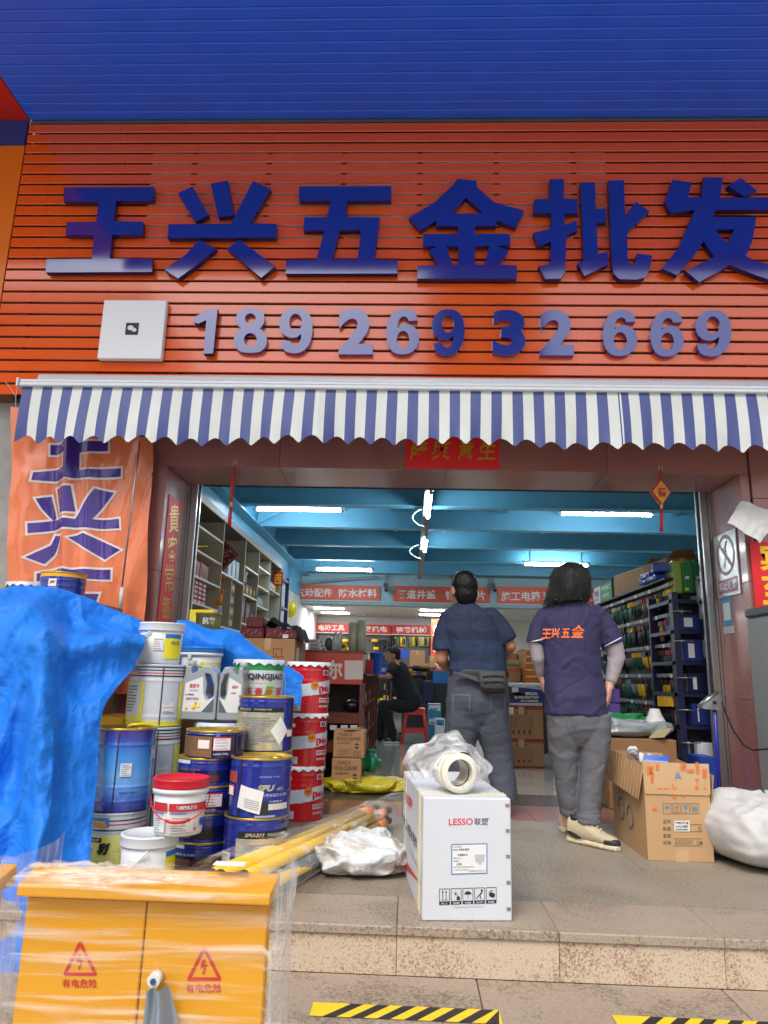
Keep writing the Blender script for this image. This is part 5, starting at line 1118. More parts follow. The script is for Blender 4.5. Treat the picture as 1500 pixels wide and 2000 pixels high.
# --- five short pails in a stack
D = (-1.005, -1.40); rD = .15; zt5 = [0, .125, .25, .375, .505, .63]
zt5 = [0, .128, .256, .383, .511, .640]
for k in range(5):
    off = (.0, -.006, .004, -.004, .03)[k]; c = (D[0]+off, D[1]); z0, h = zt5[k], zt5[k+1]-zt5[k]-.003; r = rD if k == 4 else rD-.003
    t = drum("short_pail", ("lowest", "second lowest", "middle", "second top", "topmost brown and")[k]+" short blue pail with gold rim in the stack behind the red lid", c[0], c[1], z0, h, r, [tinblue, dkblue, tinsilver], [(0,0),(.1,1),(.55,0)] if k != 4 else [(0,1),(.78,1),(.86,0)], (.82,) if k < 4 else (.86,), 'flat', seam=.66 if k in (2, 4) else None)
    if k == 4:
        lab(t, c, r, z0+.006, z0+h*.8, -.99, -.12, tingold, "brown_panel"); lab(t, c, r, z0+.045, z0+.085, -.55, -.2, M("torn_paper", (224,214,214), .7), "torn_sticker", .003); lab(t, c, r, z0+.035, z0+.1, -.08, .48, redc, "sticker_edge", .003); lab(t, c, r, z0+.038, z0+.093, -.065, .46, paper, "sticker", .004, 4); ctext(t, c, r, z0+.015, z0+.025, -.05, .4, "LIAO-77G", whitet, .02)
        lab(t, c, r, z0+h*.8, z0+h*.93, -.02, .12, M("tin_bright_blue", (60,110,220), .25), "blue_flash", .003)
    elif k == 2:
        lab(t, c, r, z0+.03, z0+.095, -.1, .5, redc, "sticker_edge", .003); lab(t, c, r, z0+.033, z0+.088, -.085, .48, paper, "sticker", .004, 4); ctext(t, c, r, z0+.012, z0+.022, -.08, .3, "LIAO-77G", whitet, .02)
    else:
        lab(t, c, r, z0+.02, z0+.055, -.95, -.35, tingold, "brown_panel"); lab(t, c, r, z0+.02, z0+.05, -.35, .4, M("dull_red_print", (96,30,40), .3, coat=.3) if k != 1 else M("dark_print", (40,34,40), .3), "dark_panel"); ctext(t, c, r, z0+.068, z0+.08, -.85, -.2, "氨酯防水涂料", whitet if k == 0 else tingold, .02)
        lab(t, c, r, z0+h*.8, z0+h*.93, -.95, -.55, whitet, "white_flash", .003)
# --- red lidded bucket on a white bucket
G = (-1.025, -1.76); H_ = (-1.145, -1.77)
t = bucket("white_bucket", "white bucket under the red lidded bucket behind the yellow cabinet", H_, 0, .215, .11, .118, whitep)
lab(t, H_, .117, .05, .15, .62, .97, M("label_yellow", (228,216,20), .4)); lab(t, H_, .1175, .13, .152, .62, .97, M("label_blue", (30,120,190), .4), "label_band")
MB().tube([Vector((H_[0]-.05, H_[1]-.118, .07)), Vector((H_[0]+.04, H_[1]-.130, .165))], .005, 6).build("handle", whitep, t)
redlid = M("lid_red", (204,26,46), .35, var=.05)
t = bucket("red_lidded_bucket", "white bucket with a red lid and red handle in front of the short pails", G, .217, .235, .105, .118, redlid, .038, rim=whitep)
zb = .217
lab(t, G, .116, zb+.105, zb+.14, -.92, -.45, redc, "red_band"); lab(t, G, .1165, zb+.105, zb+.138, -.38, .95, redc, "red_band"); ctext(t, G, .1165, zb+.112, zb+.13, -.12, .62, "德高防水,放心", whitet, .05)
lab(t, G, .1155, zb+.094, zb+.098, -.32, .3, bluec, "blue_line"); lab(t, G, .1155, zb+.094, zb+.098, -.92, -.55, bluec, "blue_line"); lab(t, G, .114, zb+.02, zb+.085, -.32, .55, M("paper_cream", (214,208,198), .6), "sticker", .003, 6); lab(t, G, .113, zb+.02, zb+.08, -.9, -.5, whitep, "print_panel", .003, 6); ctext(t, G, .113, zb+.018, zb+.036, .28, .72, "家装", redc, .06); lab(t, G, .114, zb+.04, zb+.07, .8, .95, bluec, "blue_mark", .003)
bail(t, G, .122, zb+.152, .085, redlid, grip=redlid)
# --- pails in front right: blue pail on blue and silver pail
E1 = (-.715, -1.50); rE = .149
t = drum("paint_pail", "silver panelled blue pail standing on the platform under the big blue pail", E1[0]-.012, E1[1], 0, .262, rE+.003, [tinblue, dkblue, tinsilver], [(0,0)], (.10, .62, .88), 'flat')
c = (E1[0]-.012, E1[1])
lab(t, c, rE+.003, .004, .175, -.55, .99, tinsilver, "silver_panel", .003, nu=16); lab(t, c, rE+.003, .178, .205, -.5, .99, blackc, "black_band", .003, nu=14); ctext(t, c, rE+.003, .183, .2, -.3, .28, "SPU-311", tinsilver, .05, .3, .0045); ctext(t, c, rE+.003, .186, .198, .36, .85, "聚氨酯防水涂料", tinsilver, .02, 0, .0045)
lab(t, c, rE+.003, .02, .165, -.4, .9, tinsilver, "print_panel", .0035, 9); lab(t, c, rE+.003, .0, .11, -.95, -.7, paper, "sticker", .003, 2)
z0 = .264
t = drum("paint_pail", "big blue pail with a gold lid and a tilted white sticker in front", E1[0], E1[1], z0, .262, rE, [tinblue, dkblue, tinsilver], [(0,0),(.08,0)], (.46, .86), 'flat', seam=-.64)
lab(t, E1, rE, z0+.15, z0+.2, -.97, -.72, M("dull_orange_print", (150,70,60), .35), "orange_panel"); lab(t, E1, rE, z0+.09, z0+.14, -.97, -.8, redc, "sticker_edge"); lab(t, E1, rE, z0+.093, z0+.132, -.96, -.82, paper, "sticker", .0032)
ctext(t, E1, rE, z0+.118, z0+.147, -.1, .45, "SPU", tinsilver, .07, .3); ctext(t, E1, rE, z0+.12, z0+.135, .5, .7, "-311", tinsilver, .05, .2); ctext(t, E1, rE, z0+.093, z0+.108, .08, .82, "分聚氨酯防水涂料", M("print_pale", (150,160,200), .5), .02); ctext(t, E1, rE, z0+.178, z0+.186, -.05, .6, "双组份聚氨酯  防水涂料", M("print_pale", (150,160,200), .5), .01)
f = cylp(E1[0], E1[1], rE, z0+.012, z0+.072, -.02, .36, .003); MB().add([f(.5,.5)]+[f(.5+.5*math.cos(a*.2618), .5+.5*math.sin(a*.2618)) for a in range(24)], [(0,k+1,(k+1)%24+1) for k in range(24)]).build("printed_disc", M("print_dark_grey", (40,42,48), .4), t)
lab(t, E1, rE, z0+.035, z0+.062, .28, .85, M("print_cream", (206,204,190), .4), "cream_panel", .0035); ctext(t, E1, rE, z0+.068, z0+.076, .3, .7, "优质防水", whitet, .02); lab(t, E1, rE, z0+.003, z0+.012, -.12, .5, M("print_pale", (150,160,200), .5), "print_band")
f = cylp(E1[0], E1[1], rE, z0+.02, z0+.145, -.66, .12, .005); MB().grid(lambda s, v: f(.12*(1-v)*0+.0+s*.88+.12*v, v*.8+.2-.22*s+.0*v), 10, 6).build("tilted_sticker", paper, t)
b = MB()
for j in range(5): b.grid(lambda s, v, j=j: cylp(E1[0], E1[1], rE, z0+.02, z0+.145, -.66, .12, .0062)(.30+.55*s, .10+.07*j+.2-.22*(.30+.55*s)+.02*v), 6, 1)
b.build("print_lines", ink, t)["kind"] = "stuff"
# --- silver and blue pail behind, on another blue pail
S = (-.768, -1.195); rS = .148
t = drum("paint_pail", "blue pail hidden behind the big blue pail, carrying the silver one", S[0]+.005, S[1], 0, .525, rS, [tinblue, dkblue], [(0,0)], (.3, .9), 'flat')
z0 = .527; h = .262+.012
t = drum("paint_pail", "silver and blue pail with a diamond turned white sticker behind the big blue pail", S[0], S[1], z0, h, rS, [tinblue, dkblue, tinsilver], [(0,0)], (.62, .9), 'flat', seam=.95)
lab(t, S, rS, z0+.006, z0+.195, -.99, .62, tinsilver, "silver_panel", .003, nu=18); lab(t, S, rS, z0+.198, z0+.22, -.98, .62, blackc, "black_band", .003, nu=14); ctext(t, S, rS, z0+.202, z0+.216, -.9, -.5, "SPU-311", tinsilver, .05, .3, .0045); ctext(t, S, rS, z0+.205, z0+.215, -.4, .2, "双组份聚氨酯防水涂料", tinsilver, .02, 0, .0045)
lab(t, S, rS, z0+.02, z0+.185, -.88, .5, tinsilver, "print_panel", .0035, 11)
f = cylp(S[0], S[1], rS, z0, z0+.2, .02, .86, .006)
MB().grid(lambda s, v: f(.38+.5*(s-v)*.95*.7+.12, .36+.36*(s+v)-.30+.1), 8, 8).build("diamond_sticker", paper, t)
lab(t, S, rS, z0+.07, z0+.115, .74, .94, redc, "sticker_edge", .003); lab(t, S, rS, z0+.073, z0+.105, .76, .93, paper, "sticker", .004)
# --- white pail with green crown lid
L_ = (-.883, -.885); zl = zf(505, 1355, L_[1]-.145)-.11
zl = .60; hl = zf(505, 1290, L_[1]-.145)-zl
carton("support_carton", "plain brown carton hidden behind the pails carrying the white green lidded pail", "carton", L_[0]-.13, L_[1]-.13, 0, L_[0]+.13, L_[1]+.13, zl-.002, kraft2)
t = drum("paint_pail", "white pail with a green and white crown lid and black capital letters", L_[0], L_[1], zl, hl, .146, [whitet, ylp, M("tin_green", (30,140,66), .3, coat=.3)], [(0,0),(.86,2),(.955,0)], (.30, .64), 'crown', lidmat=whitet)
zz = zl+hl
ctext(t, L_, .146, zz-.115, zz-.072, -.60, .90, "LIQINGJIAO", M("letter_black", (34,34,44), .4), .03); 
for ch, sa, sb_ in (("沥", -.5, -.22), ("青", -.12, .18), ("泥", .66, .88)): ctext(t, L_, .146, zz-.205, zz-.15, sa, sb_, ch, M("letter_brush_red", (196,40,60), .4), .02)
f = cylp(L_[0], L_[1], .146, zz-.225, zz-.14, .2, .62, .003); MB().add([f(.0,0),f(.6,0),f(1,1),f(.3,1)], [(0,1,2,3)]).build("green_slash", M("slash_green", (96,170,50), .4), t); ctext(t, L_, .146, zz-.2, zz-.155, .34, .56, "胶", M("letter_orange_red", (220,80,30), .4), .04)
lab(t, L_, .146, zz-.128, zz-.122, -.9, .98, M("gold_line", (200,190,120), .4), "gold_line")
pts = [Vector((L_[0]+.15, L_[1]-.03, zz-.05))+Vector((.02*math.sin(k/8*3.1), -.03*k/8, -.03*k)) for k in range(9)]
MB().tube(pts, .0025, 6).build("wire_handle", galv, t)
# --- three red pails
R_ = (-.69, -.15); rR = .146; hr = [0, .333, .667]
whtbits = M("crown_white", (224,226,228), .3, coat=.3)
for k in range(3):
    z0 = hr[k]; h = .33; t = drum("red_pail", ("bottom", "middle", "top")[k]+" red and white pail with a crown lid in the stack of three", R_[0]-.004*k*0+(-.012, -.004, .0)[k], R_[1], z0, h, rR, [tinred, whitet], [(0,0)], (.64, .84), 'crown', lidmat=whtbits, cat="paint pail")
    c = (R_[0]+(-.012, -.004, .0)[k], R_[1])
    rn = random.Random(k)
    f = cylp(c[0], c[1], rR, z0, z0+h, -.99, .99, .002); nn = 34
    top = [(.52+.16*(i/nn))-.012*rn.random() for i in range(nn+1)]; bot = [.26+.16*(i/nn)+.012*rn.random() for i in range(nn+1)]
    MB().add([f(i/nn, bot[i]) for i in range(nn+1)]+[f(i/nn, top[i]) for i in range(nn+1)], [(i, i+1, nn+2+i, nn+1+i) for i in range(nn)], 0, True).build("white_band", whitet, t)
    f = cylp(c[0], c[1], rR, z0+h*.47, z0+h*.64, .12, .48, .004); MB().add([f(.5,.5)]+[f(.5+.5*math.cos(a*.2618), .5+.5*math.sin(a*.2618)) for a in range(24)], [(0,i+1,(i+1)%24+1) for i in range(24)]).build("gold_seal", M("seal_gold", (214,140,50), .35, metal=.4), t); ctext(t, c, rR, z0+h*.53, z0+h*.58, .2, .4, "优质", redc, .03, 0, .0052)
    ctext(t, c, rR, z0+h*.40, z0+h*.54, .5, .97, "[MA", tinred, .05, 0, .0035); lab(t, c, rR, z0+h*.22, z0+h*.31, .52, .98, whitet, "white_label", .003); ctext(t, c, rR, z0+h*.235, z0+h*.295, .55, .95, "时时丽", tinred, .04, 0, .0045); ctext(t, c, rR, z0+h*.12, z0+h*.17, .52, .92, "外墙乳胶", whitet, .04, 0, .0035)
    lab(t, c, rR, z0+h*.05, z0+h*.19, -.62, -.28, M("label_pale_blue", (190,204,214), .5), "sticker", .003, 6); lab(t, c, rR, z0+h*.76, z0+h*.86, .66, .9, whitet, "logo_square", .003); ctext(t, c, rR, z0+h*.775, z0+h*.845, .70, .86, "n", M("logo_maroon", (120,30,60), .4), .06, 0, .0045)
    q = cylp(c[0], c[1], rR, z0, z0+h, -.52, .52, .006)(0, .78); MB().sphere(q, .013, 12, 8).build("handle_lug", whtbits, t)
    qe = cylp(c[0], c[1], rR, z0, z0+h, -.98, .52, .012)(0, .5); MB().tube([q, (q+qe)/2+Vector((-.004,-.006,-.0)), qe], .0028, 6).build("handle_wire", galv, t)
# --- silver oil cans on a small pail
K = (-1.075, -1.05); zk = zf(410, 1411, -1.17)
t = drum("paint_pail", "white pail with a green crown lid mostly hidden under the silver oil cans", K[0]+.03, K[1], 0, zk-.008, .14, [whitet, M("tin_green", (30,140,66), .3)], [(0,0),(.9,1)], (.3,), 'crown', lidmat=whitet)
silverp = M("can_silver", (150,158,166), .3, metal=.25, var=.04, coat=.3)
def oilcan(label, xa, xb, ya, yb, z0, h, flip=1, lbl=True):
    t = thing("oil_can", label, "oil can", ((xa+xb)/2, ya, z0), "silver oil cans side by side")
    w = xb-xa; X = lambda u: (xa+w*u) if flip > 0 else (xb-w*u)
    outer = [(.0,.03),(.03,0),(.97,0),(1,.03),(1,.40),(1.0,.62),(.97,.80),(.80,.95),(.60,.955),(.26,.80),(.24,.84),(.24,.95),(.06,.95),(.06,.82),(.0,.66)]
    hole = [(.62,.82),(.78,.80),(.90,.62),(.90,.42),(.78,.36),(.68,.46),(.70,.62)]
    pl = lambda x, y, d: Vector((X(x), ya+d, z0+h*y)); b = MB(); b.prism([outer, hole], pl, yb-ya); o = b.build("can_body", silverp, t, weld=True)
    md_ = o.modifiers.new("round", 'BEVEL'); md_.width = .012; md_.segments = 3; md_.limit_method = 'ANGLE'; md_.angle_limit = math.radians(30)
    b = MB(); q = Vector((X(.15), (ya+yb)/2, z0+h*.95)); b.lathe([(.0,0,0),(.022,0,0),(.022,.028,0),(.018,.032,0),(0,.032,0)], q-Vector((0,0,.002)), 18); b.build("cap", M("cap_grey", (168,174,178), .35), t)
    e = .0012
    def q2(pts, mat, nm="label", d=e):
        MB().add([Vector((X(x), ya-d, z0+h*y)) for x, y in pts], [tuple(range(len(pts)))]).build(nm, mat, t)
    q2([(.06,.14),(.92,.14),(.92,.40),(.70,.34),(.62,.46),(.58,.76),(.10,.64)], M("can_label_pale", (210,212,214), .4), d=e)
    q2([(.60,.14),(.92,.14),(.92,.38)], M("can_label_grey", (88,90,98), .4), d=.0022)
    if lbl:
        tx = lambda x0, y0, x1, y1: (lambda s, v: Vector(((xa+w*(x0+(x1-x0)*s)), ya-.0025, z0+h*(y0+(y1-y0)*v))))
        if flip > 0: MB().text("玛苏达", tx(.22,.55,.5,.63), .03).build("lettering", redc, t); MB().text("MASUDA", tx(.24,.50,.48,.525), .02).build("lettering", ink, t); MB().text("抗磨液压油", tx(.14,.34,.50,.39), .03).build("lettering", ink, t); MB().text("L-HM46", tx(.12,.42,.36,.46), .03).build("lettering", redc, t)
        else: MB().text("玛苏达", tx(.55,.56,.8,.62), .03).build("lettering", redc, t); MB().text("L-HM46", tx(.5,.47,.72,.50), .03).build("lettering", redc, t)
        if flip > 0:
            rn = random.Random(2); b1 = MB(); b2 = MB()
            for k in range(9):
                u, v = rn.uniform(.12, .5), rn.uniform(.16, .27); b_ = b1 if k % 2 else b2; b_.quad(*[Vector((X(u+a), ya-.0028-.0002*k, z0+h*(v+c_))) for a, c_ in ((0,0),(.07,.0),(.06,.05),(.01,.04))])
            b1.build("printed_picture", M("picture_orange", (230,150,60), .3), t); b2.build("printed_picture", M("letter_yellow", (240,220,60), .4), t)
    return t
ca1, ca2, ca3 = PY(350, 1400, -1.17).x, PY(421, 1400, -1.17).x, PY(470, 1400, -1.17).x
hcan = zf(400, 1296, -1.17)-zk
oilcan("left silver oil can with a white label in front of the blue lidded bucket", ca1, ca2-.002, -1.17, -1.04, zk+.012, hcan-.01)
oilcan("right silver oil can turned with its handle to the left one", ca2+.002, ca3+.004, -1.165, -1.03, zk+.012, hcan-.012, -1)
# --- bucket with a blue lid behind
U = (PY(391, 1290, -.75).x, -.72); zu1 = zf(391, 1263, -.85); 
carton("support_carton", "plain brown carton hidden behind the oil cans carrying the blue lidded bucket", "carton", U[0]-.11, U[1]-.11, 0, U[0]+.11, U[1]+.11, zu1-.232, kraft2)
t = bucket("blue_lidded_bucket", "white bucket with a bright blue lid behind the silver oil cans", U, zu1-.23, .23, .11, .122, M("lid_blue", (30,120,200), .35), .03, rim=whitep)
lab(t, U, .121, zu1-.17, zu1-.09, -.05, .95, M("label_yellow", (228,216,20), .4)); lab(t, U, .1215, zu1-.17, zu1-.1, .1, .75, whitep, "label_white", .0028)
MB().box(U[0]-.05, U[1]-.134, zu1-.078, U[0]-.028, U[1]-.118, zu1-.05, bev=.004).build("clip", whitep, t)
MB().tube([Vector((U[0]-.04, U[1]-.128, zu1-.06)), Vector((U[0]+.0, U[1]-.128, zu1-.1)), Vector((U[0]+.05, U[1]-.115, zu1-.13))], .002, 6).build("handle_wire", galv, t)
# --- drums at the far left on the covered heap
crates = (PY(120, 1300, -.5).x, -.45)
carton("covered_carton", "brown carton under the blue tarpaulin carrying the yellow rimmed pail", "carton", -2.6, -.75, 0, -2.0, -.22, zf(120, 1170, -.59)-.02, kraft2)
q = PY(121, 1160, -.45); zA = zf(120, 1170, -.59)-.018
t = drum("blue_pail", "blue pail with a yellow rim on the covered heap in front of the cloth banner", q.x, -.45, zA, zf(121, 1116, -.59)-zA, .146, [tinblue, M("rim_yellow", (236,170,20), .35)], [(0,0),(.84,1)], (.52, .72), 'flat', lidmat=goldlid)
c = (q.x, -.45); lab(t, c, .146, zA+.1, zA+.15, -.6, -.28, paper, "sticker", .003); ctext(t, c, .146, zA+.045, zA+.075, -.5, .35, "聚氨酯化白", whitet, .04); ctext(t, c, .146, zA+.115, zA+.138, -.55, -.33, "漆", redc, .04, 0, .0045); ctext(t, c, .146, zA+.088, zA+.096, -.7, -.2, "JIANGUOBANG", whitet, .02)
q = PY(51, 1160, -.4); t = drum("green_pail", "dark green pail with a white crown lid at the left end of the covered heap", q.x, -.38, zA, zf(51, 1137, -.52)-zA, .14, [M("tin_dark_green", (16,110,80), .3, coat=.4)], [(0,0)], (.6,), 'crown', lidmat=whitet)
# --- tarpaulin
tarpm = M("tarpaulin_blue", (26,116,214), .58, var=.06, vs=2, bump=.06, bs=140, spec=.3); crinkle(tarpm, 5.5, .32, .03, .5)
def cmr(p0, p1, p2, p3, t): return .5*((2*p1)+(-p0+p2)*t+(2*p0-5*p1+4*p2-p3)*t*t+(-p0+3*p1-3*p2+p3)*t**3)
def sheet(ctrl, nu, nv, wr, seed, solid=.004):
    R = [[Vector(p) for p in row] for row in ctrl]; nr, nc = len(R), len(R[0])
    def ev(row, u):
        x = u*(nc-1); i = min(int(x), nc-2); t = x-i; g = lambda k: row[max(0, min(nc-1, k))]
        return cmr(g(i-1), g(i), g(i+1), g(i+2), t)
    def fn(u, v):
        y = v*(nr-1); j = min(int(y), nr-2); t = y-j; g = lambda k: ev(R[max(0, min(nr-1, k))], u)
        p = cmr(g(j-1), g(j), g(j+1), g(j+2), t)
        q = Vector((p.x*3.2+seed, p.y*2.2, p.z*2.4)); q2 = Vector((p.x*4.5+seed, p.y*3, p.z*1.3)); d = wr*(.25*fbm(q, 2)+1.1*(crease(q2)-.5)+.30*(crease(q*2.6+Vector((p.z*2,1,2)))-.5)+.13*(crease(q*5.3)-.5)+.06*(crease(q*11.3)-.5)+.03*(crease(q*23)-.5))
        return p+Vector((d*.35, -d, d*.25))
    return MB().grid(fn, nu, nv)
def row(pts, Ys): return [PY(x, y, Y) for (x, y), Y in zip(pts, Ys)]
ctrl = [row([(-90,1185),(0,1180),(80,1178),(160,1190),(230,1215),(285,1235)], [-.85]*6),
 row([(-90,1150),(0,1149),(80,1148),(150,1162),(225,1190),(292,1220)], [-1.25,-1.25,-1.2,-1.1,-1.02,-.98]),
 row([(-90,1200),(5,1200),(83,1200),(150,1215),(215,1228),(280,1238)], [-1.55,-1.55,-1.58,-1.22,-1.14,-1.08]),
 row([(-90,1240),(10,1240),(85,1240),(140,1258),(210,1248),(284,1250)], [-1.72,-1.72,-1.8,-1.62,-1.5,-1.36]),
 row([(-90,1330),(15,1330),(78,1335),(140,1330),(200,1322),(264,1300)], [-1.78,-1.72,-1.9,-1.62,-1.5,-1.38]),
 row([(-90,1450),(20,1450),(75,1450),(130,1440),(168,1420),(203,1386)], [-1.9,-1.8,-1.98,-1.8,-1.72,-1.62]),
 row([(-90,1580),(20,1580),(70,1580),(115,1570),(155,1560),(190,1510)], [-1.98,-1.9,-2.02,-1.9,-1.82,-1.72]),
 row([(-90,1720),(20,1720),(65,1720),(110,1710),(148,1700),(179,1640)], [-2.1,-2.05,-2.12,-2.0,-1.9,-1.8]),
 row([(-90,1985),(10,1970),(45,1945),(90,1880),(138,1820),(174,1760)], [-2.36,-2.34,-2.3,-2.2,-2.08,-1.9])]
tp = thing("blue_tarpaulin", "crumpled blue tarpaulin draped over the heap of drums at the left", "tarpaulin", (-1.7, -1.6, 0))
sheet(ctrl, 110, 150, .05, 0).build("sheet", tarpm, tp)
ctrl = [row([(345,1222),(372,1224),(415,1240),(460,1245),(486,1262),(500,1300)], [-.40]*6), row([(345,1212),(368,1214),(412,1229),(462,1234),(490,1256),(586,1318)], [-.55,-.55,-.52,-.5,-.48,-.42]),
 row([(345,1240),(376,1244),(425,1258),(465,1262),(505,1285),(588,1335)], [-.62,-.64,-.66,-.62,-.58,-.5]), row([(345,1275),(388,1285),(430,1300),(468,1305),(505,1320),(588,1360)], [-.60,-.62,-.58,-.6,-.58,-.52]), row([(345,1320),(388,1330),(432,1345),(468,1350),(505,1360),(586,1380)], [-.55]*6)]
sheet(ctrl, 70, 50, .035, 5).build("sheet", tarpm, tp)
# ================================================================== THINGS ON THE FACADE
def pxX(x0, y0, x1, y1, X):      # photo rectangle on a plane of constant X
    a, b, c, d = PX(x0, y1, X), PX(x1, y1, X), PX(x0, y0, X), PX(x1, y0, X)
    return lambda s, t: (a*(1-s)+b*s)*(1-t)+(c*(1-s)+d*s)*t
redpap = M("red_paper", (236,36,40), .5, var=.08); goldink = M("gold_ink", (216,170,50), .35, metal=.4); bright_red = M("bright_red_paper", (218,26,34), .5, var=.05)
a, b_ = PY(792, 914, -.004), PY(975, 850, -.004)
t = thing("lintel_banner", "red paper banner with gold brushed characters on the lintel under the awning", "banner", (a.x, -.004, a.z)); MB().box(a.x, -.004, a.z, b_.x, -.001, b_.z).build("paper", redpap, t)
for ch, x0, x1 in (("隆", 801, 838), ("興", 842, 881), ("意", 894, 925), ("生", 933, 969)): MB().text(ch, pxrect(x0, 860, x1, 898, -.006), .02, shear=.15).build("lettering", goldink, t)
t = thing("couplet_strip", "tall red paper strip with gold characters on the left door reveal", "couplet", (-1.857, .2, 1))
y0, y1 = .08, .36
MB().box(-1.857, y0, 1.02, -1.854, y1, 2.24).build("paper", redpap, t)
for ch, (x0, ya, x1, yb) in zip("貴客常臨", ((330,985,350,1040),(327,1046,345,1096),(322,1102,340,1156),(317,1164,333,1210))): MB().text(ch, pxX(x0, ya, x1, yb, -1.851), .005, shear=.1).build("lettering", goldink, t)
a = PY(1475, 1180, -.024); t = thing("red_pillar_strip", "bright red paper strip with yellow strokes on the right granite pillar", "couplet", (a.x, -.024, 1.0))
MB().box(a.x, -.026, .95, a.x+.32, -.0225, PY(1475, 1058, -.024).z).build("paper", bright_red, t)
for k, ch in enumerate("宾至如归"): MB().text(ch, rect((a.x+.055, -.028, PY(1490,1115,-.024).z-.24*k), (.22,0,0), (0,0,.2)), .03).build("lettering", M("yellow_ink", (240,190,30), .4), t)
a = PY(1420, 1025, -.10)
t = thing("white_paper", "crumpled white paper sheet hanging askew above the no smoking plate", "paper", tuple(a))
cor = [PY(1420,1022,-.12), PY(1446,979,-.05), PY(1530,1002,-.05), PY(1484,1062,-.14)]
def wp(u, v):
    p = (cor[1]*(1-u)+cor[2]*u)*(1-v)+(cor[0]*(1-u)+cor[3]*u)*v; return p+Vector((0, .02*fbm((u*3, v*3, 7), 3)-.03*math.sin(u*3.1)*v, .008*math.sin(u*9)))
MB().grid(wp, 26, 20).build("sheet", M("paper_grey_white", (206,206,204), .8, var=.05), t)
# no smoking plate on the right reveal
t = thing("no_smoking_plate", "grey metal no smoking plate on the right granite door reveal", "sign", (2.405, .3, 1.6))
P_ = lambda y, z, d=0: Vector((2.405-d, y, z))
ya_, yb_, za_, zb_ = .12, .50, 1.57, 2.06
MB().box(2.398, ya_, za_, 2.409, yb_, zb_, bev=.003).build("plate", M("plate_silver", (176,178,172), .25, metal=.5), t)
b = MB(); cyy, czz, R1, R2 = (ya_+yb_)/2, za_+.315, .155, .130; dm_ = M("sign_crimson", (150,36,62), .35)
for k in range(48):
    a0, a1 = 2*math.pi*k/48, 2*math.pi*(k+1)/48
    b.add([P_(cyy+r*math.cos(a), czz+r*math.sin(a), .0085) for r, a in ((R1,a0),(R1,a1),(R2,a1),(R2,a0))], [(0,1,2,3)])
b.build("prohibition_ring", dm_, t)
d1v, d2v = Vector((0,-.7071,-.7071)), Vector((0,-.7071,.7071)); o = P_(cyy, czz, .0095)
b = MB(); b.add([o+d1v*s*.132+d2v*w_ for s, w_ in ((-1,-.014),(1,-.014),(1,.014),(-1,.014))], [(0,1,2,3)]); b.build("slash", dm_, t)
cig = M("sign_black", (40,38,40), .4); dv = Vector((0,-.35,.94)).normalized(); dn = Vector((0,.94,.35))
o2 = P_(cyy, czz-.01, .0078); b = MB(); b.add([o2+dv*s+dn*w_ for s, w_ in ((-.09,-.011),(.02,-.011),(.02,.011),(-.09,.011))], [(0,1,2,3)]); b.build("cigarette", cig, t)
b = MB(); b.tube([P_(cyy-.02+.02*math.sin(k*.6), czz+.02+.012*k, .008) for k in range(8)], .004, 4); b.build("smoke_line", cig, t)
MB().quad(P_(ya_+.025, za_+.03, .0085), P_(yb_-.025, za_+.03, .0085), P_(yb_-.025, za_+.135, .0085), P_(ya_+.025, za_+.135, .0085)).build("red_field", dm_, t)
MB().text("禁止吸烟", rect(P_(yb_-.04, za_+.05, .0095), (0,-(yb_-ya_-.08),0), (0,0,.07)), .03).build("lettering", whitet, t)
t = thing("payment_sticker", "blue bordered sticker below the no smoking plate, its code left blank", "sticker", (2.407, .38, 1.4))
MB().box(2.4065, .31, 1.36, 2.4095, .46, 1.57).build("paper", M("sticker_blue", (60,150,190), .4), t); MB().box(2.4045, .33, 1.40, 2.406, .44, 1.53).build("white_field", paper, t); MB().box(2.4045, .30, 1.30, 2.4095, .47, 1.355).build("tape", M("clear_tape", (190,186,182), .3), t)
# hanging ornaments
def hook(px, py, lb):
    q = PY(px, py, -.006); t = thing("hook_plate", lb, "hook", tuple(q)); MB().box(q.x-.018, -.006, q.z-.018, q.x+.018, -.001, q.z+.018, bev=.002).build("plate", M("plate_beige", (176,150,110), .5), t)
    MB().tube([q+Vector((.0,-.004,.008)), q+Vector((0,-.02,-.006)), q+Vector((0,-.014,.004))], .0025, 6).build("hook", steel, t)
hook(459, 903, "small beige adhesive hook plate on the lintel at left"); hook(1290, 914, "small beige adhesive hook plate on the lintel at right")
q = PY(457, 918, -.03)
t = thing("knot_ornament", "thin red knot ornament with tassel seen edge on, hanging from the left hook", "ornament", tuple(q))
pts = [PY(x, y, -.03) for x, y in ((459,908),(457,925),(454,945),(453,965),(452,980))]; MB().tube(pts, [.004,.011,.016,.016,.010], 8, flat=.5).build("knot", silk, t); MB().tube([PY(452,981,-.03), PY(451,990,-.03)], .012, 8).build("bead", gold, t); MB().tube([PY(451,991,-.03), PY(449,1010,-.03), PY(448,1027,-.03)], [.010,.014,.015], 8).build("tassel", silk, t)
c = PY(1292, 961, -.03); w = PY(1309, 961, -.03).x-c.x; h = PY(1292, 938, -.03).z-c.z
t = thing("diamond_ornament", "red and gold diamond ornament with a red tassel hanging from the right hook", "ornament", tuple(c))
b = MB(); nn = 40; pts = []
for k in range(nn):
    a = 2*math.pi*k/nn; r_ = 1/(abs(math.cos(a))+abs(math.sin(a))); s_ = 1.22+.10*math.cos(k*math.pi); pts.append((r_*math.cos(a)*s_, r_*math.sin(a)*s_))
b.prism([pts], lambda x, y, d: Vector((c.x-.008+x*w, -.026+d, c.z+y*h)), .010); b.build("red_fringe", silk, t)
diamond(t, c+Vector((0,0,0)), w*.98, h*.98, (M("ornament_orange", (226,120,40), .45), gold), -.032, .004)
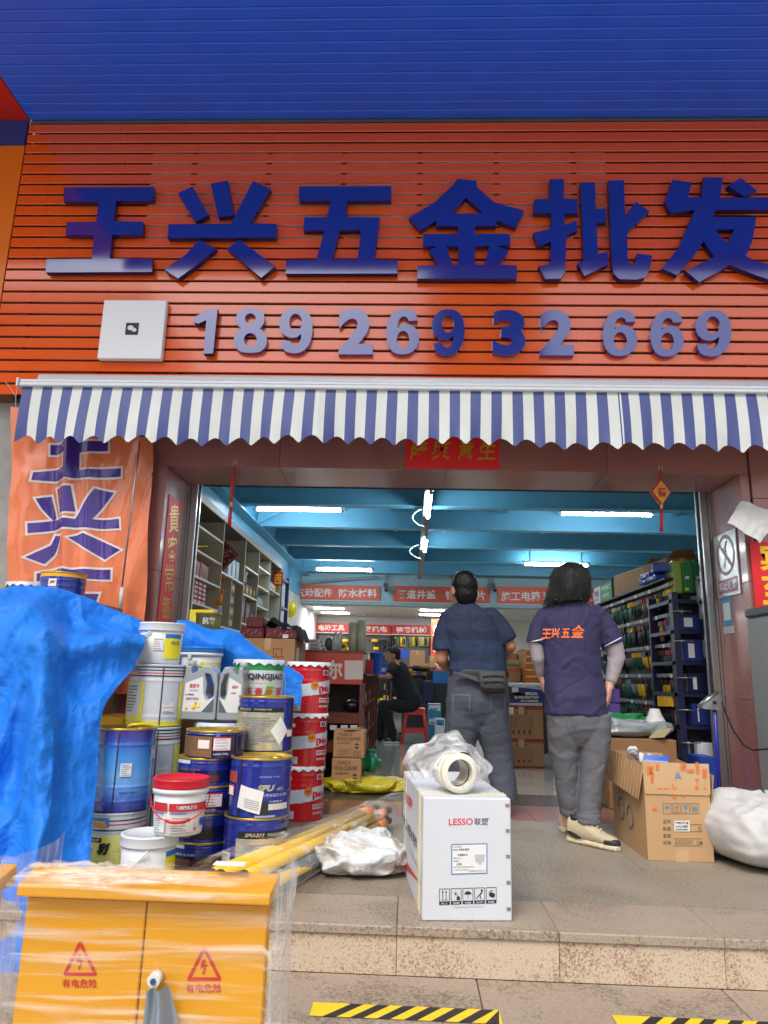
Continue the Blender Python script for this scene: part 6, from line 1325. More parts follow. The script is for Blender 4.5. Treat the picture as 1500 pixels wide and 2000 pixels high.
MB().text("福", rect((c.x-w*.42, -.038, c.z-h*.4), (w*.84,0,0), (0,0,h*.75)), .04).build("lettering", M("ornament_dark", (140,60,20), .5), t)
MB().tube([PY(1290,915,-.024), PY(1290,928,-.026), PY(1292,940,-.026)], [.003,.009,.004], 8).build("cord", silk, t); MB().tube([PY(1292,984,-.03), PY(1292,994,-.03)], .010, 8).build("bead", gold, t); MB().tube([PY(1292,995,-.03), PY(1292,1015,-.03), PY(1292,1038,-.03)], [.009,.012,.013], 8).build("tassel", silk, t)
# ---- cloth banner left of the door, with the upper lettering in purple edged white
bo = M("banner_orange", (226,124,80), .22, var=.06, vs=3, coat=.25, bump=.06, bs=20); bp_ = M("banner_purple", (70,46,136), .24, coat=.25); bw_ = M("banner_white", (226,214,208), .35, coat=.2)
BY = -.10
def ban(px, py):
    p = PY(px, py, BY); u, v = (px-20)/280, (py-800)/400
    d = .060*math.sin(u*15+.8*math.sin(v*3))*(.55+.3*v)*math.exp(-((u-.32)/.4)**2)+.034*math.sin(u*34+v*2)*math.exp(-((u-.42)/.14)**2)+.016*(crease((u*2.4+v*1.6, v*1.2-u*1.5, 3))-.5)*1.4+.012*fbm((u*5, v*4, 1))
    if u > .6: d += .07*math.sin((u+v*.5)*26)*(u-.6)
    sag = .05*math.exp(-((u-.1)/.15)**2)*math.exp(-((v-.05)/.25)**2)
    return Vector((p.x, BY-d-sag*math.sin(v*12+u*10)*.5, p.z))
t = thing("cloth_banner", "wrinkled orange cloth banner with big purple characters hanging left of the door", "banner", (-2.5, BY, .8))
def bedge(u, v):
    x = 22+278*u-(4*v*(1-u))+(-24*v*u)+3*math.sin(v*9)*(1-u); y = 795+65*u*(1-v)+560*v; return ban(x, y)
MB().grid(bedge, 90, 110).build("cloth", bo, t)
def bpoly(polys, grow, mat, name, off):
    mb = MB()
    for pl in polys:
        pts = [Vector((0+x/3, 720+y/3)) for x, y in pl]; cx_ = sum((p.x for p in pts))/len(pts); cy_ = sum((p.y for p in pts))/len(pts)
        # offset the outline outwards
        n_ = len(pts); area = sum(pts[i].x*pts[(i+1) % n_].y-pts[(i+1) % n_].x*pts[i].y for i in range(n_)); sg = 1 if area > 0 else -1
        out = []
        for i in range(n_):
            e0 = (pts[i]-pts[i-1]).normalized(); e1 = (pts[(i+1) % n_]-pts[i]).normalized(); n0 = Vector((e0.y, -e0.x))*sg; n1 = Vector((e1.y, -e1.x))*sg
            bis = (n0+n1); bis = bis.normalized()/max(.5, bis.normalized().dot(n0)) if bis.length > 1e-3 else n0; out.append(pts[i]+bis*grow)
        bm = bmesh.new(); vs = [bm.verts.new((p.x, p.y, 0)) for p in out]; bm.faces.new(vs); bm.normal_update(); bmesh.ops.triangulate(bm, faces=bm.faces)
        for _ in range(3):
            es = [e for e in bm.edges if e.calc_length() > 7]
            if not es: break
            bmesh.ops.subdivide_edges(bm, edges=es, cuts=max(1, 1)); bmesh.ops.triangulate(bm, faces=bm.faces)
        bm.verts.index_update(); mb.add([ban(v.co.x, v.co.y)+Vector((0, -off, 0)) for v in bm.verts], [tuple(v.index for v in f.verts) for f in bm.faces], 0, True); bm.free()
    mb.build(name, mat, t, recalc=False)
strokes = [[[(200,610),(385,578),(385,490),(285,500),(285,440),(385,430),(385,372),(470,372),(470,430),(635,428),(635,485),(470,495),(470,600),(706,582),(706,632),(330,655),(190,655)]],
 [[(210,762),(290,745),(315,870),(298,888),(240,820)], [(325,702),(430,695),(452,842),(350,848)], [(170,910),(320,880),(450,885),(560,705),(668,726),(545,885),(704,884),(704,938),(480,935),(330,935),(172,968)], [(308,972),(358,980),(300,1080),(250,1142),(160,1108),(280,1030)], [(412,994),(500,968),(705,1062),(612,1118)]],
 [[(215,1200),(330,1165),(420,1180),(648,1178),(645,1235),(480,1235),(440,1330),(580,1320),(560,1390),(320,1390),(370,1240),(215,1245)]]]
for st in strokes:
    bpoly(st, 4.2, bw_, "character_outline", .0035); bpoly(st, 0, bp_, "character", .0065)
b = MB(); b.tube([PY(10,745,-.13), PY(22,760,-.13), PY(31,775,-.13), PY(30,795,-.12), PY(24,806,-.11)], .0022, 6); b.tube([PY(34,757,-.13), PY(31,775,-.125), PY(30,795,-.12)], .0022, 6); b.build("tie_string", whitet, t)
for x, y in ((299,925),(298,1055),(290,1186)):
    q = ban(x-2, y)+Vector((0,-.008,0)); MB().sphere(q, .006, 8, 6).build("eyelet", blackc, t)
t = thing("awning_rod", "thin grey awning crank rod with a pale grip hanging before the cloth banner", "rod", tuple(PY(240,1180,-.24)))
MB().tube([PY(273,862,-.3), PY(238,1148,-.22)], .0065, 8).build("rod", galv, t); MB().tube([PY(239,1147,-.22), PY(234,1195,-.21)], .015, 10).build("grip", M("grip_grey", (196,192,186), .4), t)
# ---- air cooler at the right edge
cgm = M("cooler_grey", (132,136,136), .45, var=.05); cdk = M("cooler_dark", (70,74,76), .45); 
a = PY(1479, 1200, -.2); xc0 = a.x; zc1 = PY(1490, 1181, -.38).z
t = thing("air_cooler", "tall grey portable air cooler with dark louvres at the right edge", "air cooler", (xc0+.3, -.2, 0))
MB().box(xc0, -.38, .06, xc0+.6, -.03, zc1-.06, bev=.015).build("housing", cgm, t); MB().box(xc0-.006, -.39, zc1-.058, xc0+.606, -.02, zc1, bev=.012).build("top_panel", cdk, t)
b = MB(); b.box(xc0+.05, -.392, .35, xc0+.075, -.381, zc1-.2, bev=.004); b.build("frame_side", cdk, t); MB().box(xc0+.076, -.392, zc1-.225, xc0+.55, -.381, zc1-.2, bev=.004).build("frame_top", cdk, t); MB().box(xc0+.076, -.392, .35, xc0+.55, -.381, .375, bev=.004).build("frame_base", cdk, t)
MB().box(xc0+.076, -.384, .376, xc0+.55, -.381, zc1-.226).build("dark_recess", M("recess_black", (22,24,26), .7), t)
zq = .40
while zq < zc1-.25:
    MB().box(xc0+.08, -.394, zq, xc0+.55, -.385, zq+.012, T=None).build("louvre", cdk, t); zq += .034
MB().box(xc0+.045, -.3835, zc1-.115, xc0+.12, -.3805, zc1-.085).build("badge", M("badge_yellow", (226,170,40), .4), t)
for x in (xc0+.08, xc0+.5): MB().tube([(x, -.33, .032), (x+.03, -.33, .032)], .03, 14).build("wheel", blackc, t)
# blue mop and cable
t = thing("mop", "mop with a blue pole and a silver head leaning upside down beside the shutter rail", "mop", tuple(PZ(1408, 1600, 0)))
pt, pb = PY(1396, 1388, .18), PZ(1409, 1598, 0)
MB().tube([pt, pb+Vector((0,0,.01))], .014, 12).build("pole", M("pole_blue", (44,48,160), .35), t)
o = PY(1390, 1372, .18); hb = MB(); hb.prism([[(-.07,-.045),(.05,-.05),(.06,.02),(.03,.06),(-.01,.05),(-.09,-.02)]], lambda x, y, d: Vector((o.x+x, o.y-.03+d, o.z+y)), .06); hb.build("head_block", steel, t)
MB().tube([o+Vector((-.10,-.02,-.03)), o+Vector((.04,-.02,.075))], .014, 10).build("head_bar", steel, t)
MB().box(o.x-.005, o.y-.033, o.z-.012, o.x+.02, o.y-.0305, o.z+.012).build("badge", dk, t)
cp = [PY(x, y, Y) for x, y, Y in ((1410,1372,.1),(1418,1395,.0),(1434,1430,-.1),(1452,1455,-.2),(1470,1465,-.3),(1500,1463,-.42),(1530,1455,-.42))]
solo(MB().tube(cp, .006, 8), "power_cable", blackc, "black power cable sagging from the shutter rail to the air cooler", "cable")
# ================================================================== THINGS ON THE PLATFORM
def film(name, tint=(236,238,238), base=.12, amt=.7, sc=(3, 3, 40), thr=(.5, .72), rough=.15, rot=(0,0,0)):
    mt = bpy.data.materials.new(name); mt.use_nodes = True; n = mt.node_tree.nodes; l = mt.node_tree.links; b = n["Principled BSDF"]; out = n["Material Output"]
    b.inputs['Base Color'].default_value = lin(*tint); b.inputs['Roughness'].default_value = rough; b.inputs['Specular IOR Level'].default_value = .6
    tr = n.new("ShaderNodeBsdfTransparent"); mx = n.new("ShaderNodeMixShader"); tc = n.new("ShaderNodeTexCoord"); mp = n.new("ShaderNodeMapping"); mp.inputs['Scale'].default_value = sc; mp.inputs['Rotation'].default_value = rot
    nz = n.new("ShaderNodeTexNoise"); nz.inputs['Scale'].default_value = 1.0; nz.inputs['Detail'].default_value = 4; nz.inputs['Distortion'].default_value = .35
    rp = n.new("ShaderNodeMapRange"); rp.inputs[1].default_value = thr[0]; rp.inputs[2].default_value = thr[1]; rp.inputs[3].default_value = base; rp.inputs[4].default_value = amt; rp.interpolation_type = 'SMOOTHSTEP'
    l.new(tc.outputs['Object'], mp.inputs[0]); l.new(mp.outputs[0], nz.inputs['Vector']); l.new(nz.outputs[0], rp.inputs[0]); l.new(rp.outputs[0], mx.inputs[0]); l.new(tr.outputs[0], mx.inputs[1]); l.new(b.outputs[0], mx.inputs[2]); l.new(mx.outputs[0], out.inputs[0])
    bp = n.new("ShaderNodeBump"); bp.inputs['Strength'].default_value = .5; bp.inputs['Distance'].default_value = .01; l.new(nz.outputs[0], bp.inputs['Height']); l.new(bp.outputs[0], b.inputs['Normal'])
    return mt
# ---- white carton with the pipe fitting
wbm = M("carton_white", (204,207,214), .45, var=.03); red_l = M("letter_rose_red", (214,40,80), .5); strapm = M("strap_pale_yellow", (214,206,150), .35)
bx0, bx1, by0, bz = PY(825,1780,-2.12).x, PY(1004,1780,-2.12).x, -2.12, PY(915,1560,-2.12).z; by1 = -1.30
wt = thing("white_carton", "white carton with red and black printing standing at the platform edge", "carton", (bx0, by0, 0))
MB().box(bx0, by0, .001, bx1, by1, bz, bev=.005).build("box_body", wbm, wt)
F = lambda x, y: PY(x, y, by0-.0012)
MB().text("LESSO", pxrect(877,1600,925,1613,by0-.0015), .012).build("lettering", red_l, wt); MB().text("联塑", pxrect(928,1600,955,1614,by0-.0015), .0).build("lettering", blk, wt); MB().text("®", pxrect(955,1600,958,1603,by0-.0015), 0).build("lettering", blk, wt)
pr_ = pxrect(882,1650,954,1710,by0-.0013); MB().quad(pr_(0,0),pr_(1,0),pr_(1,1),pr_(0,1)).build("label_border", M("label_border_blue", (70,120,180), .5), wt)
pr_ = pxrect(884,1652,952,1708,by0-.0022); MB().quad(pr_(0,0),pr_(1,0),pr_(1,1),pr_(0,1)).build("paper_label", paper, wt)
for s, x0, y0, x1, y1, mt_ in (("LESSO联塑", 886,1654,903,1657, red_l), ("PVC-U排水管件", 886,1659,918,1663.5, blk), ("方型雨水斗", 894,1669.5,915,1674, blk), ("规格 DN110", 886,1676.5,902,1679.5, ink), ("数量 8", 886,1682,898,1685, ink), ("白色", 893,1687.5,903,1692, blk), ("生产日期 2023年06月07日", 886,1694,927,1697, ink), ("广东联塑科技实业有限公司", 886,1700,916,1702.5, ink), ("执行标准 GB/T 5836.2-2018", 917,1702,950,1705.5, ink)):
    MB().text(s, pxrect(x0,y0,x1,y1,by0-.003), .015).build("lettering", mt_, wt)
pr_ = pxrect(929,1672,949,1692,by0-.003); MB().add([pr_(*p) for p in ((0,1),(1,1),(1,.9),(.94,.35),(.65,.2),(.6,0),(.4,0),(.35,.2),(.06,.35),(0,.9))], [tuple(range(10))]).build("printed_funnel", M("print_grey", (176,182,190), .5), wt)
ic = [(858+23.3*k, 881-881+858+23.3*k+21) for k in range(5)]
for k, (x0, x1) in enumerate(ic):
    pr_ = pxrect(x0, 1737, x1, 1769, by0-.0015); b = MB(); W = .05
    for q in (((0,0),(1,0),(1,.22),(0,.22)), ((0,.22),(W,.22),(W,1),(0,1)), ((1-W,.22),(1,.22),(1,1),(1-W,1)), ((W,1-.035),(1-W,1-.035),(1-W,1),(W,1))): b.quad(*[pr_(*p) for p in q])
    if k == 0:
        for s0 in (.3, .62): b.quad(pr_(s0,.35),pr_(s0+.06,.35),pr_(s0+.06,.78),pr_(s0,.78)); b.add([pr_(s0-.06,.76),pr_(s0+.12,.76),pr_(s0+.03,.9)], [(0,1,2)])
        b.quad(pr_(.2,.29),pr_(.8,.29),pr_(.8,.32),pr_(.2,.32))
    elif k == 1:
        b.add([pr_(.45+.1*math.cos(a), .66+.07*math.sin(a)) for a in [i*.63 for i in range(10)]], [tuple(range(10))])
        for i in range(8): a = i*.785; b.quad(pr_(.45+.16*math.cos(a),.66+.11*math.sin(a)), pr_(.45+.26*math.cos(a),.66+.18*math.sin(a)), pr_(.45+.26*math.cos(a)+.03,.66+.18*math.sin(a)+.015), pr_(.45+.16*math.cos(a)+.03,.66+.11*math.sin(a)+.015))
        b.add([pr_(.55,.26),pr_(.85,.26),pr_(.85,.42),pr_(.9,.42),pr_(.7,.54),pr_(.5,.42),pr_(.55,.42)], [tuple(range(7))])
    elif k == 2:
        b.add([pr_(.5+.34*math.cos(a), .6+.2*math.sin(a)) for a in [i*.3142 for i in range(11)]], [tuple(range(11))]); b.quad(pr_(.48,.3),pr_(.52,.3),pr_(.52,.62),pr_(.48,.62))
    elif k == 3:
        b.quad(pr_(.15,.34),pr_(.2,.3),pr_(.85,.78),pr_(.8,.82)); b.add([pr_(.62,.76),pr_(.78,.76),pr_(.78,.88),pr_(.62,.88)], [(0,1,2,3)]); b.quad(pr_(.45,.5),pr_(.7,.6),pr_(.72,.7),pr_(.5,.6)); b.quad(pr_(.6,.28),pr_(.66,.28),pr_(.6,.52),pr_(.5,.5))
    else:
        b.add([pr_(.35,.42),pr_(.75,.34),pr_(.85,.46),pr_(.85,.6),pr_(.45,.7),pr_(.35,.58)], [tuple(range(6))]); b.tube([pr_(.3+.25*(1-math.cos(i*.3)), .5+.3*math.sin(i*.3)) for i in range(8)], .0012, 4)
    b.build("handling_icon", blk, wt)
    MB().text(("向上","怕晒","怕雨","禁止踩踏","禁止翻滚")[k], pxrect(x0+4, 1764, x1-4, 1768, by0-.0028), .02).build("lettering", whitet, wt)
MB().text("产品执行标准 GB/T 5836.2-2018", pxrect(886,1773,946,1776,by0-.0015), .0).build("lettering", ink, wt)
pr_ = pxrect(898,1757,926,1800,by0-.001); MB().quad(pr_(0,0),pr_(1,0),pr_(1,1),pr_(0,1)).build("clear_tape", M("tape_clear_white", (204,208,216), .2), wt)
for k in range(5):      # staples on the right edge
    z = .04+k*.095; MB().box(bx1-.022, by0-.0025, z, bx1-.006, by0-.0005, z+.012).build("staple", galv, wt)
SD = lambda y, z, d=.0012: Vector((bx0-d, y, z))
# side of the box, read from the left
MB().text("LESSO联塑", rect(SD(-1.36, bz-.13), (0,-.36,0), (0,0,.055)), .015).build("lettering", red_l, wt); MB().text("PVC-U排水管件", rect(SD(-1.34, bz-.25), (0,-.58,0), (0,0,.055)), .015).build("lettering", blk, wt)
b = MB()
for k in range(6): b.add([SD(by0+.02, bz-.325+.006*k, .0014), SD(by1+.02, bz-.20-.025*k, .0014), SD(by1+.02, bz-.204-.025*k, .0014)], [(0,1,2)])
b.build("printed_rays", M("print_grey_dark", (120,124,130), .5), wt)["kind"] = "stuff"
MB().add([SD(by0+.02, bz-.33, .0014), SD(by1+.02, bz-.40, .0014), SD(by1+.02, bz-.45, .0014)], [(0,1,2)]).build("red_ray", M("ray_red", (206,70,64), .5), wt)
b = MB()
for y in (-2.03, -1.99): MB().box(bx0-.003, y, .002, bx1+.003, y+.010, bz+.002).build("strap", strapm, wt) if y == -2.03 else MB().box(bx0-.003, y, .002, bx1+.003, y+.010, bz+.002).build("strap", strapm, wt)
MB().box(bx0-.003, -1.45, .002, bx1+.003, -1.44, bz+.002).build("strap", strapm, wt)
wt.rotation_euler.z = .105
# pipe fitting
pv = M("pvc_ivory", (226,222,204), .3, coat=.2)
o = PY(899, 1531, -2.03); o.z = bz+.084; axd = Vector((-.30, 1, 0)).normalized()
T = axd.to_track_quat('Z', 'Y').to_matrix().to_4x4()
pf = thing("pipe_fitting", "white plastic pipe coupling lying on top of the white carton", "pipe fitting", tuple(o))
R0 = .079
MB().lathe([(R0*.70,0,0),(R0,0,0),(R0*1.0,.022,0),(R0*.93,.024,0),(R0*.93,.05,0),(R0*1.0,.052,0),(R0*1.0,.066,0),(R0*.93,.068,0),(R0*.93,.09,0),(R0*1.0,.092,0),(R0*1.0,.105,0),(R0*.93,.107,0),(R0*.93,.15,0),(R0*.70,.15,0)], o, 48, T).build("coupling_wall", pv, pf)
MB().lathe([(R0*.70,0,0),(R0*.70,.15,0)], o, 48, T).build("bore", M("pvc_bore", (214,210,194), .35), pf)
MB().lathe([(R0*.69,.035,0),(R0*.66,.04,0),(R0*.69,.047,0)], o, 48, T).build("rubber_seal", blackc, pf)
bagm = film("bag_milky", (232,234,234), .30, .72, (14, 14, 14), (.4, .75), .35)
def bagf(u, v):
    a = math.pi*(-.12+1.24*u); k = 1+.55*v+.12*math.sin(u*17)*v+.07*math.sin(u*41+3)*v
    r_ = R0*1.08*k; c0 = o+axd*(.035+.14*v); p = c0+Vector((r_*math.cos(a)*(1.0+.38*v*abs(math.cos(a))), .0, r_*math.sin(a)*(1+.12*v)))
    p += Vector((.012*fbm((u*6, v*4, 3)), .03*fbm((u*5, v*5, 9)), .012*fbm((u*7, v*4, 6))))
    p.z = max(p.z, bz+.004); return p
tag(MB().grid(bagf, 60, 26).build("plastic_bag", bagm, weld=False), "milky plastic bag pulled back behind the pipe coupling on the white carton", "plastic bag")
# ---- open carton on the right
km = M("carton_tan", (186,148,106), .75, var=.08, vs=4, bump=.05, bs=20); km2 = M("carton_tan_inside", (170,132,92), .8, var=.08, vs=4); otape = M("tape_glossy", (196,160,120), .22, var=.05, coat=.5); oink = M("tape_orange_ink", (224,112,50), .4)
ox0, ox1, oy0, oy1 = PY(1266,1680,-1.0).x, PY(1395,1680,-1.0).x, -1.0, -.36; ozb = .335; ozt = PY(1330, 1489, -1.0).z
oc = thing("open_carton", "tall open brown carton with orange printed tape beside the grey trousers", "carton", ((ox0+ox1)/2, -.7, 0))
for nm, (a0, b0, c0, a1, b1, c1) in dict(front=(ox0,oy0,.002,ox1,oy0+.006,ozb), back=(ox0,oy1-.006,.002,ox1,oy1,ozb), left=(ox0,oy0+.006,.002,ox0+.006,oy1-.006,ozb), right=(ox1-.006,oy0+.006,.002,ox1,oy1-.006,ozb), base=(ox0+.006,oy0+.006,.003,ox1-.006,oy1-.006,.012)).items(): MB().box(a0,b0,c0,a1,b1,c1).build("box_wall", km, oc)
def flap(pts, mat=km, th=.006, nm="flap"):
    p = [Vector(q) for q in pts]; n_ = (p[1]-p[0]).cross(p[3]-p[0]).normalized()*th; b = MB()
    b.add(p+[q+n_ for q in p], [(0,1,2,3),(7,6,5,4),(0,4,5,1),(1,5,6,2),(2,6,7,3),(3,7,4,0)]); return b.build(nm, mat, oc)
flap([(ox0,oy0-.001,ozb),(ox1-.002,oy0-.001,ozb),(ox1-.012,oy0+.012,ozt-.01),(ox0+.0,oy0+.02,ozt)])                 # front flap standing up
flap([(ox0,oy1,ozb),(ox1,oy1,ozb),(ox1-.01,oy1+.05,ozb+.15),(ox0+.03,oy1+.06,ozb+.16)], km2)
fl = [(ox0+.0,oy0+.004,ozt-.02),(ox0-.035,oy0+.02,ozb-.03),(ox0-.045,oy1-.02,ozb-.0),(ox0-.02,oy1+.02,ozt-.0)]; flap(fl)
flap([(ox0+.0,oy0+.006,ozb),(ox0+.0,oy1-.01,ozb),(ox0-.005,oy1-.0,ozt),(ox0+.002,oy0+.02,ozt-.012)], km2)
flap([(ox1,oy0+.01,ozb-.10),(ox1,oy1,ozb),(ox1+.04,oy1-.06,ozb+.13),(ox1+.045,oy0+.05,ozb+.10)], km2)
b = MB()
for k in range(12):
    f_ = k/11.5; p0 = Vector(fl[0])*(1-f_)+Vector(fl[3])*f_; p1 = Vector(fl[1])*(1-f_)+Vector(fl[2])*f_; b.tube([p0+Vector((-.001,0,0)), p1+Vector((-.001,0,0))], .002, 4)
b.build("corrugation", km2, oc)["kind"] = "stuff"
FT = lambda x, y, d=.0035: PY(x, y, oy0-d)
pr_ = pxrect(1264,1488,1386,1553,oy0-.0025)
MB().quad(FT(1266,1549,.003),FT(1388,1551,.003),FT(1384,1492,-.003),FT(1266,1490,-.003)).build("printed_tape", otape, oc)
for k, (s, x0, y0, x1, y1) in enumerate((("g", 1264,1496,1276,1512), ("Ymast", 1270,1500,1277,1530), ("s", 1282,1492,1287,1504), ("永泰", 1330,1490,1340,1505), ("易撕", 1342,1502,1356,1509), ("Ys", 1358,1488,1366,1512), ("永盛", 1372,1500,1381,1520), ("封箱", 1284,1539,1309,1546), ("Ymast", 1313,1530,1321,1560), ("Y", 1358,1520,1366,1532), ("永盛", 1358,1534,1364,1550), ("永", 1374,1538,1383,1546), ("s", 1334,1550,1339,1556), ("s", 1274,1578,1284,1583))):
    MB().text(s, pxrect(x0, y0, x1, y1, oy0-.0045 if y0 > 1545 else oy0-.0042), .05).build("lettering", oink, oc)
MB().text("A", pxrect(1318,1507,1331,1521,oy0-.0045), .03).build("lettering", M("marker_blue", (110,140,180), .6), oc)
gi = M("print_grey_brown", (110,100,90), .7); bi = M("print_blue_grey", (96,130,140), .6)
for k in range(4):
    x0 = 1295+18*k; pr_ = pxrect(x0,1569,x0+16,1590,oy0-.0015); b = MB()
    for q in (((0,0),(1,0),(1,.05),(0,.05)),((0,.95),(1,.95),(1,1),(0,1)),((0,.05),(.06,.05),(.06,.95),(0,.95)),((.94,.05),(1,.05),(1,.95),(.94,.95))): b.quad(*[pr_(*p) for p in q])
    b.build("icon_frame", gi, oc); b = MB()
    if k == 0: b.add([pr_(.5+.32*math.cos(a), .5+.3*math.sin(a)) for a in [i*.3142 for i in range(11)]], [tuple(range(11))]); b.quad(pr_(.47,.15),pr_(.53,.15),pr_(.53,.5),pr_(.47,.5))
    elif k == 1:
        for s0 in (.3,.62): b.quad(pr_(s0,.25),pr_(s0+.08,.25),pr_(s0+.08,.65),pr_(s0,.65)); b.add([pr_(s0-.08,.62),pr_(s0+.16,.62),pr_(s0+.04,.85)], [(0,1,2)])
        b.quad(pr_(.15,.12),pr_(.85,.12),pr_(.85,.18),pr_(.15,.18))
    elif k == 2: b.add([pr_(*p) for p in ((.25,.85),(.75,.85),(.7,.5),(.54,.4),(.54,.2),(.7,.13),(.3,.13),(.46,.2),(.46,.4),(.3,.5))], [tuple(range(10))])
    else: b.add([pr_(*p) for p in ((.2,.2),(.4,.15),(.5,.4),(.6,.15),(.8,.2),(.8,.6),(.65,.85),(.5,.6),(.35,.85),(.2,.6))], [tuple(range(10))])
    b.build("icon_mark", bi if k != 1 else gi, oc)
for k, s in enumerate(("型号", "数量", "重量", "规格")): MB().text(s+":", pxrect(1295, 1598+13.6*k+3, 1312, 1606+13.6*k+3, oy0-.0015), .01).build("lettering", gi, oc); pr_ = pxrect(1315, 1606+13.8*k+4, 1372, 1607.2+13.8*k+4, oy0-.0015); MB().quad(pr_(0,0),pr_(1,0),pr_(1,1),pr_(0,1)).build("ruled_line", gi, oc)
MB().text("62.5X32.5X31", pxrect(1319,1641,1353,1649,oy0-.0018), .01).build("lettering", gi, oc); MB().text("CM", pxrect(1361,1642,1372,1650,oy0-.0018), .01).build("lettering", gi, oc); MB().text("只", pxrect(1363,1615,1371,1624,oy0-.0018), .01).build("lettering", gi, oc)
pr_ = pxrect(1317,1603,1347,1624,oy0-.003); MB().quad(pr_(0,0),pr_(1,0),pr_(1,1),pr_(0,1)).build("paper_label", paper, oc); MB().text("塑壳断路器", pxrect(1319,1605,1345,1610,oy0-.004), .02).build("lettering", blk, oc); MB().text("4X32A插头", pxrect(1319,1611.5,1345,1617,oy0-.004), .02).build("lettering", blk, oc); MB().text("通用国标电器配件", pxrect(1319,1618.5,1345,1622,oy0-.004), .02).build("lettering", blk, oc)
pr_ = pxrect(1320,1660,1345,1683,oy0-.0015); MB().quad(pr_(0,0),pr_(1,0),pr_(1,1),pr_(0,1)).build("packing_tape", otape, oc)
b = MB()
for c_ in ((-.55, .19), (-.72, .17)): b.tube([Vector((ox0-.002, c_[0]+.055*math.cos(a*.2618), c_[1]+.06*math.sin(a*.2618))) for a in range(25)], .006, 5)
b.build("printed_rings", gi, oc)["kind"] = "stuff"
def junk(u, v):
    x = ox0+.01+(ox1-ox0-.02)*u; y = oy0+.02+(oy1-oy0-.04)*v; return Vector((x, y, ozb+.10+.05*fbm((u*4, v*5, 2))-.25*(max(0, abs(u-.5)-.42)+max(0, abs(v-.5)-.42))))
tag(MB().grid(junk, 24, 24).build("crumpled_packing", M("packing_brown", (150,118,84), .85, var=.3, vs=14, bump=.6, bs=30)), "crumpled brown packing filling the open carton", "packing")
q = PY(1248, 1462, -.75)
def glv(u, v): a = u*2*math.pi; r_ = .055*math.sin(math.pi*v)**.5; return Vector((q.x+.02+(v-.5)*.18, -.75+r_*math.cos(a), ozt+.0-.02+.05*(v < .3)+r_*.7*math.sin(a)+.012*fbm((u*4, v*6, 2))))
t = thing("work_glove", "white work glove with purple edging on top of the open carton", "glove", (q.x, -.75, ozt-.03)); MB().grid(glv, 20, 22).build("fabric", M("glove_white", (206,204,196), .9, bump=.4, bs=60), t)
MB().tube([Vector((q.x-.05+.03*math.cos(a*.4), -.80+.0*a, ozt+.02+.025*math.sin(a*.4))) for a in range(17)], .003, 6).build("edging", purplec, t)
q = PY(1282, 1472, -.86); t = thing("blue_packet", "blue and white printed packet lying on the open carton", "packet", (q.x, -.86, ozt-.02)); b = MB(); b.box(-.07, -.05, 0, .07, .05, .018, bev=.006, T=Matrix.Translation((q.x, -.85, ozt-.012)) @ Matrix.Rotation(-.35, 4, 'Z') @ Matrix.Rotation(.25, 4, 'X')); b.build("packet_body", M("packet_blue", (50,100,190), .3), t)
# ---- sacks
wsm = crinkle(M("woven_white", (196,194,192), .6, var=.12, vs=5, bump=.25, bs=220), 4, .22, .03, .5)
q = PZ(1462, 1700, 0); ws = pillow((PY(1470,1650,-.85).x+.05, -.92, 0), .36, .36, .34, wsm, "white_sack", "plump clean white woven sack beside the open carton at right", "sack", .25, 3.3, .016, 90, 60)
dirty = bpy.data.materials.new("dirty_white_film"); dirty.use_nodes = True
n = dirty.node_tree.nodes; l = dirty.node_tree.links; bb = n["Principled BSDF"]; tc = n.new("ShaderNodeTexCoord"); nz = n.new("ShaderNodeTexNoise"); nz.inputs['Scale'].default_value = 7; nz.inputs['Detail'].default_value = 7; nz.inputs['Roughness'].default_value = .7
rr = ramp(n, [(.40, lin(216,220,226)), (.56, lin(210,206,196)), (.64, lin(158,134,96)), (.74, lin(104,86,62))]); l.new(tc.outputs['Object'], nz.inputs['Vector']); l.new(nz.outputs[0], rr.inputs[0]); l.new(rr.outputs[0], bb.inputs['Base Color']); bb.inputs['Roughness'].default_value = .38
nb_ = n.new("ShaderNodeTexNoise"); nb_.inputs['Scale'].default_value = 22; nb_.inputs['Detail'].default_value = 5; bu = n.new("ShaderNodeBump"); bu.inputs['Strength'].default_value = .6; bu.inputs['Distance'].default_value = .012; l.new(tc.outputs['Object'], nb_.inputs['Vector']); l.new(nb_.outputs[0], bu.inputs['Height']); l.new(bu.outputs[0], bb.inputs['Normal'])
crinkle(dirty, 8, .7, .025)
pillow((-.22, -1.40, 0), .22, .20, .16, dirty, "dirty_sack", "crumpled dirty white plastic sack left of the white carton", "sack", .15, 8.1, .042, 80, 48)
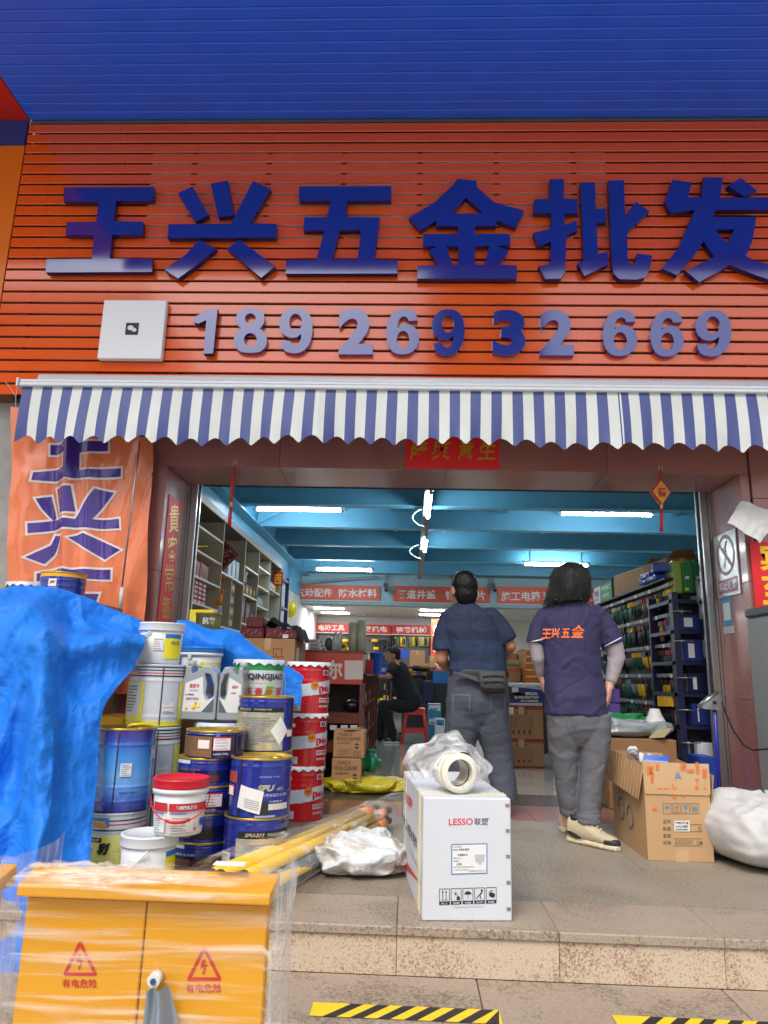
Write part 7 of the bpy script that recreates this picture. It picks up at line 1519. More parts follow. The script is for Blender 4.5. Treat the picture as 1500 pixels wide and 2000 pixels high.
# ---- bundle of yellow poles in a clear sleeve
yp = M("pole_yellow", (236,190,24), .35, var=.04); op = M("pole_orange", (236,140,40), .35); bk = M("pole_end_black", (34,34,38), .5)
a0, a1 = Vector((-.74, -1.72, .05)), PY(776, 1578, .12)
a0 = PZ(508, 1698, .10); a1 = PZ(768, 1578, .09)
t = thing("pole_bundle", "bundle of yellow poles in a clear plastic sleeve lying before the pails", "pole bundle", tuple((a0+a1)/2-Vector((0,0,.05))))
axd2 = (a1-a0).normalized(); sd = axd2.cross(Vector((0,0,1))).normalized()
for k, (s_, z_, f0, f1) in enumerate(((-.05, -.03, -.15, .96), (.015, -.035, -.13, .9), (-.02, .03, -.16, .86), (-.085, .02, -.14, .92), (.075, -.04, -.06, .86), (.045, .02, -.12, .9))):
    p0 = a0+(a1-a0)*f0+sd*s_+Vector((0,0,z_)); p1 = a0+(a1-a0)*f1+sd*s_*.8+Vector((0,0,z_*.8))
    MB().tube([p0, p0+(p1-p0)*.86], .028, 14).build("pole", yp, t); MB().tube([p0+(p1-p0)*.861, p0+(p1-p0)*.94], .030, 14).build("orange_end", op, t); MB().tube([p0+(p1-p0)*.941, p1], .020, 10).build("black_tip", bk, t); MB().tube([p0-(p1-p0)*.05, p0-(p1-p0)*.001], .029, 12).build("black_end", bk, t)
MB().tube([a0+sd*.05+Vector((0,0,-.03))+axd2*-.05, a0+(a1-a0)*.42+sd*.1+Vector((0,0,-.03))], .03, 12).build("grey_roll", M("roll_dark_grey", (92,94,98), .5), t)
sleeve = film("sleeve_clear", (226,230,232), .10, .5, (9, 9, 30), (.45, .75), .18)
def slv(u, v):
    a = u*2*math.pi; w_ = .15+.05*math.sin(v*5+1)*(1-v)-.04*v; hh = .105-.02*v
    p = a0+(a1-a0)*(-.17+1.21*v)+sd*(w_*math.cos(a)+.02)+Vector((0,0,.008+hh*math.sin(a)))
    d = .02*fbm((u*5, v*7, 2))+.014*(crease((u*6, v*12, 5))-.5); p += sd*d+Vector((0,0,d*.8)); p.z = max(.004, p.z); return p
MB().grid(slv, 40, 60).build("clear_sleeve", sleeve, t)
# ---- hazard tapes
hy, hb_ = M("hazard_yellow", (236,200,30), .45, var=.12, vs=40), M("hazard_black", (36,34,36), .5, var=.2, vs=30)
for lb, x0, x1, y0, y1 in (("black and yellow hazard tape on the lower step, left of two", PZ(607,1975,-.17).x, PZ(978,1985,-.17).x, -2.53, -2.43), ("black and yellow hazard tape on the lower step, at the right edge", PZ(1196,1985,-.17).x, 1.62, -2.53, -2.43)):
    t = thing("hazard_tape", lb, "tape", ((x0+x1)/2, -2.48, -.17)); w_ = .085; z = -.169; x = x0; k = 0
    by, bk2 = MB(), MB(); s_ = .085
    while x < x1:
        xe = min(x+w_*.52, x1); quad = [(x, y0, z), (xe, y0, z), (min(xe+s_, x1), y1, z), (min(x+s_, x1), y1, z)]
        (by if k % 2 == 0 else bk2).add(quad, [(0,1,2,3)]); x += w_*.52; k += 1
    by.add([(x0, y0, z), (x0+s_, y1, z), (x0, y1, z)], [(0,1,2)]); by.build("yellow_stripes", hy, t)["kind"] = "stuff"; bk2.build("black_stripes", hb_, t)["kind"] = "stuff"
# ---- yellow cabinets wrapped in film
cy_ = M("cabinet_yellow", (214,150,2), .38, var=.05, vs=3); cred = M("sign_red", (190,40,30), .5)
wrapm = film("stretch_film", (240,234,224), .02, .50, (2.0, 2.0, 44), (.46, .70), .10, (.0, .14, .0)); wrap2 = film("stretch_film_bunched", (236,236,234), .16, .75, (22, 22, 3), (.42, .72), .16)
def cabinet(x0, x1, Yf, zt, label, lock=True):
    t = thing("electrical_cabinet", label, "cabinet", ((x0+x1)/2, Yf, -.5), "yellow cabinets wrapped in film")
    xm = (x0+x1)/2; Yb = PZ(290, 1696, zt-.01).y-.03
    MB().box(x0, Yf+.004, -.44, x1, Yb, zt-.06, bev=.004).build("cabinet_body", cy_, t)
    MB().box(x0+.003, Yf-.010, -.42, xm-.0015, Yf+.003, zt-.063, bev=.003).build("door", cy_, t); MB().box(xm+.0015, Yf-.010, -.42, x1-.003, Yf+.003, zt-.063, bev=.003).build("door", cy_, t)
    b = MB(); b.add([(x0-.006,Yf-.045,zt-.055),(x1+.006,Yf-.045,zt-.055),(x1+.006,Yf-.045,zt-.032),(x0-.006,Yf-.045,zt-.032),(x0-.012,Yb+.03,zt-.055),(x1+.012,Yb+.03,zt-.055),(x1+.012,Yb+.03,zt-.01),(x0-.012,Yb+.03,zt-.01)], [(0,1,2,3),(7,6,5,4),(3,2,6,7),(0,4,5,1),(0,3,7,4),(1,5,6,2)])
    o = b.build("sloping_lid", cy_, t); m_ = o.modifiers.new("round", 'BEVEL'); m_.width = .004; m_.segments = 2
    for x in (x0+.04, x1-.08):
        MB().box(x, Yf+.03, -.5, x+.04, Yf+.07, -.44).build("foot", cy_, t); MB().box(x, Yb-.07, -.5, x+.04, Yb-.03, -.44).build("foot", cy_, t)
    return t
cYf = -3.43; czt = PY(290, 1742, cYf-.05).z+.034
xA, xB = PY(54, 1760, cYf).x, PY(528, 1768, cYf).x
t = cabinet(xA, xB, cYf, czt, "yellow electrical cabinet with two doors wrapped in clear film, in the foreground at left")
for (x0, y0, x1, y1), (tx0, ty0, tx1, ty1) in (((123,1838,190,1906),(121,1912,190,1930)), ((365,1849,433,1916),(363,1921,433,1939))):
    pr_ = pxrect(x0, y0, x1, y1, cYf-.0112); b = MB()
    out = [(.5,1.0),(.46,.985),(.01,.07),(.03,.0),(.97,0),(.99,.07),(.54,.985)]; inn = [(.5,.84),(.13,.10),(.87,.10)]
    b.prism([out, inn], lambda x, y, d, pr_=pr_: pr_(x, y)+Vector((0,d,0)), .0008); b.build("warning_triangle", cred, t)
    b = MB(); b.add([pr_(*p) for p in ((.44,.62),(.55,.62),(.50,.46),(.60,.48),(.50,.24),(.54,.25),(.47,.16),(.43,.27),(.47,.26),(.50,.38),(.38,.38))], [tuple(range(11))]); b.build("lightning_bolt", cred, t)
    MB().text("有电危险", pxrect(tx0, ty0, tx1, ty1, cYf-.0112), .02).build("lettering", cred, t)
q = PY(303, 1912, cYf-.03)
MB().tube([q+Vector((0,.02,0)), q+Vector((0,-.012,0))], .014, 14).build("lock", M("lock_white", (214,212,206), .35), t); MB().tube([q+Vector((0,-.0125,-.0)), q+Vector((0,-.016,0))], .006, 10).build("keyhole", M("key_blue", (50,80,120), .4), t)
ragm = M("rag_grey_film", (120,130,138), .35, var=.15, vs=8, bump=.3, bs=14)
def rag(u, v):
    x = 306+38*(u-.5)*(1+1.1*v)+18*v*(1-.4*v)+(0 if v < .5 else -6*(v-.5)); y = 1928+110*v; p = PY(x, y, cYf-.05); return p+Vector((0, -.03*math.sin(u*3.14)*(.4+v)-.012*math.sin(u*11+v*2), 0))
MB().grid(rag, 24, 20).build("handle_rag", ragm, t)
# film round the cabinet: a closed loop of front, right side, back, left side, and over the top
def loopf(x0, x1, Yf, zt, sd_, mat, nm):
    Yb = PZ(290, 1696, zt-.01).y-.03; ring = [(x0-.016,Yf-.055),(x1+.016,Yf-.055),(x1+.02,Yb+.035),(x0-.02,Yb+.035)]
    def fn(u, v):
        k = u*4; i = min(int(k), 3); f_ = k-i; p = Vector(ring[i]+(0,))*(1-f_)+Vector(ring[(i+1) % 4]+(0,))*f_
        z = -.46+(zt-.028+.46)*v; off = .012*fbm((u*9+sd_, v*6, sd_), 3)+.008*(crease((u*14, v*9, sd_))-.5); 
        cen = Vector(((x0+x1)/2, Yf+.10, 0)); d = (p-cen).normalized(); front = max(0, min(1, (zt-.075-z)/.05))
        p = p+d*(off+.004); 
        if i == 0: p.y += .034*front
        p.z = z; return p
    MB().grid(fn, 96, 44).build(nm, mat, t)
    def top(u, v):
        x = x0-.03+(x1-x0+.06)*u; y = Yf-.055+(Yb+.09-Yf)*v; z = zt-.028+.022*v+.005+.012*fbm((u*7, v*4, sd_+2))+.012*max(0, crease((u*9, v*5, 1))-.3)
        e_ = max(0, abs(u-.5)-.47)+max(0, abs(v-.5)-.46); return Vector((x, y, z-e_*.6))
    MB().grid(top, 60, 24).build(nm, mat, t)
loopf(xA, xB, cYf, czt, 1.0, wrapm, "stretch_film")
def bun(u, v):      # bunched film on the right edge
    z = -.4+(czt+.42)*v; a = u*math.pi; r_ = .024+.014*fbm((v*7, u*3, 2)); return Vector((xB+.015+r_*math.sin(a)*1.1, cYf-.05+.2*u, z+.01*fbm((u*4, v*9, 1))))
MB().grid(bun, 14, 50).build("film_fold", wrap2, t)
MB().box(PY(425,1706,cYf+.05).x, cYf+.0, czt+.012, PY(485,1706,cYf+.05).x, cYf+.03, czt+.0145, T=None).build("paper_strip", paper, t)
xC1 = PY(8, 1760, cYf).x
t = cabinet(xC1-.6, xC1-.012, cYf, czt, "second yellow cabinet wrapped in film, cut off by the left edge of the picture")
loopf(xC1-.6, xC1-.012, cYf, czt, 4.0, wrapm, "stretch_film")
def bun2(u, v):
    z = -.4+(czt+.42)*v; a = u*math.pi; r_ = .028+.015*fbm((v*7, u*3, 7)); return Vector((xC1+.008+r_*math.sin(a), cYf-.05+.3*u, z))
MB().grid(bun2, 14, 50).build("film_fold", wrap2, t)
# ================================================================== PEOPLE
def loft(mb, rings, n=28, ex=.8, mi=0):
    # rings: (centre, half vector u, half vector v)
    vs = []; fs = []
    for c, u, v in rings:
        for k in range(n):
            a = 2*math.pi*k/n; ca, sa = math.cos(a), math.sin(a)
            vs.append(c+u*(math.copysign(abs(ca)**ex, ca))+v*(math.copysign(abs(sa)**ex, sa)))
    m_ = len(rings)
    for i in range(m_-1):
        for k in range(n): fs.append((i*n+k, i*n+(k+1) % n, (i+1)*n+(k+1) % n, (i+1)*n+k))
    fs.append(tuple(range(n))[::-1]); fs.append(tuple((m_-1)*n+k for k in range(n)))
    mb.add(vs, fs, mi, True); return mb
def rp(cx_, y, hw, Y, dep): c = PY(cx_, y, Y); s_ = depth(c)/FPX; return (c, Vector((hw*s_, 0, 0)), Vector((0, dep, 0)))
def pt_(x, y, Y): return PY(x, y, Y)
def limb(mb, pts, rs, n=16):      # tapered limb with round ends
    mb.tube(pts, rs, n); mb.sphere(pts[0], rs[0]*.99, 14, 10); mb.sphere(pts[-1], rs[-1]*.99, 14, 10); 
    for p, r in zip(pts[1:-1], rs[1:-1]): mb.sphere(p, r*.98, 14, 10)
    return mb
def fuse(mb, name, mat, parent, voxel, smooth=2, disp=None):
    o = mb.build("raw", mat); rm = o.modifiers.new("r", 'REMESH'); rm.mode = 'VOXEL'; rm.voxel_size = voxel; rm.use_smooth_shade = True
    if smooth: sm = o.modifiers.new("s", 'SMOOTH'); sm.factor = .5; sm.iterations = smooth
    me = bpy.data.meshes.new_from_object(o.evaluated_get(bpy.context.evaluated_depsgraph_get())); me.name = name
    bpy.data.objects.remove(o)
    if disp:
        nr = [v.normal.copy() for v in me.vertices]
        for v, n_ in zip(me.vertices, nr): v.co += n_*disp(v.co)
    if parent is not None:
        inv = WM[parent].inverted(); me.transform(inv)
    me.materials.clear(); me.materials.append(mat)
    for p in me.polygons: p.use_smooth = True
    r = bpy.data.objects.new(name, me); COL.objects.link(r); WM[r] = Matrix.Identity(4)
    if parent is not None: r.parent = parent; WM[r] = WM[parent]
    return r
def bvh_of(o, par): 
    W_ = WM[par] if par is not None else Matrix.Identity(4)
    return BVHTree.FromPolygons([tuple(W_ @ v.co) for v in o.data.vertices], [tuple(p.vertices) for p in o.data.polygons])
skin = M("skin_tan", (176,122,94), .5, var=.06, vs=20, bump=.08, bs=120); skin2 = M("skin_fair", (206,156,132), .5, var=.06, vs=20, bump=.08, bs=120)
hairm = M("hair_black", (9,8,8), .42, bump=.5, bs=170, stretch=(1, 1, .1), spec=.35)
def head(mb, c, s, face):      # face: unit vector towards the nose
    c = Vector(c); f = Vector(face).normalized(); r = f.cross(Vector((0,0,1))).normalized()
    T = Matrix((r, f, Vector((0,0,1)))).transposed().to_4x4()
    mb.sphere(c+Vector((0,0,.02*s)), (.076*s, .092*s, .105*s), 20, 14, T=T); mb.sphere(c+f*.03*s+Vector((0,0,-.05*s)), (.058*s, .065*s, .07*s), 16, 12, T=T)
    mb.tube([c+f*.088*s+Vector((0,0,.02*s)), c+f*.112*s+Vector((0,0,-.022*s)), c+f*.09*s+Vector((0,0,-.032*s))], [.010*s,.016*s,.012*s], 10)
    mb.sphere(c+f*.086*s+Vector((0,0,-.062*s)), (.026*s,.012*s,.008*s), 10, 8, T=T); mb.sphere(c+f*.08*s+Vector((0,0,-.095*s)), (.024*s,.02*s,.018*s), 10, 8, T=T)
    for sg in (-1, 1):
        mb.sphere(c+r*sg*.078*s+Vector((0,0,-.008*s)), (.010*s,.022*s,.034*s), 10, 8, T=T); mb.sphere(c+f*.082*s+r*sg*.032*s+Vector((0,0,.018*s)), (.014*s,.008*s,.008*s), 10, 8, T=T)
def hand(mb, wrist, dirv, palmn, s=1.0, curl=.35, thumb=1):
    w = Vector(wrist); d = Vector(dirv).normalized(); nrm = Vector(palmn); nrm = (nrm-d*nrm.dot(d)).normalized(); sd_ = d.cross(nrm).normalized()*thumb
    c = w+d*.045*s
    R3 = Matrix((sd_, nrm, d)).transposed().to_4x4(); mb.sphere(c, (.040*s,.016*s,.052*s), 14, 10, T=R3); mb.tube([w-d*.02*s, w+d*.03*s], [.024*s,.026*s], 12)
    for k, (off, L, r) in enumerate(((.028,.072,.0088),(.010,.080,.0092),(-.009,.074,.0088),(-.027,.058,.0078))):
        b0 = w+d*.082*s+sd_*off*s; seg = L*s/3; pts = [b0-d*.02*s]; dd = d.copy(); p = b0
        pts.append(p)
        for j in range(3):
            dd = (dd+nrm*curl*(.7+.3*j)).normalized(); p = p+dd*seg; pts.append(p)
        mb.tube(pts, [r*s*1.05, r*s, r*s*.96, r*s*.9, r*s*.8], 10); mb.sphere(pts[-1], r*s*.8, 8, 6)
    t0 = w+d*.02*s+sd_*.026*s; t1 = t0+(d*.6+sd_*.7+nrm*.3).normalized()*.038*s; t2 = t1+(d*.9+sd_*.25+nrm*.35).normalized()*.03*s
    mb.tube([t0-sd_*.01*s, t0, t1, t2], [.014*s,.013*s,.0105*s,.009*s], 10); mb.sphere(t2, .009*s, 8, 6)
def folds(amp, fz, fx, seed, lo=None):
    def f(p):
        q = Vector((p.x*fx+seed, p.y*fx, p.z*fz)); q2 = Vector((p.x*fx*.9+p.z*fz*.5+seed, p.y*fx, p.z*fz*1.2-p.x*fx*.4)); sh_ = lambda s: max(0, 1-abs(noise.noise(s))*5)
        a = amp*(.25*fbm(q*.7, 2)+.55*sh_(q)-.35*sh_(q2*1.6+Vector((4,1,2)))+.40*sh_(q2*.8))
        return a
    return f
# ---- short haired person in the striped navy shirt, at the door (seen from behind)
Y1 = .2
p1 = MB()
A = lambda x, y, dy=0: PY(x, y, Y1+dy)
hc = A(905, 1153); head(p1, hc, 1.17, (-.45, .9, -.05)); p1.tube([A(912, 1205), A(907, 1180), hc+Vector((0,0,-.05))], [.075,.064,.06], 16)
loft(p1, [rp(914,1204,32,Y1,.06), rp(915,1220,46,Y1,.10), rp(928,1260,46,Y1,.11), rp(934,1310,48,Y1,.10), rp(934,1360,52,Y1,.12), rp(934,1400,48,Y1,.11)])
limb(p1, [A(880,1220), A(867,1252), A(862,1287)], [.044,.048,.045]); limb(p1, [A(862,1287), A(872,1302,.16), A(890,1300,.30)], [.047,.042,.03])
hand(p1, A(890,1300,.30), (.3,.9,.1), (0,0,-1), .95, .4, -1)
limb(p1, [A(956,1214), A(982,1236), A(997,1262)], [.042,.044,.043]); limb(p1, [A(997,1262), A(986,1282,.14), A(968,1292,.26)], [.045,.040,.029]); hand(p1, A(968,1292,.26), (-.4,.9,-.1), (0,0,-1), .95, .4, 1)
limb(p1, [A(908,1400), A(899,1470), A(897,1550,.0), A(897,1580,0)], [.085,.062,.048,.045]); limb(p1, [A(960,1400), A(972,1470,-.0), A(984,1545,-.05), A(988,1585,-.10)], [.085,.062,.048,.042])
man = fuse(p1, "person", skin, None, .008, 2)
tag(man, "short haired person in banded navy shirt and faded jeans behind the white carton", "person", "people")
hb = MB(); f_ = Vector((-.45,.9,0)).normalized(); T_ = Matrix((f_.cross(Vector((0,0,1))).normalized(), f_, Vector((0,0,1)))).transposed().to_4x4()
hb.sphere(hc+Vector((0,0,.038))-f_*.012, (.098,.112,.112), 22, 16, T=T_); hb.sphere(hc-f_*.04+Vector((0,0,-.025)), (.088,.078,.100), 18, 12, T=T_); hb.sphere(hc+f_*.06+Vector((0,0,.095)), (.076,.05,.045), 14, 10, T=T_)
fuse(hb, "hair", hairm, man, .007, 2, lambda p: .004*fbm(p*45, 3))
shm = bpy.data.materials.new("banded_navy_shirt"); shm.use_nodes = True
n = shm.node_tree.nodes; l = shm.node_tree.links; bb = n["Principled BSDF"]; ge = n.new("ShaderNodeNewGeometry"); sx_ = n.new("ShaderNodeSeparateXYZ"); l.new(ge.outputs['Position'], sx_.inputs[0])
mr = n.new("ShaderNodeMapRange"); mr.inputs[1].default_value = A(915,1312).z; mr.inputs[2].default_value = A(915,1180).z; l.new(sx_.outputs['Z'], mr.inputs[0])
c0, c1, c2 = lin(30,42,68), lin(34,48,75), lin(38,55,84)
rr = ramp(n, [(0.0,c2),(.12,c2),(.14,c1),(.28,c1),(.30,c2),(.44,c2),(.46,c0),(.58,c0),(.60,c1),(.70,c1),(.72,c0),(.82,c0),(.84,c1),(1,c0)]); rr.color_ramp.interpolation = 'LINEAR'; l.new(mr.outputs[0], rr.inputs[0]); l.new(rr.outputs[0], bb.inputs['Base Color']); bb.inputs['Roughness'].default_value = .8
nz = n.new("ShaderNodeTexNoise"); nz.inputs['Scale'].default_value = 250; bp = n.new("ShaderNodeBump"); bp.inputs['Strength'].default_value = .15; bp.inputs['Distance'].default_value = .003; l.new(nz.outputs[0], bp.inputs['Height']); l.new(bp.outputs[0], bb.inputs['Normal'])
s1 = MB()
loft(s1, [rp(908,1178,19,Y1+.01,.072), rp(910,1186,30,Y1,.085), rp(912,1195,45,Y1,.10), rp(913,1207,54,Y1,.115), rp(917,1228,56,Y1,.128), rp(928,1262,55,Y1,.130), rp(933,1292,55,Y1,.128), rp(934,1314,57,Y1,.13)], ex=.85)
s1.tube([A(880,1208), A(868,1236), A(866,1270)], [.080,.078,.082], 18); s1.sphere(A(878,1210), .079, 16, 10); s1.tube([A(956,1204), A(978,1228), A(993,1252)], [.078,.072,.074], 18); s1.sphere(A(957,1206), .078, 16, 10)
fuse(s1, "shirt", shm, man, .009, 2, folds(.010, 5, 6, 2))
jeans = M("faded_jeans", (76,81,92), .85, var=.3, vs=5, bump=.25, bs=180)
s1 = MB()
loft(s1, [rp(934,1308,55,Y1,.128), rp(934,1335,57,Y1,.135), rp(933,1370,61,Y1-.01,.150), rp(933,1392,56,Y1,.14), rp(933,1408,38,Y1,.11), rp(933,1428,12,Y1,.07)], ex=.85)
loft(s1, [rp(904,1366,31,Y1,.13), rp(904,1395,32,Y1,.13), rp(901,1430,33,Y1,.115), rp(897,1470,29,Y1,.095), rp(897,1520,26,Y1,.085), rp(897,1580,25,Y1,.085)], ex=.9); loft(s1, [rp(961,1366,31,Y1,.13), rp(960,1395,33,Y1,.13), rp(964,1430,33,Y1,.115), rp(972,1470,28,Y1,.095), rp(980,1510,26,Y1-.03,.085), rp(987,1560,24,Y1-.07,.085)], ex=.9)
jn = fuse(s1, "trousers", jeans, man, .009, 2, folds(.009, 6, 5, 5))
bj = bvh_of(jn, man)
for x0, y0, x1, y1 in ((884,1356,918,1392), (958,1356,986,1388)):
    b = MB(); fp = onto(bj, pxrect(x0, y0, x1, y1, Y1-.3), .004)
    for q in ((0,1,0,.94),(0,0,.05,1),(.95,0,1,1)): b.grid(lambda s, v, q=q: fp(q[0]+(q[2]-q[0])*s if q[2] != q[0] else s, q[1]+(q[3]-q[1])*v), 6, 6)
    b.build("pocket_seam", M("jeans_seam", (104,114,130), .8), man)
b = MB(); b.lathe([(.196,0,0),(.2,.005,0),(.2,.04,0),(.196,.045,0)], (0,0,0), 40, Matrix.Translation(A(935,1322)) @ Matrix.Diagonal((1.09,.70,1,1)))
b.build("belt", M("belt_dark", (48,46,46), .6), man)
pm = M("pouch_grey", (72,72,74), .75, bump=.3, bs=90, var=.12, vs=15); s1 = MB()
loft(s1, [rp(961,1310,24,Y1-.17,.035), rp(961,1318,27,Y1-.185,.05), rp(962,1330,27,Y1-.195,.055), rp(963,1344,25,Y1-.19,.05), rp(963,1351,20,Y1-.175,.035)], ex=.65)
fuse(s1, "waist_pouch", pm, man, .006, 1, lambda p: .002*fbm(p*30, 2))
s1 = MB(); s1.tube([A(885,1314,-.15), A(905,1318,-.165), A(930,1326,-.17), A(942,1330,-.17)], [.014,.018,.026,.034], 10, flat=.5); s1.build("pouch_strap", pm, man)
b = MB(); b.tube([A(942,1322,-.245), A(962,1319,-.25), A(984,1321,-.245)], .004, 6); b.build("zip_line", blackc, man); b = MB(); b.tube([A(944,1333,-.248), A(962,1331,-.255), A(983,1332,-.248)], .003, 6); b.build("zip_line", blackc, man)
def shoe(par, heel, toe, h, mats, side):
    heel, toe = Vector(heel), Vector(toe); d = (toe-heel).normalized(); s_ = d.cross(Vector((0,0,1))).normalized(); L = (toe-heel).length; up = Vector((0,0,1))
    b = MB(); loft(b, [(heel+d*L*f+up*.016, s_*w_, up*.017) for f, w_ in ((0,.022),(.05,.034),(.25,.037),(.5,.040),(.72,.047),(.9,.040),(.98,.022),(1,.008))], 20, .8); fuse(b, "sole", mats[0], par, .005, 1, lambda p: .003*(1 if noise.noise(p*90) > .2 and p.z < .03 else 0))
    b = MB(); loft(b, [(heel+d*L*f+up*(.03+hh*.5), s_*w_, up*(hh*.5+.006)) for f, w_, hh in ((.0,.018,.085),(.05,.034,.108),(.16,.039,.104),(.28,.040,.108),(.40,.041,.100),(.52,.042,.074),(.7,.045,.048),(.88,.038,.034),(.98,.016,.018))], 22, .9)
    u_ = fuse(b, "upper", mats[1], par, .005, 2, lambda p: .0015*fbm(p*40, 2))
    b = MB(); loft(b, [(heel+d*L*f+up*(.028+hh*.5), s_*w_, up*(hh*.5+.008)) for f, w_, hh in ((.76,.0455,.030),(.88,.0415,.030),(.965,.026,.022),(1.0,.010,.012))], 18, .9); fuse(b, "toe_cap", mats[2], par, .005, 1)
    b = MB(); vp = heel+d*L*.08+up*.045-s_*.0*side
    loft(b, [(heel+d*L*f+up*z+s_*side*w_, d*.001+s_*.003, up*hh) for f, z, w_, hh in ((.03,.058,.030,.006),(.12,.056,.0395,.012),(.24,.046,.0425,.012),(.34,.040,.043,.004))], 10); b.build("side_flash", mats[2], par)
    b = MB(); loft(b, [(heel+d*L*f+up*z, s_*w_, d*L*.10) for f, z, w_ in ((.17,.126,.030),(.165,.150,.034),(.16,.152,.030))], 18, .95); b.build("ankle_collar", mats[2], par)
    b = MB(); loft(b, [(heel+d*L*f+up*z, s_*.020, d*.006) for f, z in ((.44,.10),(.36,.135),(.30,.168),(.29,.172))], 12); b.build("tongue", mats[1], par)
    for k in range(5):
        f = .36+.075*k; c_ = heel+d*L*f+up*((.145,.134,.118,.106,.097)[k]); b = MB(); b.tube([c_-s_*.028+up*-.012, c_+up*.006, c_+s_*.028+up*-.012], .003, 6); b.build("lace", mats[3], par)
    return u_
sh1 = (M("sole_white", (206,204,198), .6), M("upper_grey", (92,90,92), .7), M("shoe_black", (40,40,42), .6), M("lace_purple", (120,70,160), .6))
q = A(988,1585,-.1); shoe(man, (q.x-.03, q.y-.06, 0), (q.x+.03, q.y+.23, 0), .1, sh1, 1); q = A(897,1580); shoe(man, (q.x, q.y-.08, 0), (q.x-.05, q.y+.2, 0), .1, sh1, 1)
# ---- long haired person in the purple shirt (seen from behind)
Y2 = -.62
B2 = lambda x, y, dy=0: PY(x, y, Y2+dy)
p2 = MB(); hc2 = B2(1112, 1140); head(p2, hc2, .98, (.15, .98, -.05)); p2.tube([B2(1113,1190), B2(1113,1170), hc2+Vector((0,0,-.05))], [.062,.055,.052], 16)
loft(p2, [rp(1113,1194,32,Y2,.06), rp(1114,1212,44,Y2,.09), rp(1115,1260,46,Y2,.105), rp(1120,1320,46,Y2,.10), rp(1125,1380,50,Y2,.12), rp(1128,1430,48,Y2,.11)])
limb(p2, [B2(1070,1214), B2(1049,1250), B2(1051,1285), B2(1058,1318,.05)], [.040,.040,.036,.027]); hand(p2, B2(1058,1318,.05), (.1,.3,-1), (1,.2,0), .9, .3, -1)
limb(p2, [B2(1162,1214), B2(1195,1250), B2(1204,1284), B2(1192,1332,-.02)], [.042,.044,.041,.027]); hand(p2, B2(1190,1336,-.02), (-.10,-.05,-1), (-1,.5,0), .98, .26, 1)
limb(p2, [B2(1104,1440), B2(1106,1510,.04), B2(1110,1585,.08), B2(1110,1604,.1)], [.085,.058,.042,.036]); limb(p2, [B2(1158,1440), B2(1157,1510), B2(1150,1590,-.03), B2(1146,1618,-.04)], [.085,.060,.044,.038])
wom = fuse(p2, "person", skin2, None, .0055, 2)
tag(wom, "long haired person in a purple polo shirt with orange lettering and grey trousers, back turned", "person", "people")
hb = MB()
loft(hb, [rp(1116,1100,9,Y2,.03), rp(1116,1104,22,Y2,.065), rp(1115,1113,32,Y2,.092), rp(1114,1128,37,Y2-.005,.108), rp(1113,1143,38.5,Y2-.01,.112), rp(1111,1156,40,Y2-.02,.108), rp(1110,1164,41,Y2-.03,.098), rp(1105,1170,37,Y2-.045,.08), rp(1095,1178,24,Y2-.055,.05)], 30, .95)
for x0, y0, x1, y1, x2, y2, r in ((1084,1150,1075,1170,1067,1184,.022),(1090,1160,1082,1178,1076,1190,.02),(1145,1140,1150,1156,1149,1168,.018),(1138,1160,1141,1174,1136,1182,.02),(1100,1175,1096,1186,1090,1194,.022),(1120,1172,1119,1184,1114,1190,.022)): hb.tube([B2(x0,y0,-.03), B2(x1,y1,-.055), B2(x2,y2,-.075)], [r*1.3, r, r*.35], 10)
fuse(hb, "hair", hairm, wom, .007, 1, lambda p: .003*fbm(Vector((p.x*55, p.y*40, p.z*5)), 3)+.004*fbm(Vector((p.x*14, p.y*10, p.z*5)), 2))
rn = random.Random(8); hr_ = [rp(1116,1102,14,Y2,.05), rp(1115,1112,31.5,Y2,.092), rp(1114,1128,37.5,Y2-.005,.110), rp(1113,1143,39,Y2-.01,.114), rp(1111,1157,40.5,Y2-.02,.110), rp(1110,1166,42,Y2-.03,.100), rp(1107,1174,41.5,Y2-.05,.088), rp(1102,1184,40,Y2-.06,.074)]
sb2 = MB()
for k in range(1100):
    a = rn.uniform(0, 2*math.pi); n_ = rn.choice((6, 7, 7, 8)) if math.cos(a) < .2 else rn.choice((5, 6, 6, 7)); ph = rn.uniform(0, 6); amp_ = rn.uniform(.005, .03); st_ = rn.choice((0, 0, 1, 2)); pts = []; fl = rn.uniform(.975, 1.02) if rn.random() < .94 else rn.uniform(1.02, 1.10)
    for i in range(st_, n_):
        aa = a+amp_*math.sin(ph+i*1.1); f_ = fl+.012*math.sin(ph*2+i*1.7)+((i-3)*.018*rn.random() if i > 3 else 0); c_, u_, v_ = hr_[i]; pts.append(c_+u_*math.cos(aa)*f_+v_*math.sin(aa)*f_)
    r_ = rn.uniform(.0007, .0016); sb2.tube(pts, [r_*(1-.75*i/len(pts)) for i in range(len(pts))], 4, caps=False)
sb2.build("hair_strands", hairm, wom, recalc=False)["kind"] = "stuff"
poly = M("polo_purple", (42,40,76), .75, var=.1, vs=6, bump=.2, bs=220); trimm = M("polo_white_trim", (220,216,224), .6)
s1 = MB()
loft(s1, [rp(1112,1171,23,Y2,.070), rp(1112,1180,33,Y2,.085), rp(1113,1188,48,Y2,.10), rp(1114,1198,58,Y2,.112), rp(1115,1215,60,Y2,.122), rp(1115,1245,57,Y2,.126), rp(1116,1285,54,Y2,.122), rp(1119,1325,55,Y2,.124), rp(1123,1360,58,Y2-.01,.134), rp(1125,1396,61,Y2-.01,.140)], ex=.85)
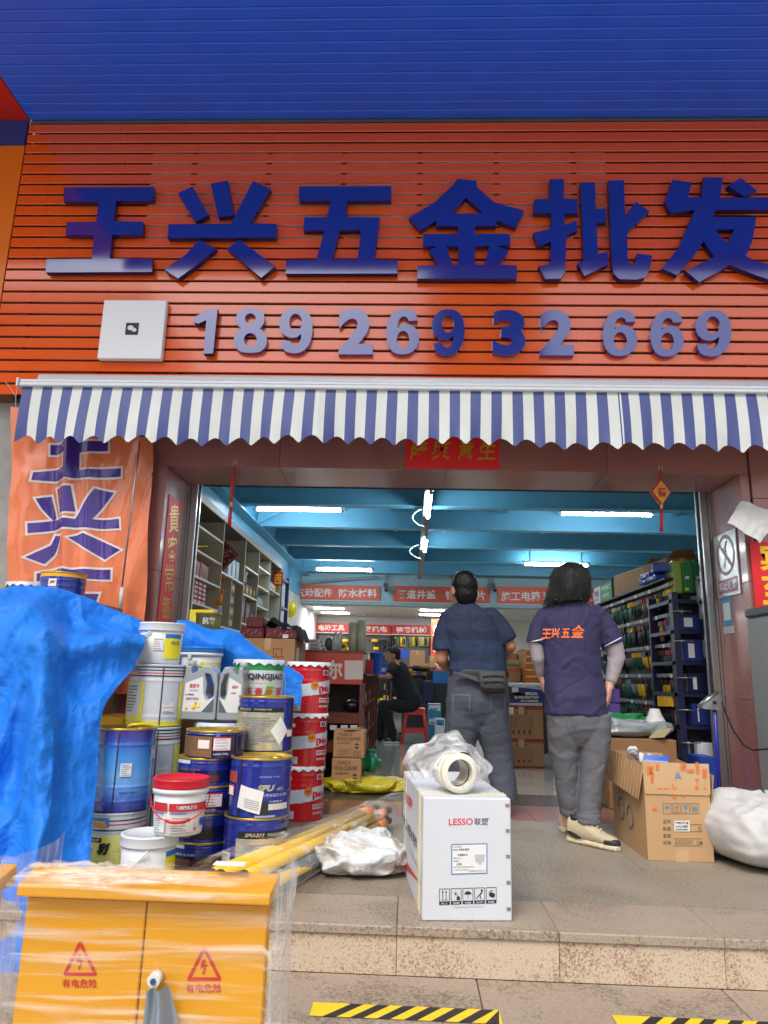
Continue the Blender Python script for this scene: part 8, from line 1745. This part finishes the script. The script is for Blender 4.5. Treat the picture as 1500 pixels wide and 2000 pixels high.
s1.tube([B2(1066,1203), B2(1051,1226), B2(1047,1256)], [.060,.056,.060], 18); s1.sphere(B2(1066,1203), .059, 14, 10); s1.tube([B2(1164,1203), B2(1186,1228), B2(1197,1258)], [.064,.064,.070], 18); s1.sphere(B2(1164,1203), .063, 14, 10)
st = fuse(s1, "polo_shirt", poly, wom, .007, 2, folds(.011, 4.5, 6, 11)); bs_ = bvh_of(st, wom)
for ch, (x0, y0, x1, y1) in zip("王兴五金", ((1057,1228,1077,1248),(1076,1226,1094,1246),(1096,1227,1113,1246),(1116,1221,1142,1246))): MB().text(ch, onto(bs_, pxrect(x0, y0, x1, y1, Y2-.3), .004), .035, shear=.15).build("lettering", M("embroidery_orange", (232,112,64), .6), wom, recalc=False)
b = MB(); fp = onto(bs_, lambda s, v: PY(1084+52*s, 1171.5-2.5*math.sin(s*3.14)*-1-v*2.2, Y2-.3), .004); b.grid(fp, 14, 1); b.build("collar_trim", trimm, wom)
for (xa, ya, xb, yb) in ((1030,1256,1063,1249), (1172,1268,1214,1246)):
    b = MB(); fp = onto(bs_, lambda s, v, q=(xa, ya, xb, yb): PY(q[0]+(q[2]-q[0])*s, q[1]+(q[3]-q[1])*s-2.2*v, Y2-.3), .004)
    pts = [[fp(i/20, v) for i in range(21)] for v in (0, 1)]
    ok = [i for i in range(21) if abs(pts[0][i].y-Y2) < .2 and abs(pts[1][i].y-Y2) < .2]
    for i in ok:
        if i+1 in ok: b.quad(pts[0][i], pts[0][i+1], pts[1][i+1], pts[1][i])
    if b.v: b.build("cuff_trim", trimm, wom, weld=True)
slm = M("arm_sleeve_grey", (150,142,146), .6, bump=.12, bs=200, var=.05)
s1 = MB(); s1.tube([B2(1197,1250), B2(1204,1284), B2(1198,1310,-.01), B2(1192,1333,-.02)], [.058,.053,.043,.032], 18); s1.sphere(B2(1204,1284), .053, 14, 10); fuse(s1, "arm_sleeve", slm, wom, .006, 2, folds(.003, 14, 8, 3))
s1 = MB(); s1.tube([B2(1047,1250), B2(1051,1285), B2(1057,1316,.05)], [.046,.042,.032], 18); s1.sphere(B2(1051,1285), .042, 14, 10); fuse(s1, "arm_sleeve", slm, wom, .006, 2, folds(.003, 14, 8, 6))
trm = M("trousers_grey", (98,98,104), .8, var=.1, vs=5, bump=.2, bs=200)
s1 = MB()
loft(s1, [rp(1126,1378,57,Y2,.125), rp(1128,1400,61,Y2,.140), rp(1130,1420,56,Y2,.130), rp(1130,1438,34,Y2,.11), rp(1130,1456,12,Y2,.07)], ex=.85)
loft(s1, [rp(1099,1395,31,Y2,.125), rp(1100,1425,31,Y2+.01,.12), rp(1101,1465,28,Y2+.03,.10), rp(1105,1505,24,Y2+.04,.082), rp(1109,1545,21,Y2+.06,.072), rp(1112,1578,19,Y2+.08,.066), rp(1114,1592,20,Y2+.09,.068)], ex=.92)
loft(s1, [rp(1160,1395,31,Y2,.125), rp(1160,1425,31,Y2,.12), rp(1160,1470,29,Y2,.10), rp(1157,1510,25,Y2,.084), rp(1153,1550,23,Y2-.01,.074), rp(1150,1582,22,Y2-.02,.070), rp(1150,1603,23,Y2-.03,.074)], ex=.92)
fuse(s1, "trousers", trm, wom, .007, 2, folds(.009, 6, 5, 8))
s1 = MB(); loft(s1, [rp(1150,1588,23.5,Y2-.025,.076), rp(1150,1606,25,Y2-.03,.080)], 24, .95); fuse(s1, "rolled_cuff", trm, wom, .006, 1, folds(.005, 20, 10, 4))
sh2 = (M("sole_cream", (206,192,160), .65, var=.2, vs=20), M("upper_beige", (190,176,148), .75, bump=.3, bs=150, var=.1), M("shoe_black", (40,40,42), .6), M("lace_cream", (214,204,180), .7))
h0, t0_ = PZ(1110, 1643, 0), PZ(1214, 1664, 0); shoe(wom, h0, h0+(t0_-h0).normalized()*min(.33, (t0_-h0).length), .1, sh2, 1)
h0 = PZ(1099, 1625, 0); shoe(wom, h0+Vector((.0,0,0)), h0+Vector((.16,.22,0)), .1, sh2, 1)
# ---- seated person in black at the counter
Y3 = 5.55
D3 = lambda x, y, dy=0: PY(x, y, Y3+dy)
p3 = MB(); hc3 = D3(768, 1280); head(p3, hc3, 1.0, (-1, -.15, -.25)); p3.tube([D3(777,1303), D3(773,1292), hc3+Vector((.02,0,-.05))], [.07,.06,.055], 14)
loft(p3, [(D3(776,1298), Vector((.09,0,.03)), Vector((0,.15,0))), (D3(779,1315), Vector((.12,0,.03)), Vector((0,.18,0))), (D3(790,1345), Vector((.12,0,.05)), Vector((0,.16,0))), (D3(803,1374), Vector((.13,0,.05)), Vector((0,.17,0)))])
limb(p3, [D3(774,1300,-.17), D3(763,1318,-.22), D3(757,1321,-.25)], [.055,.048,.042]); limb(p3, [D3(762,1320,-.24), D3(741,1321,-.3)], [.042,.028]); hand(p3, D3(741,1321,-.3), (-1,0,.1), (0,0,-1), .95, .3, 1)
limb(p3, [D3(774,1300,.17), D3(762,1320,.2), D3(748,1318,.12)], [.055,.046,.03]); hand(p3, D3(748,1318,.12), (-1,-.1,.1), (0,0,-1), .95, .3, -1)
limb(p3, [D3(803,1377,-.09), D3(751,1378,-.11), D3(768,1440,-.1)], [.085,.068,.045]); limb(p3, [D3(803,1377,.1), D3(748,1378,.14), D3(742,1440,.16)], [.085,.068,.045])
sit = fuse(p3, "person", skin, None, .011, 2)
tag(sit, "person in black seated on the red stool, leaning on the counter", "person", "people")
hb = MB(); hb.sphere(hc3+Vector((.02,0,.045)), (.092,.088,.082), 18, 12); hb.sphere(hc3+Vector((.06,0,-.01)), (.05,.078,.07), 14, 10); hb.sphere(hc3+Vector((-.05,0,.085)), (.05,.06,.035), 12, 8); fuse(hb, "hair", hairm, sit, .010, 1, lambda p: .006*fbm(p*30, 2))
bt = M("black_cotton", (20,20,24), .85, bump=.2, bs=120)
s1 = MB(); loft(s1, [(D3(775,1296), Vector((.075,0,.03)), Vector((0,.12,0))), (D3(777,1302), Vector((.12,0,.03)), Vector((0,.185,0))), (D3(780,1316), Vector((.150,0,.03)), Vector((0,.205,0))), (D3(791,1345), Vector((.150,0,.05)), Vector((0,.19,0))), (D3(801,1368), Vector((.165,0,.06)), Vector((0,.20,0))), (D3(805,1380), Vector((.165,0,.05)), Vector((0,.20,0)))])
for sg in (-1, 1): s1.tube([D3(776,1302,.16*sg), D3(768,1310,.20*sg), D3(762,1317,.215*sg)], [.085,.078,.074], 16)
fuse(s1, "t_shirt", bt, sit, .012, 2, folds(.010, 5, 5, 3))
s1 = MB(); limb(s1, [D3(804,1377,-.09), D3(778,1378,-.10), D3(751,1379,-.11), D3(760,1412,-.105), D3(768,1442,-.1)], [.115,.10,.088,.075,.066]); limb(s1, [D3(804,1377,.1), D3(748,1379,.14), D3(742,1440,.16)], [.115,.088,.064]); fuse(s1, "trousers", bt, sit, .012, 2, folds(.008, 6, 6, 9))
g0 = PZ(780, 1452, 0); shoe(sit, (g0.x+.06, Y3-.1, 0), (g0.x-.22, Y3-.12, 0), .1, sh1, -1); g0 = PZ(748, 1446, 0); shoe(sit, (g0.x+.08, Y3+.17, 0), (g0.x-.2, Y3+.15, 0), .1, sh1, -1)
# ================================================================== ACROSS THE STREET (only seen mirrored in the gloss of the sign)
facm = M("far_facade", (150,146,138), .8, var=.15, vs=.6); wing = M("far_window_glass", (60,70,80), .1)
for x0, x1, y, h, lb, nx in ((.6, 6.2, -27, 26, "narrow grey apartment block across the street behind the viewer", 2), (-24, -13.5, -27, 19, "wide grey apartment block across the street behind the viewer", 4)):
    t = thing("apartment_block", lb, "building", ((x0+x1)/2, y, -.5)); MB().box(x0, y-8, -.5, x1, y, h).build("wall", facm, t); MB().box(x0-.2, y-8.2, h+.002, x1+.2, y+.2, h+.4).build("roof", facm, t)
    for i in range(nx):
        for j in range(int(h//3.2)):
            xx = x0+(i+.5)*(x1-x0)/nx; MB().box(xx-.7, y-.05, 1+j*3.2, xx+.7, y+.03, 2.5+j*3.2).build("window", wing, t)
